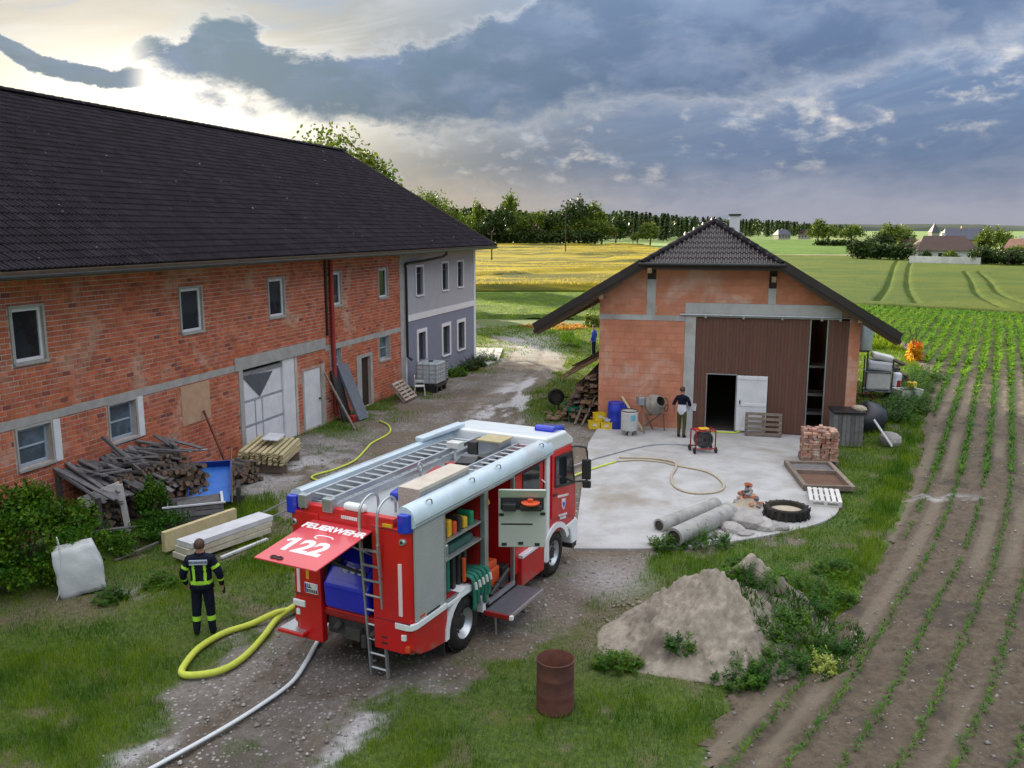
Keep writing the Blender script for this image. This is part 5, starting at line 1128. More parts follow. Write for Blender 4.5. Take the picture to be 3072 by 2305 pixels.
# pallets
def pallet(par, mat, L=1.2, W=.8, n=6):
    for i in range(n): P(par, 'slat', mat, lambda q: q.box(-L/2, L/2, -W/2+i*(W-.10)/(n-1), -W/2+i*(W-.10)/(n-1)+.10, .122, .144))
    for x in (-L/2, -.05, L/2-.10):
        P(par, 'runner', mat, lambda q: q.box(x, x+.10, -W/2, W/2, .10, .121)); P(par, 'runner', mat, lambda q: q.box(x, x+.10, -W/2, W/2, 0, .022))
        for y in (-W/2, -.05, W/2-.10): P(par, 'block', mat, lambda q: q.box(x+.001, x+.099, y+.001, y+.099, .022, .10))
m_wpal = pm('whitewashed_wood', (.58, .57, .56), (.50, .48, .47), 6, .85, .3, 40, rnd=.2)
t = T('pallet', (8.42, 22.6, .035), R(74), 'whitish wooden pallet lying flat at the right edge of the forecourt', 'pallet', 'pallets'); pallet(t, m_wpal, 1.25, .82)
t = T('pallet', (*(F2 @ Vector((2.43, -.33, 0))).xy, .035), A2, 'weathered wooden pallet leaning upright against the brown gate', 'pallet', 'pallets'); t.location.z = .035+.40; t.rotation_euler = (R(75), 0, A2); pallet(t, m_wood, 1.25, .80, 5)
# old wooden frame with boards, flat on the ground
t = T('hotbed_frame', (8.95, 24.65, .04), R(84), 'old wooden frame with cross boards lying flat beside the pallet', 'frame')
for x0, x1, y0, y1 in ((-1.35, 1.35, -.70, -.58), (-1.35, 1.35, .58, .70), (-1.35, -1.23, -.579, .579), (1.23, 1.35, -.579, .579), (.25, .35, -.579, .579)): P(t, 'frame_board', m_wood, bx(x0, x1, y0, y1, .02, .16))
P(t, 'frame_panel', m_grey, bx(.36, 1.22, -.57, .57, .05, .09)); P(t, 'frame_panel', pm('brown_board', (.13, .065, .04), None, 5, .8), bx(-1.22, .24, -.57, .57, .02, .05))
# stack of old bricks on a pallet
t = T('brick_stack', (9.62, 26.55, .035), R(-12), 'stack of old whitish and red bricks in front of the brown gate', 'bricks'); pallet(t, m_wood, 1.1, 1.0, 6)
m_oldb = pm('old_brick', (.42, .30, .24), (.38, .15, .10), 9, .9, .4, 50, rnd=.75, c3=(.60, .54, .47))
q = MB(); q.obox((0, 0, 0), (.24, .115, .068)); t0 = q.build('brick', m_oldb, t); obm = t0.data; bpy.data.objects.remove(t0)
for lay in range(12):
    al = lay % 2
    for i in range(4):
        for j in range(8):
            if lay > 9 and random.random() < .25*(lay-9): continue
            if (0 < i < 3) and (1 < j < 6) and lay < 9: continue
            x, y = (-.39+i*.26, -.44+j*.125) if not al else (-.44+j*.125, -.39+i*.26)
            inst(obm, 'brick', t, (x+random.uniform(-.02, .02), y+random.uniform(-.015, .015), .18+lay*.078+random.uniform(0, .006)), (random.uniform(-.05, .05), random.uniform(-.05, .05), (PI/2 if al else 0)+random.uniform(-.12, .12)))
# grey tank box at the barn corner with a dark lid and yellow bucket
t = T('storage_box', (11.35, 28.9, 0), R(-10), 'grey-green upright storage box with dark lid at the barn corner', 'box')
P(t, 'box_body', pm('box_green', (.17, .19, .19), (.13, .145, .14), 4, .8, .2), bx(-.48, .48, -.42, .42, 0, 1.15), bevel=.03)
for i in range(7): P(t, 'plank', m_grey, bx(-.47+i*.135, -.47+i*.135+.12, -.445, -.421, .03, 1.10))
P(t, 'box_lid', m_black, bx(-.54, .54, -.50, .48, 1.151, 1.22), bevel=.02)
rock('stone', (11.7, 28.75, 1.27), (.5, .3, .22), m_sand, 'pale sandstone lump lying on the dark lid of the storage box', 'stone', 44)
o = rock('tarpaulin_heap', (13.0, 31.2, .36), (1.5, 1.2, 1.15), pm('black_tarp', (.012, .014, .02), (.02, .024, .034), 4, .4, .4, 8), 'rounded heap under a blackish tarpaulin beside the barn', 'tarpaulin', 51); o.data.polygons.foreach_set('use_smooth', [True]*len(o.data.polygons))
P(None, 'x', m_whp, lambda q: q.beam((12.2, 28.7, .9), (12.75, 28.4, .05), .22, .03)).name = 'plastic_sheet'; tag(bpy.data.objects['plastic_sheet'], 'bluish white plastic strip slumped beside the storage box', 'plastic')
rock('stone', (12.9, 28.9, .15), (.8, .6, .5), m_stone, 'brownish stone on the grass below the tarpaulin heap', 'stone', 61)
# red positive-pressure ventilator on wheels
t = T('ventilator', (6.25, 27.75, .035), R(8), 'red tubular framed ventilator fan on small wheels on the forecourt', 'fan')
for x in (-.33, .33): P(t, 'frame_tube', m_red2, lambda q: q.tube(spline([(x, -.25, .12), (x, -.25, .66), (x, -.18, .74), (x, .18, .74), (x, .25, .66), (x, .25, .12)], 4), .024, 8), smooth=True)
for y, z in ((-.25, .16), (.25, .16), (-.2, .73), (.2, .73)): P(t, 'cross_tube', m_red2, lambda q: q.tube([(-.33, y, z), (.33, y, z)], .022, 8))
P(t, 'fan_cowl', m_blk, lambda q: q.lathe([(.27, -.16), (.29, -.17), (.29, .1), (.24, .12), (.10, .12), (0, .12)], 28, (0, 0, .43), 'y'), smooth=True)
for r in (.08, .14, .20, .26): P(t, 'fan_guard', m_galv, lambda q: q.tube([(r*math.cos(a), -.175, .43+r*math.sin(a)) for a in [2*PI*i/24 for i in range(24)]], .006, 5, closed=True))
for k in range(6): P(t, 'blade', m_blk, lambda q: q.obox((math.cos(k*PI/3)*.13, -.08, .43+math.sin(k*PI/3)*.13), (.20, .015, .09), (.6, -k*PI/3, 0)))
P(t, 'engine', m_red2, bx(-.2, .2, .08, .24, .2, .5), bevel=.03); P(t, 'fuel_tank', m_yel, bx(-.15, .17, -.12, .12, .74, .80), bevel=.03); P(t, 'fuel_tank', m_red, bx(-.3, -.16, -.1, .1, .74, .79), bevel=.02)
for x in (-.36, .36):
    for y in (-.24, .24): P(t, 'wheel', m_rub, lambda q: q.lathe([(0, -.03), (.08, -.03), (.10, -.02), (.10, .02), (.08, .03), (0, .03)], 16, (x, y, .10), 'x'), smooth=True)
# cement mixer
t = T('cement_mixer', (5.1, 30.75, .035), R(10), 'grey cement mixer with round drum standing at the block wall', 'cement mixer')
P(t, 'drum', pm('mixer_drum', (.20, .185, .165), (.32, .30, .27), 7, .8, .4, 30), lambda q: q.lathe([(0, -.30), (.22, -.30), (.36, -.12), (.38, .05), (.26, .30), (.20, .42), (.18, .42), (.24, .28), (.34, .05)], 28), smooth=True).matrix_basis = Matrix.Translation((0, -.05, .98)) @ Matrix.Rotation(R(62), 4, 'X') @ Matrix.Rotation(.3, 4, 'Y')
P(t, 'mixer_yoke', m_wood, lambda q: (q.tube([(-.45, 0, .95), (-.40, 0, .6), (.40, 0, .6), (.45, 0, .95)], .03, 8),))
for x0, y0, x1, y1 in ((-.38, .0, -.45, -.35), (.38, 0, .42, -.05), (-.3, 0, .1, .3), (.3, 0, -.4, .3)): P(t, 'leg', m_wood, lambda q: q.tube([(x0, y0, .62), (x1, y1, 0)], .028, 8))
P(t, 'motor_box', m_galv, bx(-.62, -.38, -.16, .16, .98, 1.28), bevel=.03); P(t, 'tilt_wheel', m_rust, lambda q: (q.tube([(.46, .24*math.cos(a), .95+.24*math.sin(a)) for a in [2*PI*i/20 for i in range(20)]], .016, 6, closed=True), q.beam((.46, -.24, .95), (.46, .24, .95), .02, .02)))
# barrels and crates in front of the block wall
t = T('blue_barrel', (3.80, 31.25, .0), 0, 'tall blue plastic barrel against the block wall', 'barrel')
P(t, 'barrel_body', m_bluep, lambda q: q.lathe([(0, 0), (.27, 0), (.29, .04), (.29, .30), (.30, .33), (.29, .36), (.29, .66), (.30, .69), (.29, .72), (.28, .93), (.24, .98), (.0, .98)], 32), smooth=True); P(t, 'barrel_lid', m_bluep, lambda q: q.lathe([(.27, .95), (.285, .97), (.27, 1.0), (0, 1.0)], 28), smooth=True)
o = dup(t, (4.03, 31.45, -.03), .4, 'second blue plastic barrel half hidden behind the first'); o.scale = (.85, .85, .93); t['group'] = o['group'] = 'blue barrels'
t = T('white_barrel', (4.16, 30.15, .035), 0, 'stained whitish barrel with a blue patch in front of the blue barrels', 'barrel')
P(t, 'barrel_body', m_whp, lambda q: q.lathe([(0, .18), (.27, .18), (.30, .22), (.30, .80), (.31, .82), (.30, .86), (.27, .86), (.27, .3), (0, .3)], 32), smooth=True); P(t, 'barrel_rim', m_rust, lambda q: q.lathe([(.28, .85), (.31, .86), (.31, .89), (.28, .89)], 28), smooth=True)
P(t, 'barrel_label', pm('pale_blue', (.16, .42, .56), None, 5, .6), lambda q: q.add([(math.sin(a)*.306, -math.cos(a)*.306, z) for z in (.55, .76) for a in (.0, .2, .4, .6)], [(0, 1, 5, 4), (1, 2, 6, 5), (2, 3, 7, 6)]))
for a in (0, 1.6, 3.1, 4.7): P(t, 'foot', m_stone, lambda q: q.box(.2*math.cos(a)-.06, .2*math.cos(a)+.06, .2*math.sin(a)-.06, .2*math.sin(a)+.06, 0, .179))
def crate(loc, rz, lb):
    t = T('plastic_crate', loc, rz, lb, 'crate', 'yellow crates by the wall')
    P(t, 'crate_shell', m_yelc, lambda q: (q.box(-.2, .2, -.15, .15, 0, .02), q.box(-.2, .2, -.15, -.135, .021, .28), q.box(-.2, .2, .135, .15, .021, .28), q.box(-.2, -.185, -.134, .134, .021, .28), q.box(.185, .2, -.134, .134, .021, .28)))
    P(t, 'crate_rim', m_yelc, lambda q: (q.box(-.21, .21, -.165, -.151, .25, .285), q.box(-.21, .21, .151, .165, .25, .285)))
    P(t, 'crate_handle', m_whp, bx(-.07, .07, -.156, -.1505, .12, .20))
crate((3.02, 31.30, 0), .1, 'yellow crate at the left end on the ground'); crate((3.46, 31.15, 0), -.1, 'yellow crate on the ground beside the blue barrel'); crate((3.22, 31.42, .28), .25, 'yellow crate stacked on top of the others')
t = T('white_bucket', (3.52, 31.2, .29), 0, 'small white tub on the yellow crate beside the barrel', 'tub'); P(t, 'tub', m_whp, lambda q: q.lathe([(0, .0), (.15, 0), (.18, .12), (.165, .12), (.14, .02), (0, .02)], 20), smooth=True)
def leaning(name, p, q_, wd, th, mat, lb, cat, grp=None):
    q = MB(); q.beam(p, q_, wd, th); o = q.build(name, mat, center=True); return tag(o, lb, cat, grp)
leaning('wooden_board', (4.75, 30.5, .02), (4.05, 31.55, 1.15), .09, .04, m_pine, 'pale board leaning against the block wall behind the whitish barrel', 'board')
# green wheelbarrow at the log stack
t = T('wheelbarrow', (2.35, 32.75, 0), R(100), 'green wheelbarrow with black tray beside the wood stack', 'wheelbarrow')
m_grn = pm('green_paint', (.015, .24, .12), None, 4, .5)
P(t, 'tray', m_grn, lambda q: q.add([(-.35, -.25, .35), (.3, -.2, .35), (.3, .2, .35), (-.35, .25, .35), (-.45, -.34, .62), (.45, -.3, .62), (.45, .3, .62), (-.45, .34, .62)], [(0, 1, 2, 3), (0, 4, 5, 1), (1, 5, 6, 2), (2, 6, 7, 3), (3, 7, 4, 0)])); P(t, 'load', m_blk, lambda q: q.obox((0, 0, .62), (.6, .4, .22), (.1, .1, .3)), bevel=.06)
for y in (-.25, .25): P(t, 'handle', m_grn, lambda q: q.tube([(.65, y*.3, .2), (0, y, .34), (-.95, y*1.1, .62)], .018, 6)); P(t, 'leg', m_grn, lambda q: q.tube([(-.3, y, .36), (-.35, y, 0)], .016, 6))
P(t, 'wheel', m_rub, lambda q: q.lathe([(0, -.04), (.16, -.04), (.2, 0), (.16, .04), (0, .04)], 18, (.62, 0, .2), 'y'), smooth=True)
# wood stack at the left side of the barn
t = T('plank_stack', (*(F2 @ Vector((-4.25, 2.0, 0))).xy, 0), A2, 'tall sloping stack of old boards and beams beside the small barn', 'wood stack')
m_brb = pm('brown_boards', (.22, .125, .065), (.15, .085, .05), 6, .9, .4, 50, rnd=.7, c3=(.14, .125, .12))
for lay in range(17):
    z = .12+lay*.105; lim = 1.30-.045*lay
    for k in range(5 if lay < 13 else 3):
        x = .62-k*lim/4.2+random.uniform(-.03, .03); L = random.uniform(1.5, 2.4)
        P(t, 'beam', m_brb, lambda q: q.obox((x, random.uniform(-.2, .2)-.2, z), (random.uniform(.14, .24), L*1.5, random.uniform(.05, .09)), (random.uniform(-.03, .03), random.uniform(-.08, .08), random.uniform(-.06, .06))))
for k in range(11): P(t, 'board', m_brb, lambda q: q.obox((random.uniform(-.08, .08), -1.75+k*.30, 2.02+random.uniform(0, .14)), (random.uniform(1.3, 1.8), .22, .05), (random.uniform(-.08, .08), -.50+random.uniform(-.08, .08), random.uniform(-.15, .15))))
P(t, 'bearer', m_bark, bx(-.7, .7, -1.5, -1.3, 0, .08)); P(t, 'bearer', m_bark, bx(-.7, .7, .8, 1.0, 0, .08))
leaning('wooden_board', (2.35, 31.9, .02), (3.0, 32.6, 1.35), .10, .04, m_wood, 'long pole leaning on the tall board stack', 'board', 'boards leaning on the stack'); leaning('wooden_board', (2.6, 31.7, .02), (3.15, 32.3, 1.0), .08, .04, m_wood, 'shorter pole leaning against the front of the board stack', 'board', 'boards leaning on the stack')
t = T('spare_wheel', (1.78, 34.6, .0), 0, 'black wheel leaning against the outer side of the board stack', 'wheel'); P(t, 'tyre_ring', m_rub, lambda q: q.lathe([(.2, -.08), (.3, -.09), (.34, 0), (.3, .09), (.2, .08)], 24, (0, 0, .55), 'y'), smooth=True); P(t, 'axle', m_chas, lambda q: (q.lathe([(0, -.03), (.2, -.03), (.2, .03), (0, .03)], 16, (0, 0, .55), 'y'), q.tube([(0, 0, .55), (.5, 0, .55)], .04, 6), q.tube([(.1, 0, .55), (.1, 0, 0)], .04, 6)))
t = T('firewood_scatter', (1.75, 33.4, 0), 0, 'loose split firewood pieces scattered at the foot of the board stack', 'firewood')
for i in range(14): rock('log', (random.uniform(-.35, .35), random.uniform(-.8, .7), .06), (.35, .16, .14), m_cut, seed=80+i, par=t)
# things along the long building -----------------------------------
F1 = Matrix.Translation((*B1, 0)) @ Matrix.Rotation(A1, 4, 'Z')
def b1(s, y, z=0): return F1 @ Vector((s, y, z))
t = T('ibc_tank', (*b1(-9.35, -1.15).xy, 0), A1, 'caged translucent water tank on dark pallet at the grey house corner', 'tank')
P(t, 'tank', pm('tank_plastic', (.50, .57, .61), (.42, .50, .54), 3, .35), bx(-.58, .58, -.48, .48, .36, 1.30), bevel=.06, seg=3)
for z in (.42, .62, .82, 1.02, 1.22): P(t, 'cage_bar', m_galv, lambda q: q.tube([(-.60, -.5, z), (.60, -.5, z), (.60, .5, z), (-.60, .5, z)], .012, 6, closed=True))
for k in range(6):
    x = -.58+k*.232; P(t, 'cage_bar', m_galv, lambda q: (q.tube([(x, -.50, .34), (x, -.50, 1.33), (x, .5, 1.33), (x, .5, .34)], .011, 6)))
for k in range(4):
    y = -.45+k*.3; P(t, 'cage_bar', m_galv, lambda q: (q.tube([(-.60, y, .34), (-.60, y, 1.33)], .011, 6), q.tube([(.60, y, .34), (.60, y, 1.33)], .011, 6)))
P(t, 'tank_cap', m_blk, lambda q: q.lathe([(0, 1.36), (.11, 1.36), (.11, 1.29)], 18), smooth=True); P(t, 'pallet_base', m_blk, lambda q: (q.box(-.62, .62, -.52, .52, .22, .34), q.box(-.6, -.45, -.5, .5, 0, .219), q.box(.45, .6, -.5, .5, 0, .219), q.box(-.08, .08, -.5, .5, 0, .219)))
t = T('heat_pump', (*b1(-7.0, -.75).xy, 0), A1, 'dark grey slatted unit standing by the house wall beside the tank', 'unit'); P(t, 'casing', pm('casing', (.10, .105, .115), None, 4, .5), bx(-.35, .35, -.18, .18, .08, 1.02), bevel=.05, seg=3)
for k in range(7): P(t, 'slat', m_div, bx(-.30, .30, -.20, -.181, .15+k*.115, .20+k*.115))
for x in (-.25, .25): P(t, 'foot', m_blk, bx(x-.05, x+.05, -.2, .2, 0, .079))
t = T('leaning_pallet', (*b1(-12.0, -.9).xy, 0), A1, 'flaking wooden pallet tipped against the brick wall beside the dark door', 'pallet', 'pallets'); t.location.z = .37; t.rotation_euler = (R(48), 0, A1+.05); pallet(t, pm('flaky_wood', (.42, .38, .35), (.26, .18, .14), 7, .9, .4, 40, rnd=.4), 1.3, .95, 6)
t = T('garden_chair', (*b1(-10.7, -1.15).xy, 0), A1+.4, 'white plastic garden chair between the pallet and the water tank', 'chair')
P(t, 'seat', m_whp, bx(-.22, .22, -.22, .22, .40, .43), bevel=.01); P(t, 'backrest', m_whp, lambda q: [q.box(-.20+k*.1, -.14+k*.1, .20, .225, .45, .80) for k in range(5)]+[q.box(-.22, .22, .20, .23, .801, .86)])
for x in (-.2, .2):
    for y in (-.2, .2): P(t, 'leg', m_whp, lambda q: q.tube([(x, y, .40), (x*1.15, y*1.15, 0)], .02, 6))
    P(t, 'armrest', m_whp, lambda q: q.tube([(x*1.1, .2, .62), (x*1.1, -.2, .62), (x*1.1, -.2, .42)], .018, 6))
leaning('insulation_sheet', b1(-16.0, -1.05, .02), b1(-15.9, -.12, 2.1), .66, .10, pm('grey_board', (.135, .15, .19), (.115, .13, .165), 2, .8, .1), 'tall slate grey board leaning on the wall beside the red downpipe', 'board')
leaning('narrow_board', b1(-15.15, -.75, .02), b1(-15.0, -.12, 1.0), .16, .05, m_pvc, 'short pale board leaning right of the tall slate grey board', 'board')
leaning('dark_sheet', b1(-16.5, -.62, .02), b1(-16.4, -.1, 1.95), .5, .06, m_blk, 'black sheet leaning on the wall behind the slate grey board', 'board')
leaning('wooden_pole', b1(-17.7, -1.55, .02), b1(-17.15, -.1, 1.95), .07, .06, m_wood, 'thin wooden pole leaning on the wall left of the red downpipe', 'pole')
t = T('red_canister', (*b1(-16.55, -.85).xy, 0), A1, 'red and black canister on the ground at the foot of the slate grey board', 'canister'); P(t, 'canister', m_red2, bx(-.16, .16, -.12, .12, .0, .28), bevel=.04); P(t, 'canister_handle', m_blk, lambda q: q.tube([(-.1, 0, .28), (-.1, 0, .34), (.08, 0, .34), (.08, 0, .28)], .018, 6))
leaning('rusty_rod', b1(-24.55, -1.1, .0), b1(-24.3, -.06, 1.95), .05, .05, m_rust, 'long rusty iron rod leaning against the brick wall', 'rod')
# pale slats stacked by the white gate
t = T('slat_stack', (*b1(-22.9, -1.35).xy, 0), A1+R(16), 'stack of pale yellow timber slats by the white garage gate', 'timber')
for lay in range(5):
    for k in range(8): P(t, 'slat', m_pine, lambda q: q.obox((random.uniform(-.06, .06), -.62+k*.175, .32+lay*.075+.06*k*.2), (2.1, .10, .05), (.10, 0, random.uniform(-.02, .02))))
P(t, 'bearer', m_wood, bx(-.8, -.65, -.7, .7, 0, .26)); P(t, 'bearer', m_wood, bx(.65, .8, -.7, .7, 0, .26))
t = T('sheet_offcut', (*b1(-22.7, -1.35).xy, .86), A1, 'greyish sheet lying on top of the pale slat stack', 'board'); P(t, 'sheet', m_pvc, lambda q: q.obox((0, 0, .02), (.9, .5, .02), (.08, 0, .3)))
def logpile(name, loc, rz, lb, nx, nz, r, L, slope=0, mat=None, cap=300):
    t = T(name, loc, rz, lb, 'firewood'); k = 0; ms = []
    for s in range(3):
        q = MB(); n = 8; rr = [r*random.uniform(.75, 1.15) for _ in range(n)]
        vs = [(-L/2, math.cos(2*PI*i/n)*rr[i], math.sin(2*PI*i/n)*rr[i]) for i in range(n)]+[(L/2, math.cos(2*PI*i/n)*rr[i], math.sin(2*PI*i/n)*rr[i]) for i in range(n)]
        q.add(vs, [(i, (i+1) % n, (i+1) % n+n, i+n) for i in range(n)], 0); q.add(vs, [tuple(range(n))[::-1], tuple(range(n, 2*n))], 1)
        t0 = q.build('log', [m_bark, m_cut], t); ms.append(t0.data); bpy.data.objects.remove(t0)
    for j in range(nz):
        for i in range(nx-int(j*slope)):
            if k >= cap: break
            inst(ms[k % 3], 'log', t, (random.uniform(-.10, .10), (i-(nx-j*slope)/2)*r*1.95+(j % 2)*r+random.uniform(-.02, .02), r+j*r*1.68), (random.uniform(0, 6), random.uniform(-.12, .12), random.uniform(-.22, .22)), (random.uniform(.7, 1.1),)+(random.uniform(.7, 1.15),)*2); k += 1
    return t
logpile('log_stack', (*b1(-25.0, -1.5).xy, 0), A1+R(80), 'low dark log stack between the blue trailer bed and the pale slats', 9, 5, .075, .7, .6)
# big firewood heap under the two low windows
lp = logpile('firewood_heap', (*b1(-28.0, -.85).xy, 0), A1+PI/2, 'big heap of split firewood against the brick wall under low windows', 30, 15, .066, .8, 1.0)
lp2 = logpile('firewood_heap', (-8.75, 21.9, 0), A1+R(60), 'row of split logs in front of the big heap beside the blue trailer bed', 11, 9, .075, .6, .35); lp['group'] = lp2['group'] = 'firewood by the brick wall'
t = T('board_heap', (*b1(-29.3, -.62).xy, .28), A1, 'weathered grey boards slanting over the left end of the firewood heap', 'boards')
for k in range(26):
    P(t, 'board', m_grey, lambda q: q.obox((-.55+k*.115+random.uniform(-.05, .05), random.uniform(-.2, .15), 1.02+random.uniform(-.05, .12)-.006*k), (.14, random.uniform(1.5, 2.3), .03), (R(24)+random.uniform(-.1, .1), random.uniform(-.15, .15), random.uniform(-.15, .15))))
for k in range(34):
    P(t, 'board', m_grey, lambda q: q.obox((.2+random.uniform(-.2, 2.9), .1+random.uniform(-.5, .3), 1.16+random.uniform(-.1, .2)), (.09, random.uniform(.6, 1.4), .035), (random.uniform(-.25, .45), random.uniform(-.3, .3), random.uniform(-1.4, 1.4))))
[P(t, 'trestle_post', m_bark, bx(x, x+.1, y, y+.1, -.28, z)) for x, y, z in ((-.6, -.6, .75), (1.6, -.6, .75), (-.6, .5, 1.2), (1.6, .5, 1.2))]
leaning('grey_post', b1(-28.35, -1.5, 1.0), b1(-28.55, -.25, 2.15), .09, .07, m_grey, 'grey wooden post sticking up out of the firewood heap', 'post')
# blue trailer bed tipped up, with its frame rods
t = T('trailer_bed', (-8.12, 21.8, .0), R(16), 'bright blue tipped trailer bed with rusty frame rods among the woodpiles', 'trailer')
m_tb = pm('trailer_blue', (.015, .12, .50), (.03, .17, .55), 2.5, .5, .1, c3=(.02, .08, .36))
def tb_(q):
    q.add([(-.75, 0, 0), (.75, 0, 0), (.75, 1.55, 0), (-.75, 1.55, 0), (-.75, 0, -.03), (.75, 0, -.03), (.75, 1.55, -.03), (-.75, 1.55, -.03)], MB.BF)
bed = P(t, 'bed_floor', m_tb, tb_); bed.location = (.25, -.15, .22); bed.rotation_euler = (R(33), 0, 0); bed.scale = (.68, .80, 1)
for nm, a in (('side_board', (-.78, -.751, 0, 1.55, -.03, .22)), ('side_board', (.751, .78, 0, 1.55, -.03, .22)), ('side_board', (-.78, .78, 1.551, 1.58, -.03, .22))): P(t, nm, m_bluep, bx(*a), par=None) if False else P(bed, nm, pm('trailer_edge', (.010, .05, .30), None, 4, .5), bx(*a))
for x in (-.85, .80): P(bed, 'frame_rod', m_wood, lambda q: q.tube([(x, -.1, .03), (x, 2.2, .12)], .028, 8))
P(bed, 'frame_rod', m_galv, lambda q: q.tube([(-.85, 2.2, .12), (-.1, 2.25, .12)], .025, 8))
P(t, 'axle', m_chas, lambda q: (q.box(-.4, 1.1, .15, .25, .15, .25), q.box(-.3, -.2, .1, .9, 0, .5), q.box(.9, 1.0, .1, .9, 0, .5)))
# grey slatted crate
t = T('slatted_crate', (-7.85, 20.75, 0), R(20), 'grey weathered wooden crate in front of the blue trailer bed', 'crate')
for k in range(4):
    z = .05+k*.14
    for a in ((-.65, .65, -.42, -.40), (-.65, .65, .40, .42), (-.65, -.63, -.399, .399), (.63, .65, -.399, .399)): P(t, 'slat', m_grey, bx(*a, z, z+.11))
P(t, 'crate_floor', m_grey, bx(-.62, .62, -.39, .39, .02, .05)); P(t, 'crate_rim', m_pvc, lambda q: (q.box(-.75, .70, -.47, -.42, .60, .635), q.box(.60, .66, -.41, .5, .60, .63)))
P(t, 'crate_fill', m_grey, lambda q: q.obox((.1, .05, .45), (1.0, .7, .1), (.15, -.1, .1)))
# building panels and beams on the grass behind the firefighter
t = T('panel_stack', (-6.72, 19.15, 0), R(54), 'stack of long whitish insulated panels on the grass behind the firefighter', 'panels')
for k in range(3): P(t, 'panel', m_pvc if k == 2 else pm('panel_edge', (.55, .52, .42), None, 5, .7), lambda q: q.obox((.05*k, -.12, .14+k*.135), (2.3, .50, .12), (0, 0, .02*k)), bevel=.004)
P(t, 'bearer', m_wood, bx(-.9, -.8, -.4, .2, 0, .079)); P(t, 'bearer', m_wood, bx(.8, .9, -.4, .2, 0, .079))
leaning('foam_board', (-7.82, 18.62, .30), (-6.75, 20.35, .30), .12, .46, m_pine, 'yellowish foam panel on edge behind the whitish panel stack', 'panel')
leaning('timber_batten', (-6.45, 18.35, .04), (-5.75, 19.5, .05), .08, .05, m_pvc, 'pale batten lying on the grass in front of the panel stack', 'batten')
for i, (a, b_) in enumerate((((-6.35, 20.2, .30), (-5.75, 22.3, .22)), ((-6.05, 20.0, .30), (-5.35, 21.9, .2)))): leaning('metal_rail', a, b_, .035, .03, m_galv, ['thin metal rail reaching from the panel stack, left of the two', 'thin metal rail reaching from the panel stack, right of the two'][i], 'rail', 'metal rails')
# white bulk bag, L-shaped white frame, plank
def bag():
    bm = bmesh.new(); bmesh.ops.create_cube(bm, size=1); bmesh.ops.subdivide_edges(bm, edges=bm.edges, cuts=9, use_grid_fill=True)
    for v in bm.verts:
        c = v.co.copy(); k = 1-.30*(c.z+.5); v.co = Vector((c.x*.98*k+.10*(c.z+.5), c.y*.86*k, (c.z+.5)*1.02))
        d = Vector((c.x, c.y, 0)); bul = (1-4*c.x*c.x)*(1-4*c.y*c.y); 
        v.co += Vector((c.x, c.y, 0))*.16*math.sin(PI*(c.z+.5)); nz_ = float(fbm(np.array([c.x*3+c.z*2]), np.array([c.y*3+c.z*3.1]), 3, 5)[0])-.5
        v.co += Vector((c.x, c.y, c.z*.6))*nz_*.22; v.co.x += -.22*(c.z+.5)**2 if c.x < -.3 else 0
    me = bpy.data.meshes.new('bulk_bag'); bm.to_mesh(me); bm.free(); me.materials.append(pm('bag_fabric', (.50, .53, .54), (.42, .45, .46), 2, .85, .5, 9, c3=(.36, .31, .23))); return me
t = T('bulk_bag', (-8.72, 16.75, 0), R(28), 'slumped white bulk bag standing at the hedge', 'bag'); o = bpy.data.objects.new('bag_body', bag()); C.objects.link(o); o.parent = t; o.data.polygons.foreach_set('use_smooth', [True]*len(o.data.polygons)); o.rotation_euler = (R(-4), R(-8), 0); o.scale = (.80, .80, .92)
P(t, 'lifting_strap', m_whp, lambda q: (q.tube(spline([(-.38, -.40, .95), (-.40, -.42, 1.30), (-.36, -.46, 1.0), (-.42, -.50, .3), (-.5, -.55, .06)], 5), .018, 6, flat=.4)))
t = T('door_casing', (-9.45, 19.9, 0), R(25), 'white painted L-shaped frame standing in front of the logs', 'frame'); P(t, 'post', m_wpal, lambda q: q.obox((.20, 0, .62), (.14, .05, 1.25), (0, -.10, 0))); P(t, 'rail', m_wpal, lambda q: q.obox((-.28, .03, 1.02), (.95, .05, .30), (0, -.32, 0)))
leaning('grey_plank', (-9.95, 19.2, .30), (-8.85, 19.6, .32), .12, .05, m_grey, 'grey plank lying across the weeds above the bulk bag', 'board')
leaning('thin_lath', (-8.75, 18.2, .03), (-8.1, 19.0, .16), .06, .03, m_grey, 'thin grey lath in the grass right of the bulk bag', 'lath')
# clutter on the right side of the small barn
t = T('steel_silo', (15.35, 37.9, 0), A2, 'pale blue-grey metal tank on legs behind the right side of the barn', 'tank'); P(t, 'tank_shell', m_galv, lambda q: q.lathe([(0, 1.95), (.30, 1.95), (.42, 2.05), (.42, 3.15), (.40, 3.2), (0, 3.22)], 28), smooth=True)
for a in (.6, 2.2, 3.8, 5.4): P(t, 'leg', m_chas, lambda q: q.tube([(.36*math.cos(a), .36*math.sin(a), 2.0), (.40*math.cos(a), .40*math.sin(a), 0)], .035, 6))
t = T('bag_rack', (15.9, 37.4, 0), A2, 'rack with white sacks and boxes at the right side of the barn', 'rack')
for x in (-.5, .55):
    for y in (-.4, .4): P(t, 'post', m_chas, lambda q: q.tube([(x, y, 0), (x, y, 1.75)], .03, 6))
for z in (.30, 1.15): P(t, 'shelf', m_galv, bx(-.55, .6, -.45, .45, z, z+.04))
P(t, 'sack', m_whp, lambda q: q.obox((0, 0, .76), (1.0, .8, .76)), bevel=.08); P(t, 'sack', m_tee, lambda q: q.obox((.05, 0, 1.42), (1.0, .8, .40), (0, .08, 0)), bevel=.10); P(t, 'sack', m_whp, lambda q: q.obox((.15, 0, 1.78), (.9, .7, .26), (0, .22, 0)), bevel=.08)
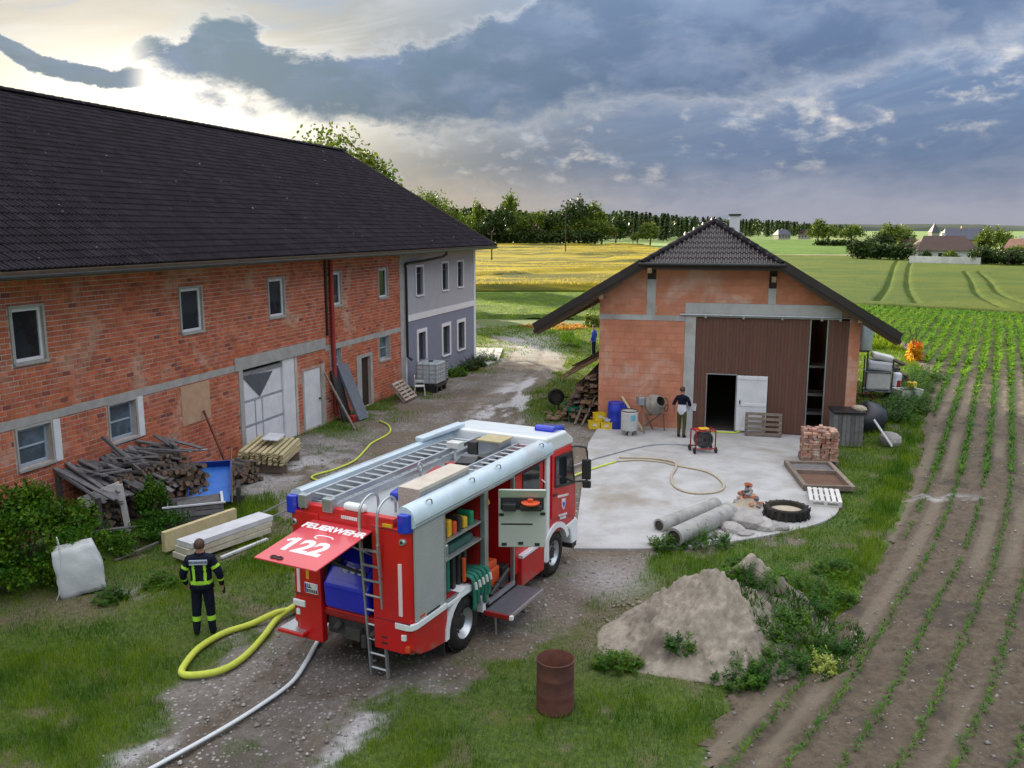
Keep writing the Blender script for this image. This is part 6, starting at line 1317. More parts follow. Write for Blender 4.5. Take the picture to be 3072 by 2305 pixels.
leaning('blue_tarp_roll', (14.85, 37.3, .9), (14.85, 37.2, 2.0), .22, .16, pm('navy_roll', (.012, .014, .14), None, 5, .6), 'dark navy roll hanging beside the rack at the barn side', 'roll')
t = T('feed_tub', (16.95, 36.7, 0), .2, 'white rectangular tub on the grass beside the rack', 'tub'); P(t, 'tub_shell', m_whp, lambda q: q.add([(-.42, -.3, 0), (.42, -.3, 0), (.42, .3, 0), (-.42, .3, 0), (-.52, -.38, .5), (.52, -.38, .5), (.52, .38, .5), (-.52, .38, .5), (-.46, -.33, .49), (.46, -.33, .49), (.46, .33, .49), (-.46, .33, .49), (-.38, -.27, .06), (.38, -.27, .06), (.38, .27, .06), (-.38, .27, .06)], [(0, 1, 5, 4), (1, 2, 6, 5), (2, 3, 7, 6), (3, 0, 4, 7), (4, 5, 9, 8), (5, 6, 10, 9), (6, 7, 11, 10), (7, 4, 8, 11), (12, 13, 14, 15), (8, 9, 13, 12), (9, 10, 14, 13), (10, 11, 15, 14), (11, 8, 12, 15)]))
t = T('plastic_sack', (16.7, 37.3, .0), .5, 'upright red and white printed sack beside the white tub', 'sack'); P(t, 'sack_body', m_tee, lambda q: q.obox((0, 0, .55), (.42, .26, 1.1), (0, .08, 0)), bevel=.09); P(t, 'sack_print', m_red2, lambda q: q.obox((.0, -.135, .6), (.24, .01, .34), (0, .08, 0)))
t = T('yellow_canister', (17.35, 37.2, 0), .2, 'yellow canister standing behind the white tub', 'canister'); P(t, 'canister', m_yelc, bx(-.18, .18, -.12, .12, 0, .72), bevel=.05); P(t, 'canister_cap', m_blk, lambda q: q.lathe([(0, .80), (.05, .80), (.05, .71)], 12), smooth=True)
t = T('scrap_pile', (16.9, 38.3, 0), .3, 'brown pile of scrap wood and rusty metal behind the yellow canister', 'scrap')
for k in range(14): P(t, 'scrap', [m_rust, m_bark, m_wood][k % 3], lambda q: q.obox((random.uniform(-.4, .5), random.uniform(-.3, .3), .3+.09*k), (random.uniform(.4, .9), .12, .10), (random.uniform(-.5, .5), random.uniform(-.5, .5), random.uniform(0, 3))))
t = T('bicycle', (14.0, 34.0, 0), R(70), 'dark red bicycle leaning at the right side of the barn', 'bicycle')
for y in (-.52, .52): P(t, 'wheel', m_rub, lambda q: (q.tube([(0, y+.33*math.cos(a), .34+.33*math.sin(a)) for a in [2*PI*i/24 for i in range(24)]], .02, 6, closed=True), [q.tube([(0, y, .34), (0, y+.32*math.cos(a), .34+.32*math.sin(a))], .004, 4) for a in [2*PI*i/10 for i in range(10)]]))
P(t, 'frame', m_red2, lambda q: [q.tube(p, .018, 6) for p in ([(0, -.52, .34), (0, -.1, .32), (0, -.22, .85), (0, -.52, .34)], [(0, -.1, .32), (0, .38, .82), (0, -.2, .80)], [(0, .52, .34), (0, .38, .95)])]); P(t, 'saddle', m_blk, lambda q: q.obox((0, -.24, .92), (.14, .26, .06)), bevel=.02); P(t, 'handlebar', m_galv, lambda q: q.tube(spline([(-.28, .28, .98), (-.15, .38, 1.0), (.15, .38, 1.0), (.28, .28, .98)], 4), .014, 6))
# things carried on the fire engine -------------------------------
def on_truck(name, mat, fn, label, cat, grp=None, **k):
    q = MB(); fn(q); o = q.build(name, mat, center=True, mw=FT, **k); return tag(o, label, cat, grp)
def tl(s, t_, z): return FT @ Vector((s, t_, z))
def lad_obj(label, p, L, wd, n, extra=None, rails=1):
    o = T('roof_ladder', (*tl(*p).xy, p[2]), AT, label, 'ladder', 'ladders on the fire engine roof')
    for y in (0, wd): P(o, 'stile', m_alu, lambda q: q.box(0, L, y-.022, y+.022, 0, .09), bevel=.006)
    for k in range(n): x = L*(k+.5)/n; P(o, 'rung', m_alu, lambda q: q.tube([(x, 0, .06), (x, wd, .06)], .018, 6))
    return o
l1 = lad_obj('long aluminium extension ladder lying along the left of the fire engine roof', (-1.42, 1.58, 2.86), 4.6, .48, 17)
for y in (-.07, .55): P(l1, 'stile', m_alu, lambda q: q.box(-.08, 4.2, y-.02, y+.02, -.10, -.01), bevel=.006)
for k in range(15): x = .1+k*.28; P(l1, 'rung', m_alu, lambda q: q.tube([(x, -.07, -.05), (x, .55, -.05)], .016, 6))
P(l1, 'ladder_foot', m_galv, bx(-.14, .0, -.10, .10, -.13, .10), bevel=.02); P(l1, 'ladder_foot', m_galv, bx(-.14, .0, .42, .60, -.13, .10), bevel=.02)
[P(l1, 'ladder_rest', m_galv, bx(x, x+.08, -.12, .6, -.145, -.10)) for x in (.3, 3.6)]
l2 = lad_obj('short aluminium ladder lying along the right front of the fire engine roof', (.85, .32, 2.82), 2.65, .34, 10); [P(l2, 'ladder_rest', m_galv, bx(x, x+.06, -.05, .4, -.10, -.001)) for x in (.3, 2.2)]
t = T('duct_bundle', (*tl(-.12, .44, 0).xy, 2.72), AT, 'stack of beige boards strapped on the fire engine roof', 'boards')
m_bei = pm('beige_board', (.56, .50, .43), (.49, .43, .37), 5, .7, .2); m_bei2 = pm('board_edge', (.30, .31, .31), (.24, .25, .25), 6, .7, .2)
for k in range(6): P(t, 'board', m_bei if k == 5 else m_bei2, lambda q: q.box(-.78, .80, -.20, .20, .004+k*.068, .004+k*.068+.062), bevel=.004)
P(t, 'end_cap', pm('board_ends', (.46, .38, .34), (.34, .26, .23), 30, .8, .3, 60), bx(-.795, -.781, -.198, .198, .006, .405))
P(t, 'lifting_ring', m_galv, lambda q: (q.tube([(-.05+.06*math.cos(a), .26, .54+.075*math.sin(a)) for a in [2*PI*i/18 for i in range(18)]], .018, 6, closed=True), q.tube([(-.05, .26, .47), (-.05, .26, .0)], .02, 6)))
on_truck('equipment_case', m_galv, lambda q: q.box(2.75, 3.25, .75, 1.25, 2.722, 3.02), 'light metal case with yellow label at the front of the truck roof', 'case', bevel=.02); on_truck('case_lid', m_pine, lambda q: q.box(2.72, 3.28, .72, 1.28, 3.022, 3.05), 'pale yellowish board lying on the light metal case', 'board')
on_truck('equipment_box', m_chas, lambda q: q.box(2.75, 3.25, 1.28, 1.50, 2.722, 2.98), 'dark grey box beside the light metal case on the truck roof', 'box', bevel=.02)
on_truck('tool_bundle', m_blk, lambda q: (q.tube([(1.0, .95, 2.76), (2.6, .85, 2.80)], .04, 8), q.tube([(1.1, 1.15, 2.76), (2.5, 1.0, 2.78)], .03, 8), q.obox((1.9, 1.0, 2.80), (.5, .35, .12), (0, 0, .3)), q.obox((2.35, .8, 2.80), (.4, .2, .14), (0, 0, -.2))), 'black tool handles lying in the middle of the truck roof', 'tools')
on_truck('red_tool_bag', m_red2, lambda q: (q.obox((1.05, 1.22, 2.78), (.62, .16, .11), (0, 0, .2)), q.obox((1.6, 1.18, 2.79), (.18, .2, .13))), 'red tool bag on the truck roof behind the beige boards', 'bag', bevel=.03)
on_truck('blue_sack', m_bluep, lambda q: (q.obox((-.25, 1.02, 2.79), (.5, .28, .14), (0, 0, .2)), q.obox((.15, 1.06, 2.78), (.25, .22, .12))), 'bright blue sack on the truck roof beside the beige boards', 'sack', bevel=.05)
on_truck('roof_spotlight', m_whp, lambda q: (q.tube([(2.2, 1.45, 2.722), (2.2, 1.45, 3.0)], .025, 6), q.obox((2.2, 1.45, 3.04), (.22, .28, .12))), 'white spotlight on a short mast on the truck roof', 'spotlight', bevel=.01)
on_truck('red_roof_panel', m_flap, lambda q: q.box(3.0, 3.48, .34, .68, 2.722, 2.76), 'pale red flat panel at the front right of the truck roof', 'panel')
# inside the bays
for i, (s, z, c, hgt) in enumerate(((-.38, 2.136, m_blk, .20), (-.22, 2.136, m_yel, .30), (-.05, 2.136, m_ora, .22), (.12, 2.136, m_blk, .26), (.30, 2.136, m_yel, .20), (.52, 2.136, m_grn, .24))):
    on_truck('tool_case', c, lambda q: q.obox((s, .24, z+hgt/2), (.13, .30, hgt-.002), (0, 0, .05)), ['black tool case at the left of the top shelf', 'tall yellow lamp on the top shelf', 'orange box on the top shelf', 'black box at the middle of the top shelf', 'yellow box at the right of the top shelf', 'green case at the right end of the top shelf'][i], 'tool', 'equipment in the middle bay', bevel=.03)
on_truck('silver_canister', m_galv, lambda q: q.lathe([(0, 0), (.09, 0), (.10, .03), (.10, .22), (.05, .27), (0, .27)], 16, (-.36, .16, 1.816)), 'small silver canister on the middle shelf', 'canister', smooth=True)
on_truck('folded_tarp', pm('teal_tarp', (.03, .10, .09), None, 6, .8, .3), lambda q: q.box(-.2, .6, .12, .55, 1.818, 1.96), 'folded dark green tarpaulin on the middle shelf', 'tarpaulin', bevel=.04)
for i in range(5): on_truck('hose_roll', [m_green, m_green, m_blk, m_blk, m_blk][i], lambda q: q.box(-.44+i*.19, -.34+i*.19, .14, .62, 1.125, 1.70+(.04 if i % 2 else 0)), ['green hose pack at the far left of the lower bay', 'second green hose pack in the lower bay', 'black hose basket left of the nozzle', 'black hose basket right of the nozzle', 'black hose basket next to the post'][i], 'hose', 'hose packs in the middle bay', bevel=.03)
on_truck('nozzle', m_ora, lambda q: (q.tube([(.22, .09, 1.2), (.20, .09, 1.62)], .035, 10),), 'orange branch pipe standing in front of the hose baskets', 'nozzle', smooth=True)
def drape(q):
    for k in range(5):
        x = .30+k*.13; q.tube(spline([(x, .45, 1.22), (x, .12, 1.27), (x+.01, -.03, 1.22), (x+.015, -.06, 1.0), (x+.02, -.05, .74+.1*((k*7) % 3)-.09)], 5), .055, 8, flat=.55)
on_truck('draped_hose', m_green, drape, 'bundle of green hose loops hanging out over the rear wheel', 'hose', smooth='all')
on_truck('hose_coupling', m_whp, lambda q: [q.tube([(.30+k*.13, -.085, 1.17), (.31+k*.13, -.10, 1.05)], .03, 8) for k in range(5)], 'row of white couplings on the hanging green hose loops', 'coupling')
on_truck('power_generator', m_ora, lambda q: (q.box(1.0, 1.62, .14, .62, .562, 1.0), q.box(1.06, 1.56, .16, .6, 1.0, 1.14)), 'orange-red generator in the front bay of the fire engine', 'generator', bevel=.04)
on_truck('hydraulic_tool', m_blk, lambda q: (q.box(1.66, 1.90, .10, .6, .562, .92), q.tube([(1.1, .06, .60), (1.8, .06, .86)], .045, 8), q.tube([(1.15, .08, .75), (1.4, .06, .60)], .03, 8), q.obox((1.5, .07, .66), (.3, .08, .1), (0, .4, 0))), 'black hydraulic rescue tool in front of the orange generator', 'tool', bevel=.01)
on_truck('hose_drum', pm('brown_drum', (.11, .085, .075), None, 5, .6), lambda q: q.lathe([(0, 0), (.16, 0), (.17, .03), (.17, .80), (.16, .83), (0, .83)], 20, (1.18, .35, 1.45)), 'brown upright cylinder in the front bay above the generator', 'cylinder', smooth=True)
on_truck('yellow_helmet', m_yel, lambda q: q.lathe([(.15, 0), (.17, .01), (.15, .08), (.10, .15), (0, .18)], 18, (1.18, .30, 2.29)), 'yellow helmet on top of the brown cylinder', 'helmet', smooth=True)
# ================================================================== VEGETATION
m_grass = leafmat('grass_blade', (.052, .145, .004), (.175, .270, .007), .9, .95, .3)
m_grass2 = leafmat('far_grass', (.085, .170, .006), (.17, .235, .008), .5, .7, .4)
m_weed = leafmat('weed_leaf', (.022, .090, .006), (.070, .160, .008), 1.5, .7, .3)
m_bush = leafmat('bush_leaf', (.028, .105, .004), (.10, .195, .008), 2.2, .9, .35)
m_corn = leafmat('maize_leaf', (.055, .16, .014), (.10, .21, .018), 1.0, .6, .4)
m_corn2 = leafmat('maize_far', (.11, .25, .012), (.17, .30, .018), .25, .5, .5)
m_tree = leafmat('tree_leaf', (.065, .115, .010), (.125, .165, .015), .5, .9, .35)
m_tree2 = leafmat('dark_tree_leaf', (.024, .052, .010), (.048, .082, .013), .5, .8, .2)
m_trunk = pm('tree_bark', (.09, .07, .055), (.06, .045, .035), 6, .95, .5)
def blades(name, x, y, z, h, wd, mat, lean=.5):
    n = len(x); z = z+np.zeros(n); a = rng.uniform(0, 2*PI, n); b_ = rng.uniform(0, 2*PI, n); l = rng.uniform(.1, lean, n)*h
    dx, dy = np.cos(a)*wd/2, np.sin(a)*wd/2
    v = np.stack([np.stack([x-dx, y-dy, z], 1), np.stack([x+dx, y+dy, z], 1), np.stack([x+np.cos(b_)*l, y+np.sin(b_)*l, z+h], 1)], 1).reshape(-1, 3)
    o = big_mesh(name, v, np.arange(3*n).reshape(-1, 3), mat); o['kind'] = 'stuff'; return o
bi1 = np.linalg.inv(np.array(F1))[:3]; bi2 = np.linalg.inv(np.array(F2))[:3]
def inb1(x, y): p = bi1[0, 0]*x+bi1[0, 1]*y+bi1[0, 3]; q_ = bi1[1, 0]*x+bi1[1, 1]*y+bi1[1, 3]; return (p < .1) & (q_ > -.05) & (q_ < 17)
def inb2(x, y): p = bi2[0, 0]*x+bi2[0, 1]*y+bi2[0, 3]; q_ = bi2[1, 0]*x+bi2[1, 1]*y+bi2[1, 3]; return (p > -3.6) & (p < 5.6) & (q_ > -.1) & (q_ < 15)
def grass():
    n = 1150000; u = rng.random(n); y = (8.5**.5+(u*(66**.5-8.5**.5)))**2; x = rng.uniform(-.70, .66, n)*y
    keep = np.ones(n, bool); m = ground_masks(x, y); dens = 1-m['grav']; dens = dens*(1-.75*m['dirt'])*(1-m['pale'])
    patch = .45+.9*fbm(x*.9, y*.9, 4, 101); pr = dens*np.clip(patch, .1, 1)
    fd = pdist(x, y, FIELD); keep &= (fd < .05+(fbm(x*2, y*2, 2, 6)-.5)*.5); keep &= (pdist(x, y, SLAB) < .02) & (pdist(x, y, [(-2.15, 49.6), (-1.3, 46.2), (-.75, 48.1), (-.55, 52.9), (-2.3, 53.2)]) < 0); keep &= ~inb1(x, y) & ~inb2(x, y)
    keep &= rng.random(n) < pr*np.clip(24/y, .6, 1)
    x, y, fd = x[keep], y[keep], fd[keep]; k = y/14
    tall = np.clip(1.2-np.abs(fd+.35)/.5, 0, 1)*(y > 16)+np.clip(fbm(x*.6, y*.6, 3, 111)-.47, 0, 1)*3.6+np.clip(fbm(x*2.5, y*2.5, 2, 113)-.62, 0, 1)*3
    h = rng.uniform(.035, .085, len(x))*(1+1.6*tall)*(1+.25*(k-1).clip(0, 2)); wd = .009*np.clip(k, .8, 4)*rng.uniform(.7, 1.3, len(x))
    nr = y < 34
    far_ = tall; blades('grass', x[nr], y[nr], gz(x[nr], y[nr])-.01, h[nr], wd[nr], m_grass); blades('meadow_grass', x[~nr], y[~nr], gz(x[~nr], y[~nr])-.01, np.minimum(h[~nr], .16)*.9, wd[~nr]*1.3, m_grass2)
    return len(x)
print('grass', grass())
def leaf_cloud(n, rad, size, clump=0, seed=1, shell=.35, low=-1.0):
    """leaf quads spread through an uneven volume"""
    r_ = np.random.default_rng(seed); d = r_.normal(size=(n, 3)); d /= np.linalg.norm(d, axis=1)[:, None]
    if low > -1: d[:, 2] = np.where(d[:, 2] < low, -d[:, 2]*.6, d[:, 2])
    rr = r_.random(n)**shell
    if clump:
        cs = r_.normal(size=(clump, 3)); cs /= np.linalg.norm(cs, axis=1)[:, None]; cs[:, 2] = np.abs(cs[:, 2])*.95-.25; cs *= (.55+.4*r_.random(clump))[:, None]
        k = r_.integers(0, clump, n); sz = (.24+.22*r_.random(clump))[k]; p = cs[k]+d*(rr*sz)[:, None]
    else: p = d*rr[:, None]*(.82+.3*fbm(d[:, 0]*2.2+5, d[:, 1]*2.2+d[:, 2]*2, 3, seed)[:, None])
    p = p*np.array(rad)
    a = r_.normal(size=(n, 3)); a /= np.linalg.norm(a, axis=1)[:, None]; b_ = np.cross(a, r_.normal(size=(n, 3))); b_ /= np.linalg.norm(b_, axis=1)[:, None]
    s = (size*r_.uniform(.6, 1.3, n))[:, None]
    v = np.stack([p-a*s*.5, p+b_*s*.28, p+a*s*.5, p-b_*s*.28], 1).reshape(-1, 3); return v, np.arange(4*n).reshape(-1, 4)
def shoots(n, rad, size, seed):
    """ragged weeds: upright shoots of uneven height with leaves along each"""
    r_ = np.random.default_rng(seed); ns = max(10, int(n/26)); a = r_.uniform(0, 6.28, ns); rr = r_.random(ns)**.6; bx_, by_ = np.cos(a)*rr*rad[0], np.sin(a)*rr*rad[1]
    hh = rad[2]*1.9*(1.05-.75*rr)*r_.uniform(.45, 1.25, ns); lx, ly = np.cos(a)*r_.uniform(0, .6, ns), np.sin(a)*r_.uniform(0, .6, ns); k = r_.integers(0, ns, n); t = r_.random(n)**.75
    p = np.stack([bx_[k]+lx[k]*t*t*hh[k], by_[k]+ly[k]*t*t*hh[k], t*hh[k]], 1); o = r_.uniform(0, 6.28, n); d = np.stack([np.cos(o), np.sin(o), r_.uniform(-.3, .7, n)], 1); s = size*r_.uniform(.5, 1.5, n)*(1.15-.6*t); w = np.stack([-np.sin(o), np.cos(o), r_.uniform(-.4, .4, n)], 1)
    v = np.stack([p, p+d*s[:, None]*.5+w*s[:, None]*.22, p+d*s[:, None], p+d*s[:, None]*.5-w*s[:, None]*.22], 1).reshape(-1, 3); return v, np.arange(4*n).reshape(-1, 4)
def plant(name, loc, rad, n, size, mat, label, cat, grp=None, clump=0, seed=1, stems=3, shell=.35, zc=None, low=-1.0):
    ground = name in ('weed', 'tall_weed', 'border_plant', 'climbing_shrub', 'bush', 'hedge')
    t = T(name, loc, 0, label, cat, grp); v, f = shoots(int(n*2.2), rad, size*.95, seed) if name in ('weed', 'tall_weed', 'border_plant') else leaf_cloud(n, rad, size, clump, seed, shell, low)
    if ground: zc = 0 if name in ('weed', 'tall_weed', 'border_plant') else rad[2]*.60; v[:, 2] += zc if zc is not None else rad[2]*.95; v[:, 2] = np.where(v[:, 2] < .005, .01+.35*rad[2]*np.abs(np.sin(v[:, 2]*37)), v[:, 2])
    o = big_mesh('foliage', v, f, mat); o.parent = t
    q = MB(); r_ = random.Random(seed)
    for k in range(stems): q.tube(spline([(0, 0, -.02), (r_.uniform(-.3, .3)*rad[0], r_.uniform(-.3, .3)*rad[1], rad[2]*(.5 if ground else .8)), (r_.uniform(-.6, .6)*rad[0], r_.uniform(-.6, .6)*rad[1], rad[2]*(.9 if ground else 1.6))], 3), [.03*min(1, rad[2])]*3+[.02*min(1, rad[2])]*3+[.008], 5)
    q.build('stem', m_trunk, t); return t
plant('bush', (-10.25, 17.5, 0), (1.38, 1.35, 1.42), 13000, .095, m_bush, 'large leafy green bush at the left edge in front of the woodpile', 'bush', None, 26, 5, 6, .55)
plant('bush', (-10.1, 16.55, 0), (1.15, .7, .62), 5000, .09, m_bush, 'low leafy bush at the left picture edge beside the bulk bag', 'bush', None, 16, 16, 4, .6)
plant('bush', (-9.95, 19.2, 0), (.6, .6, .55), 2200, .085, m_bush, 'smaller green bush between the large bush and the logs', 'bush', None, 12, 6, 4, .55)
plant('climbing_shrub', (-8.85, 20.55, 0), (.45, .42, .95), 3400, .075, m_weed, 'tall dark green shrub growing out of the logs', 'shrub', None, 10, 7, 4, .6)
plant('climbing_shrub', (-8.25, 19.9, 0), (.85, .5, .42), 2600, .075, m_weed, 'low dark shrub in front of the logs beside the panel stack', 'shrub', None, 10, 8, 4, .6)
plant('climbing_shrub', (-8.6, 19.0, 0), (.9, .7, .34), 2400, .07, m_weed, 'low weedy shrub right of the bulk bag', 'shrub', None, 10, 19, 4, .6)
def onm(x, y):      # a point on the mound, from its local position
    c, s = math.cos(MR), math.sin(MR); return (MC[0]+x*c-y*s, MC[1]+x*s+y*c, float(mound_h(np.array([x]), np.array([y]))[0])-.05)
wd = [((4.55, 19.15, 0), (.62, .42, .30), 'leafy weed clump in front of the thick concrete pipe'), ((3.55, 19.05, 0), (.42, .32, .24), 'weed clump at the open end of the thick concrete pipe'),
      (onm(.55, -.15), (.30, .34, .30), 'dense weed tuft on the right flank of the earth mound'), (onm(.85, -.65), (.40, .36, .26), 'weed tuft low on the right flank of the earth mound'), (onm(.35, -1.0), (.42, .42, .30), 'weed tuft at the front foot of the mound'), (onm(.55, .65), (.30, .26, .18), 'weed tuft near the top of the earth mound'),
      (onm(1.35, .3), (.34, .32, .22), 'weed tuft behind the crest on the right of the mound'), (onm(-.05, -1.55), (.55, .4, .26), 'broad grassy weed in front of the mound'), (onm(-.75, -1.7), (.45, .4, .24), 'weed in front of the mound near the drum'), ((1.75, 13.5, 0), (.42, .32, .2), 'weed clump between the drum and the mound'), (onm(-1.4, -.9), (.26, .26, .18), 'small weed at the left foot of the mound'),
      ((5.6, 16.6, 0), (.8, .5, .36), 'tall weeds behind the earth mound on the verge'), ((6.3, 16.1, 0), (.5, .42, .30), 'weeds between the mound and the ploughed field'), (onm(1.75, -.2), (.36, .36, .22), 'weed at the far right foot of the mound'), (onm(1.2, -1.1), (.5, .4, .26), 'leafy weed at the right front foot of the mound'), (onm(.15, .15), (.2, .2, .16), 'small weed on the crest of the mound'),
      ((-7.2, 16.9, 0), (.34, .30, .22), 'small nettle clump right of the bulk bag'), ((-7.9, 16.2, 0), (.36, .32, .2), 'low nettle clump below the bulk bag'), ((6.9, 17.6, 0), (.5, .4, .24), 'weed clump at the edge of the ploughed field behind the mound')]
def mound_cover():
    n = 26000; x = rng.uniform(-2.4, 2.6, n); y = rng.uniform(-2.1, 2.0, n); h = mound_h(x, y); k = (fbm(x*1.3, y*1.3, 4, 210)+.16*np.clip(x+.1*y, -1.2, 1.2)-.10*np.clip(h-.5, 0, 1) > .60+.1*(x < 0)) & (h > -.2) & (np.hypot(x/2.5, y/2.1) < 1)
    x, y, h = x[k], y[k], h[k]; c, s = math.cos(MR), math.sin(MR); blades('mound_weeds', MC[0]+x*c-y*s, MC[1]+x*s+y*c, np.maximum(h, 0)-.05, rng.uniform(.06, .22, len(x)), .022*rng.uniform(.6, 1.4, len(x)), m_weed, .9)
mound_cover()
for i, (l, r_, lb) in enumerate(wd): plant('weed', l, r_, 900 if r_[0] > .4 else 520, .075, m_weed if i % 3 else m_bush, lb, 'weed', 'weeds round the mound and forecourt', 7, 20+i, 2, .6)
plant('weed', (*onm(.75, -1.75)[:2], 0), (.22, .22, .22), 240, .07, pm('yellow_green', (.30, .36, .04), None, 5, .7), 'bright yellow-green weed in front of the mound', 'weed', 'weeds round the mound and forecourt', 5, 44, 2)
for i, (s, lb) in enumerate(((-5.3, 'yellow-green border plant left of the house corner'), (-3.6, 'dark border shrub under the house windows'), (-2.2, 'leafy border plant by the house corner'), (-.4, 'upright grassy plant at the house corner'))):
    l = b1(s, -.75); plant('border_plant', (*l.xy, 0), (.6, .45, .35+.1*(i > 1)), 900, .12, [m_corn2, m_tree2, m_tree2, m_bush][i], lb, 'plant', 'border plants at the house', 6, 60+i, 2, .6)
plant('orange_shrub', (22.6, 48.4, 0), (.62, .6, 1.15), 2200, .15, leafmat('backlit_leaf', (.62, .13, .02), (.70, .42, .03), .8, .5, .6), 'shrub with backlit orange and yellow glow in its leaf colour at the field edge', 'shrub', None, 12, 71, 4, .6)  # backlit glow put into the orange leaf colour
plant('orange_shrub', (2.9, 64.5, 0), (2.6, 1.6, .55), 1500, .16, leafmat('rust_leaf', (.45, .16, .03), (.32, .22, .03), .8, .6, .6), 'low rusty orange plants beside the lane bend', 'shrub', None, 14, 72, 4, .6)  # orange flecks built as low plants with orange leaf colour
plant('hedge', (3.6, 55.5, 0), (.6, 3.0, .5), 1500, .16, m_corn2, 'low green hedge row beside the lane', 'hedge', None, 12, 73, 4, .6)
plant('young_tree', (6.1, 66, 0), (1.0, 1.0, 1.3), 1100, .22, m_tree, 'young slender tree beside the green crop beyond the lane', 'tree', None, 9, 74, 2, .5, zc=2.6)
# tall growth along the right side of the small barn
for i in range(9):
    x, y = 15.0+.62*i+random.uniform(-.3, .3), 33.0+1.1*i+random.uniform(-.5, .5); plant('tall_weed', (x, y, 0), (.9, .9, .5), 900, .13, m_bush if i % 2 else m_weed, 'tall nettles along the field edge beside the barn, %s from the barn corner' % ['first', 'second', 'third', 'fourth', 'fifth', 'sixth', 'seventh', 'eighth', 'ninth'][i], 'weed', 'tall nettles beside the barn', 7, 130+i, 2, .6)
# maize seedlings in rows: each leaf a bent blade
def maize(name, rows, y0, y1, step, h0, leaves, mat, wd, gap=.45, ramp=0):
    xs, ys = [], []
    for k in rows:
        y = y0+random.random()*step
        while y < y1: xs.append(xa(y)+.77*k+random.gauss(0, .035)*(1+max(0, y-30)*.07)); ys.append(y); y += step*random.uniform(.6, 1.4)*(1+(y-y0)/120)
    x = np.array(xs); y = np.array(ys); keep = (pdist(x, y, FIELD) > .35) & (x < y*.63+1) & (fbm(x*.8, y*.35, 3, 140) > gap-.16)
    if ramp: keep &= rng.random(len(x)) < sstep(y, y0, ramp)
    x, y = x[keep], y[keep]; n = len(x); x = np.repeat(x, leaves); y = np.repeat(y, leaves); m = len(x); a = rng.uniform(0, 2*PI, m); L = rng.uniform(.6, 1.25, m)*h0*(1+.6*np.clip((y-20)/50, 0, 1)); c, s = np.cos(a), np.sin(a); w = wd*rng.uniform(.7, 1.3, m)
    def pt(r, zz, ww): return [np.stack([x+c*r*L-s*w*ww, y+s*r*L+c*w*ww, .03+zz*L], 1), np.stack([x+c*r*L+s*w*ww, y+s*r*L-c*w*ww, .03+zz*L], 1)]
    v = np.stack(pt(0, 0, .4)+pt(.35, .55, 1)+pt(.85, .62, .15), 1).reshape(-1, 3)
    i = np.arange(m)[:, None]*6; f = np.concatenate([i+np.array([[0, 1, 3, 2]]), i+np.array([[2, 3, 5, 4]])]); o = big_mesh(name, v, f, mat); o['kind'] = 'stuff'; return n
print('maize', maize('maize_seedlings', range(-2, 40), 9, 25, .080, .125, 6, m_corn, .010), maize('maize_rows', range(-18, 40), 25, 54, .10, .20, 6, m_corn, .020, .36), maize('maize_crop', range(-20, 44), 36, 88, .13, .30, 8, m_corn2, .045, .26, 56))
# loose stones
def pebbles(name, x, y, z, s, mat):
    n = len(x); base = np.array([(1, 0, 0), (-1, 0, 0), (0, 1, 0), (0, -1, 0), (0, 0, .7), (0, 0, -.7)], float); fs = np.array([(0, 2, 4), (2, 1, 4), (1, 3, 4), (3, 0, 4), (2, 0, 5), (1, 2, 5), (3, 1, 5), (0, 3, 5)])
    a = rng.uniform(0, 6.28, n); c, sn = np.cos(a), np.sin(a); B = base[None]*rng.uniform(.6, 1.2, (n, 6, 1))*s[:, None, None]; v = np.stack([B[..., 0]*c[:, None]-B[..., 1]*sn[:, None], B[..., 0]*sn[:, None]+B[..., 1]*c[:, None], B[..., 2]], -1)+np.stack([x, y, z], 1)[:, None]
    o = big_mesh(name, v.reshape(-1, 3), (fs[None]+np.arange(n)[:, None, None]*6).reshape(-1, 3), mat); o['kind'] = 'stuff'
m_peb = pm('pebble', (.34, .325, .31), (.20, .185, .17), 8, .9, rnd=.8)
n = 48000; u = rng.random(n); y = (9**.5+u*(36**.5-9**.5))**2; x = rng.uniform(-.6, .35, n)*y; m_k = ground_masks(x, y); k = (rng.random(n) < m_k['grav']*(.35+.65*m_k['pale'])) & (pdist(x, y, SLAB) < 0) & ~inb1(x, y); x, y = x[k], y[k]
pebbles('loose_gravel', x, y, gz(x, y)+.004, rng.gamma(2.0, .0085, len(x)).clip(.006, .085), m_peb)
a_ = rng.uniform(0, 6.28, 1400); r_s = rng.uniform(.75, 1.25, 1400); xs_ = MC[0]+np.cos(a_)*r_s*1.9; ys_ = MC[1]+np.sin(a_)*r_s*1.6; pebbles('mound_spill', xs_, ys_, np.full(1400, .012), rng.gamma(2, .011, 1400).clip(.008, .09), m_soil)
n = 9000; u = rng.random(n); y = (9**.5+u*(34**.5-9**.5))**2; x = xa(y)+rng.uniform(-1, 16, n); k = (pdist(x, y, FIELD) > .1) & (x < .62*y+1); x, y = x[k], y[k]
pebbles('field_stones', x, y, np.full(len(x), .03), rng.gamma(1.7, .009, len(x)).clip(.008, .075), m_peb)
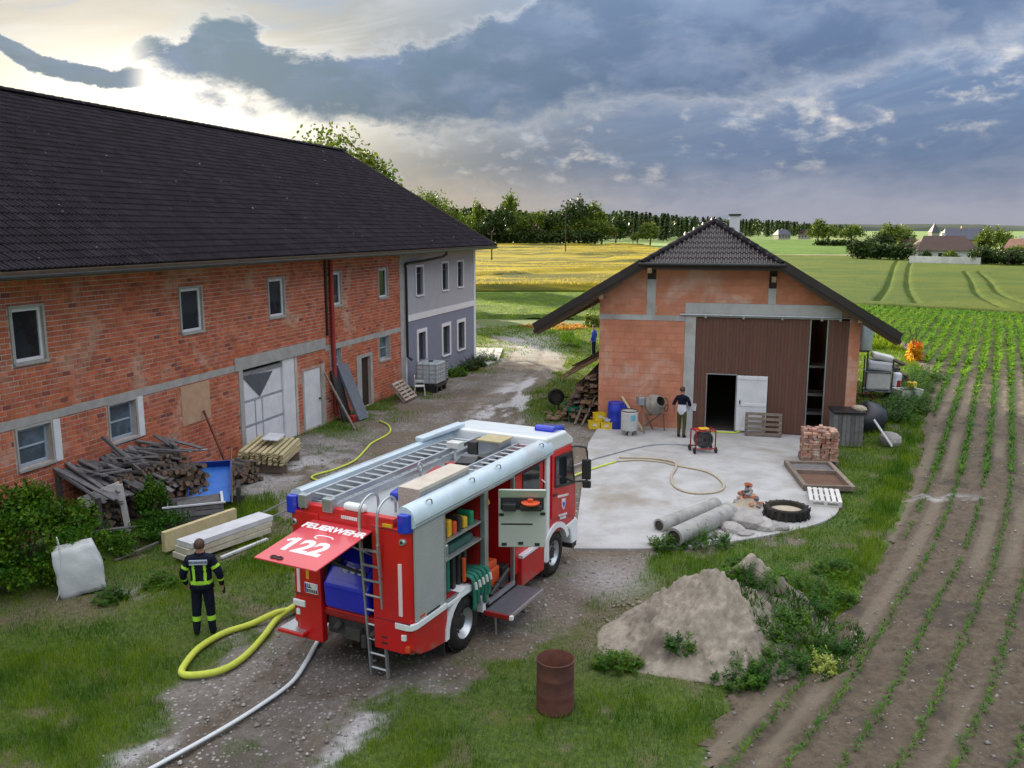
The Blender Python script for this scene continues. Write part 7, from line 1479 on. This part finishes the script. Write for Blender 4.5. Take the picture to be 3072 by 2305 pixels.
# ================================================================== BEYOND THE FARM
def crop_sheet(name, poly, h, mat, step, amp=.1, seed=0, holes=None, freq=.25):
    P_ = np.array(poly); xs = np.arange(P_[:, 0].min(), P_[:, 0].max()+step, step); ys = np.arange(P_[:, 1].min(), P_[:, 1].max()+step, step); X, Y = np.meshgrid(xs, ys); x, y = X.ravel(), Y.ravel()
    d = pdist(x, y, poly); z = h*sstep(d, -.2, step*1.1)+amp*(fbm(x*freq, y*freq, 4, seed)-.5)*2*(d > 0)-.05*(d <= 0)
    if holes is not None: z = z-holes(x, y)
    idx = np.arange(len(x)).reshape(X.shape); f = np.stack([idx[:-1, :-1], idx[:-1, 1:], idx[1:, 1:], idx[1:, :-1]], -1).reshape(-1, 4); f = f[(d[f] > -step*.8).all(1)]
    u, inv = np.unique(f, return_inverse=True); return struct(big_mesh(name, np.stack([x, y, z], 1)[u], inv.reshape(-1, 4), mat, None, True))
def cropmat(name, c1, c2, c3, scale, bs, trans=.25, stretch=(1, 1, 1)):
    m = leafmat(name, c1, c2, scale, 0, trans, .8); t = m.node_tree; b = t.nodes['Principled BSDF']; g = N(t, 'ShaderNodeNewGeometry'); mp = N(t, 'ShaderNodeMapping'); mp.inputs['Scale'].default_value = stretch; t.links.new(g.outputs['Position'], mp.inputs[0])
    src = b.inputs['Base Color'].links[0].from_socket; c = MIX(t, SS(t, NOISE(t, mp.outputs[0], scale*.35, 6, .6, 1.2), .46, .57), src, c3)
    t.links.new(c, b.inputs['Base Color']); [t.links.new(c, n.inputs[0]) for n in t.nodes if n.type == 'BSDF_TRANSLUCENT']
    bp = N(t, 'ShaderNodeBump'); bp.inputs['Strength'].default_value = 1; bp.inputs['Distance'].default_value = .5; t.links.new(NOISE(t, g.outputs['Position'], bs, 5, .7), bp.inputs['Height']); t.links.new(bp.outputs[0], b.inputs['Normal']); return m
m_wheat = cropmat('wheat', (.54, .40, .028), (.46, .34, .024), (.14, .15, .022), .16, 2.2, .45, (.45, 1.1, 1))
m_green1 = cropmat('green_crop', (.13, .22, .022), (.17, .25, .026), (.09, .16, .02), .5, 3, .3)
m_green2 = cropmat('barley', (.100, .155, .010), (.12, .175, .012), (.08, .14, .008), .15, 3, .25)
m_green3 = cropmat('far_green', (.12, .22, .028), (.15, .25, .035), (.10, .19, .02), .08, 1.5, .25)
def lodged(x, y): return .55*sstep(fbm(x*.030+y*.004, y*.045+2.2*fbm(x*.012, y*.02, 3, 5), 4, 301), .47, .57)*sstep(y, 112, 130)
crop_sheet('wheat_field', [(-90, 108), (20, 106), (48, 150), (62, 420), (40, 455), (-110, 455)], .85, m_wheat, 1.6, .10, 7, lodged, .3)
crop_sheet('green_crop_field', [(-30, 73), (3, 71), (18, 68), (27, 78), (30, 96), (-40, 99)], .35, m_green1, .45, .16, 8, None, 1.1)
TR = [[(89, 203), (74, 170), (58, 134), (45, 105), (36.2, 86.5)], [(91, 200), (76, 168), (60.5, 134), (47.6, 105), (39, 84)], [(76.8, 148.7), (63, 120), (51.3, 96.3), (44.6, 79)], [(79.5, 149.5), (66, 121), (54.2, 97), (47.5, 78)]]
def tram(x, y):
    s = np.zeros(x.shape)
    for ln in TR:
        P_ = spline([(a, b_, 0) for a, b_ in ln], 6)
        for p, q_ in zip(P_, P_[1:]):
            ex, ey = q_.x-p.x, q_.y-p.y; t = np.clip(((x-p.x)*ex+(y-p.y)*ey)/(ex*ex+ey*ey), 0, 1); s = np.maximum(s, sstep(.46-np.hypot(x-p.x-ex*t, y-p.y-ey*t), 0, .3))
    return s*.25
crop_sheet('barley_field', [(32, 85.5), (36, 82), (44, 75), (58, 62), (110, 110), (128, 172), (100, 240), (72, 250), (52, 160)], .28, m_green2, .34, .05, 9, tram, .5)
crop_sheet('far_green_field', [(66, 262), (104, 262), (150, 330), (230, 600), (140, 640), (90, 470)], .5, m_green3, 5, .2, 10)
sheet('farm_track', [(60, 253), (130, 250), (130, 258), (60, 261)], .02, pm('track_gravel', (.34, .29, .19), None, .2, .9))
# trees -----------------------------------------------------------
def tree_proto(kind, seed):
    r_ = random.Random(seed); q = MB()
    if kind == 'broad':
        q.tube([(0, 0, -.02), (.02, 0, .12), (.01, .02, .3), (0, .01, .55)], [.035, .028, .022, .010], 7)
        for k in range(6): a = k*1.05; q.tube([(0, 0, .2+.04*k), (.12*math.cos(a), .12*math.sin(a), .36+.05*k), (.24*math.cos(a), .24*math.sin(a), .46+.06*k)], [.014, .009, .004], 5)
        v, f = leaf_cloud(2200, (.42, .42, .52), .066, 26, seed, .8); v[:, 2] += .52; v[:, 2] = np.maximum(v[:, 2], .02)
    elif kind == 'tall':
        q.tube([(0, 0, -.02), (.01, 0, .4), (0, .01, .9)], [.03, .02, .006], 7)
        for k in range(6): a = k*1.3; q.tube([(0, 0, .3+.08*k), (.1*math.cos(a), .1*math.sin(a), .4+.08*k)], [.01, .004], 5)
        v, f = leaf_cloud(1700, (.28, .28, .55), .06, 24, seed, .8); v[:, 2] += .50; v[:, 2] = np.maximum(v[:, 2], .02)
    else:
        q.tube([(0, 0, -.02), (0, 0, .5), (0, 0, .97)], [.022, .014, .003], 6)
        n = 900; g = np.random.default_rng(seed); z = g.random(n)**.8; a = g.uniform(0, 6.28, n); r = .17*(1-z)*(.55+.45*np.abs(np.sin(z*34)))*g.random(n)**.4; p = np.stack([r*np.cos(a), r*np.sin(a), .08+z*.9], 1)
        d = np.stack([np.cos(a), np.sin(a), np.full(n, -.45)], 1)*.055; s = np.stack([-np.sin(a), np.cos(a), np.zeros(n)], 1)*.018; v = np.stack([p-d*.3, p+s, p+d, p-s], 1).reshape(-1, 3); f = np.arange(4*n).reshape(-1, 4)
    return q, v, f
protos = {}
for kind, sds, mt in (('broad', (1, 2, 3), m_tree), ('dark', (4, 5), m_tree2), ('tall', (6, 7), m_tree), ('spruce', (8, 9), m_tree2)):
    L = []
    for s in sds:
        q, v, f = tree_proto('broad' if kind == 'dark' else kind, s); a = q.build('trunk', m_trunk); o = big_mesh('crown', v, f, mt); L.append((a.data, o.data)); bpy.data.objects.remove(a); bpy.data.objects.remove(o)
    protos[kind] = L
def tree(kind, x, y, h, label, grp, wide=1.0, k=0):
    t = empty({'spruce': 'spruce_tree', 'tall': 'poplar_tree'}.get(kind, 'broadleaf_tree'), (x, y, -.1), random.uniform(0, 6.28), label, 'tree', grp); t.scale = (h*wide, h*wide, h)
    tm, cm = protos[kind][k % len(protos[kind])]
    for nm, me in (('trunk', tm), ('crown', cm)): o = bpy.data.objects.new(nm, me); C.objects.link(o); o.parent = t
def px(d, y): return (d-1106)*1.3888/2653*y       # sideways position of a bearing, at that distance
# behind the long building
def fine_tree(x, y, h, wide, label, seed, n=42000):
    t = empty('broadleaf_tree', (x, y, -.1), 0, label, 'tree'); q, v, f = tree_proto('broad', seed); tr = q.build('trunk', m_trunk, t); tr.scale = (h*wide, h*wide, h)
    v, f = leaf_cloud(n, (.40*h*wide, .40*h*wide, .46*h), .36, 44, seed, .85); v[:, 2] += .56*h; o = big_mesh('crown', v, f, m_tree); o.parent = t
fine_tree(-14.2, 68, 14.9, 1.0, 'big leafy tree rising behind the ridge of the long building', 3); fine_tree(-20.8, 70, 13.9, .8, 'tree just showing over the ridge left of the big tree', 12, 22000); fine_tree(-11.0, 118, 13.2, .95, 'round tree right of the roof slope of the long building', 14, 16000); fine_tree(-12.5, 90, 11.5, .7, 'slim tree close behind the roof slope of the long building', 15, 14000)
G = 'trees along the far edge of the wheat'
far = [('dark', 905, 430, 17, 1), ('spruce', 935, 440, 21, 1), ('broad', 1000, 430, 16, 1.1), ('tall', 1035, 440, 22, .9), ('dark', 1060, 425, 16, 1), ('dark', 1085, 425, 21, .8), ('tall', 1103, 440, 27, .7), ('broad', 1130, 430, 15, 1.1), ('broad', 1160, 428, 18, 1), ('dark', 1195, 430, 17, 1), ('broad', 1210, 425, 12, 1), ('dark', 1240, 432, 25, .8), ('broad', 1262, 428, 15, 1.2), ('tall', 1285, 440, 22, 1), ('broad', 1300, 425, 13, 1.3), ('broad', 1405, 400, 11.5, 1.1), ('broad', 1378, 425, 7, 1.3), ('dark', 1330, 445, 16, 1)]
txt = dict(dark='dark leafy tree', broad='light green broadleaf tree', tall='slim tall tree', spruce='pointed spruce')
for i, (kd, d, y, h, wd_) in enumerate(far): tree(kd, px(d, y), y, h, '%s along the far edge of the wheat, number %s from the left' % (txt[kd], ['one', 'two', 'three', 'four', 'five', 'six', 'seven', 'eight', 'nine', 'ten', 'eleven', 'twelve', 'thirteen', 'fourteen', 'fifteen', 'sixteen', 'seventeen', 'eighteen'][i]), G, wd_, i)
vil = [('dark', 1868, 215, 6.0, 1.6, 'dark spreading tree at the left end of the village'), ('dark', 1900, 222, 7.6, 1.4, 'tall dark tree at the left of the village'), ('broad', 1930, 235, 9.8, 1.1, 'tallest leafy tree left of the brown-roofed house'), ('broad', 1950, 245, 8.8, 1.1, 'leafy tree behind the tallest village tree'), ('broad', 1985, 225, 5.2, 1.2, 'light green tree beside the white garden wall'), ('dark', 2003, 190, 3.4, 1.0, 'small round dark bush in front of the white wall'), ('broad', 2058, 186, 3.4, 1.3, 'light bush in the middle of the white wall'), ('broad', 2140, 215, 8.6, 1.1, 'leafy tree right of the brown-roofed house'), ('broad', 2165, 222, 7.6, 1.1, 'broad tree at the right of the village'), ('dark', 2120, 180, 4.5, 1.4, 'dark bush at the right end of the white wall'), ('dark', 2185, 175, 4.2, 1.6, 'dark hedge tree at the right edge of the picture'), ('broad', 2205, 180, 4.6, 1.5, 'light green tree at the right picture edge'), ('broad', 1768, 390, 13, .85, 'slim leafy tree above the dark hedge'), ('broad', 1790, 400, 10, 1, 'low tree beside the slim tree above the hedge'), ('broad', 1840, 390, 10.5, 1.3, 'rounded tree at the right end of the dark hedge')]
for i, (kd, d, y, h, wd_, lb) in enumerate(vil): tree(kd, px(d, y), y, h, lb, 'trees round the village', wd_, i)
def hedge_mesh(name, pts, h, w_, n, size, mat, label=None):
    P_ = np.array(pts, float); t = rng.random(n)*(len(P_)-1); i = np.minimum(t.astype(int), len(P_)-2); c = P_[i]+(P_[i+1]-P_[i])*(t-i)[:, None]; v, f = leaf_cloud(n, (w_, w_, h/2), size, 0, 9, .7); v = v.reshape(-1, 4, 3); v[..., 0] += c[:, None, 0]; v[..., 1] += c[:, None, 1]; v[..., 2] += h/2
    return big_mesh(name, v.reshape(-1, 3), f, mat)
o = hedge_mesh('long_hedge', [(px(1762, 380), 380), (px(1860, 372), 372)], 3.2, 1.2, 1500, 1.0, m_tree2); tag(o, 'long dark clipped hedge across the bright green field', 'hedge')
# the wood on the horizon: one mass
def forest():
    V, F, k = [], [], 0; sp = [tree_proto('spruce', s)[1:] for s in (31, 32)]; br = [tree_proto('broad', s)[1:] for s in (33,)]
    for i in range(520):
        u = random.random(); d = 800+u*1060; y = random.uniform(520, 900) if d < 1500 else random.uniform(700, 1300)
        top = np.interp(d, [800, 1000, 1150, 1350, 1500, 1700, 1860], [452, 455, 462, 462, 472, 482, 494]); h = max(5, 7.2+(501-top)*1.3888/2653*y*random.uniform(.75, 1.08)); h = min(h, 32)
        v, f = (sp[i % 2] if random.random() < .75 else br[0]); sel = rng.choice(len(f), 170, replace=False); vv = v.reshape(-1, 4, 3)[sel].reshape(-1, 3).copy(); c = vv.reshape(-1, 4, 3).mean(1, keepdims=True); vv = ((vv.reshape(-1, 4, 3)-c)*2.3+c).reshape(-1, 3)
        wdt = h*random.uniform(.95, 1.3); V.append(vv*np.array([wdt, wdt, h])+np.array([px(d, y), y, 0])); F.append(np.arange(len(vv)).reshape(-1, 4)+k); k += len(vv)
    o = big_mesh('forest', np.concatenate(V), np.concatenate(F), m_tree2); o['kind'] = 'stuff'
forest()
for a_, b__, h_, lb in (((px(1848, 214), 214), (px(1968, 205), 205), 4.2, 'dense dark shrubs under the trees at the left of the village'), ((px(2118, 184), 184), (px(2240, 176), 176), 3.4, 'dense dark shrubs right of the white garden wall')): o = hedge_mesh('shrub_belt', [a_, b__], h_, 2.2, 2600, .8, m_tree2); tag(o, lb, 'shrubs', 'shrubs round the village')
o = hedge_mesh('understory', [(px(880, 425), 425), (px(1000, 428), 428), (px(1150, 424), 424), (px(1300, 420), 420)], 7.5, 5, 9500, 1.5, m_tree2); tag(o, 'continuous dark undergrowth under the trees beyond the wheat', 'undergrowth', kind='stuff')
def ears(name, poly, n, h, z0, wk, mat, keep=None):
    P_ = np.array(poly); y = rng.uniform(P_[:, 1].max()**-.6, P_[:, 1].min()**-.6, n)**(-1/.6); x = rng.uniform(P_[:, 0].min(), P_[:, 0].max(), n); k = (pdist(x, y, poly) > .3) & (np.abs(x) < y*.66)
    x, y = x[k], y[k]; z = z0-(keep(x, y) if keep is not None else 0); hh = h*rng.uniform(.6, 1.2, len(x)); blades(name, x, y, z, hh, wk*y/100*rng.uniform(.6, 1.3, len(x)), mat, .6)
m_ear = leafmat('wheat_ear', (.60, .45, .032), (.50, .38, .028), .06, .2, .6)
ears('wheat_ears', [(-90, 108), (20, 106), (48, 150), (62, 420), (40, 455), (-110, 455)], 150000, .34, .66, .06, m_ear, lambda x, y: lodged(x, y)*1.15)
ears('crop_leaves', [(-30, 73), (3, 71), (18, 68), (27, 78), (30, 96), (-40, 99)], 60000, .38, .10, .10, leafmat('crop_leaf', (.16, .27, .015), (.22, .31, .02), .3, .6, .5))
ears('verge_grass', [(8, 58), (24, 52), (27.5, 86), (33, 85), (22, 104), (8, 100)], 60000, .5, 0, .16, m_grass2)
# village houses
m_hw = pm('village_white', (.74, .74, .73), None, .5, .8); m_hr = pm('village_roof', (.075, .042, .033), (.06, .035, .028), .6, .8); m_hr2 = pm('village_slate', (.045, .05, .085), None, .6, .6)
def house(d, y, L, W, h, rh, rz, label, roofm, wallm=m_hw, hip=.3, chim=True):
    t = T('village_house', (px(d, y), y, 0), rz, label, 'house', 'village houses'); P(t, 'wall', wallm, bx(-L/2, L/2, -W/2, W/2, -.1, h)); o_ = .6
    def rf(q): q.add([(-L/2-o_, -W/2-o_, h), (L/2+o_, -W/2-o_, h), (L/2+o_, W/2+o_, h), (-L/2-o_, W/2+o_, h), (-L/2+hip*L*.5, 0, h+rh), (L/2-hip*L*.5, 0, h+rh)], [(0, 1, 5, 4), (1, 2, 5), (2, 3, 4, 5), (3, 0, 4), (0, 3, 2, 1)])
    r = P(t, 'roof', roofm, rf)
    if chim: P(r, 'chimney', wallm, bx(-.4, .4, .3, 1.1, h+rh*.4, h+rh+.7))
    for k in range(4): s = -L/2+L*(k+.5)/4; P(t, 'window', m_glass, bx(s-.5, s+.5, -W/2-.05, -W/2+.02, h*.35, h*.75))
house(2040, 212, 13, 8.5, 2.4, 3.4, R(-10), 'low house with wide brown roof behind the white wall', m_hr); house(2080, 262, 11, 8, 4.4, 3.2, R(-14), 'taller house with blue slate roof behind the brown-roofed house', m_hr2, pm('ochre_wall', (.45, .36, .22), None, .5, .8), .12)
house(1968, 232, 4.5, 4.5, 2.6, 2.4, R(20), 'small red-roofed house among the trees', m_hr); house(2206, 205, 6, 6, 2.6, 2.6, R(-30), 'house with pale red roof at the right picture edge', pm('pale_roof', (.34, .17, .12), None, .6, .8)); house(1690, 690, 10, 8, 3.5, 4, R(10), 'distant slate-roofed farmhouse before the wood', m_hr2, m_stone); house(1738, 700, 9, 7, 3.5, 4, R(-20), 'distant brown-roofed farmhouse right of the slate-roofed one', m_hr, m_stone); house(1128, 470, 30, 14, 6, 6, R(8), 'dark red barn roof among the trees beyond the wheat', m_hr, m_hr, .1, False)
q = MB(); a_, b__ = (px(1970, 190), 190), (px(2124, 178), 178); q.beam((*a_, .8), (*b__, .8), .3, 1.7); tag(q.build('garden_wall', m_hw, center=True), 'long white garden wall in front of the village houses', 'wall')
t = T('church_spire', (px(2018, 420), 420, 0), 0, 'small dark pointed spire above the village roofs', 'spire'); P(t, 'tower', m_stone, bx(-1.8, 1.8, -1.8, 1.8, 0, 6)); P(t, 'spire_roof', m_hr2, lambda q: q.add([(-2.1, -2.1, 6), (2.1, -2.1, 6), (2.1, 2.1, 6), (-2.1, 2.1, 6), (0, 0, 10.4)], [(0, 1, 4), (1, 2, 4), (2, 3, 4), (3, 0, 4)]))
for i, (d, y, h, lb) in enumerate(((1222, 270, 12.3, 'utility pole standing in the wheat'), (1368, 420, 13, 'utility pole at the far edge of the wheat'), (1062, 205, 7.0, 'short pole in the wheat beside the house'))):
    t = T('utility_pole', (px(d, y), y, 0), 0, lb, 'pole', 'utility poles'); P(t, 'pole', m_trunk, lambda q: q.tube([(0, 0, -.1), (0, 0, h)], [.17, .12], 8)); P(t, 'crossarm', m_trunk, bx(-.9, .9, -.07, .07, h-.9, h-.75))
    for x in (-.8, 0, .8): P(t, 'insulator', m_stone, lambda q: q.lathe([(0, h-.74), (.06, h-.74), (.07, h-.6), (0, h-.55)], 8, (x, 0, 0)))
# low hills on the horizon
n = 160; az = np.linspace(-.75, .75, n); hh = 14+26*fbm(az*7+3, az*0+1, 4, 88)*sstep(az, -.1, .45)+10*fbm(az*40, az*0, 3, 89)
v = np.concatenate([np.stack([np.sin(az)*5200, np.cos(az)*5200, np.full(n, -5.)], 1), np.stack([np.sin(az)*5300, np.cos(az)*5300, hh], 1), np.stack([np.sin(az)*5700, np.cos(az)*5700, np.full(n, -5.)], 1)]); i = np.arange(n-1)
f = np.concatenate([np.stack([i, i+1, i+1+n, i+n], 1), np.stack([i+n, i+n+1, i+1+2*n, i+2*n], 1)]); struct(big_mesh('hills', v, f, pm('hill_wood', (.03, .045, .03), (.045, .06, .035), .004, .9)))
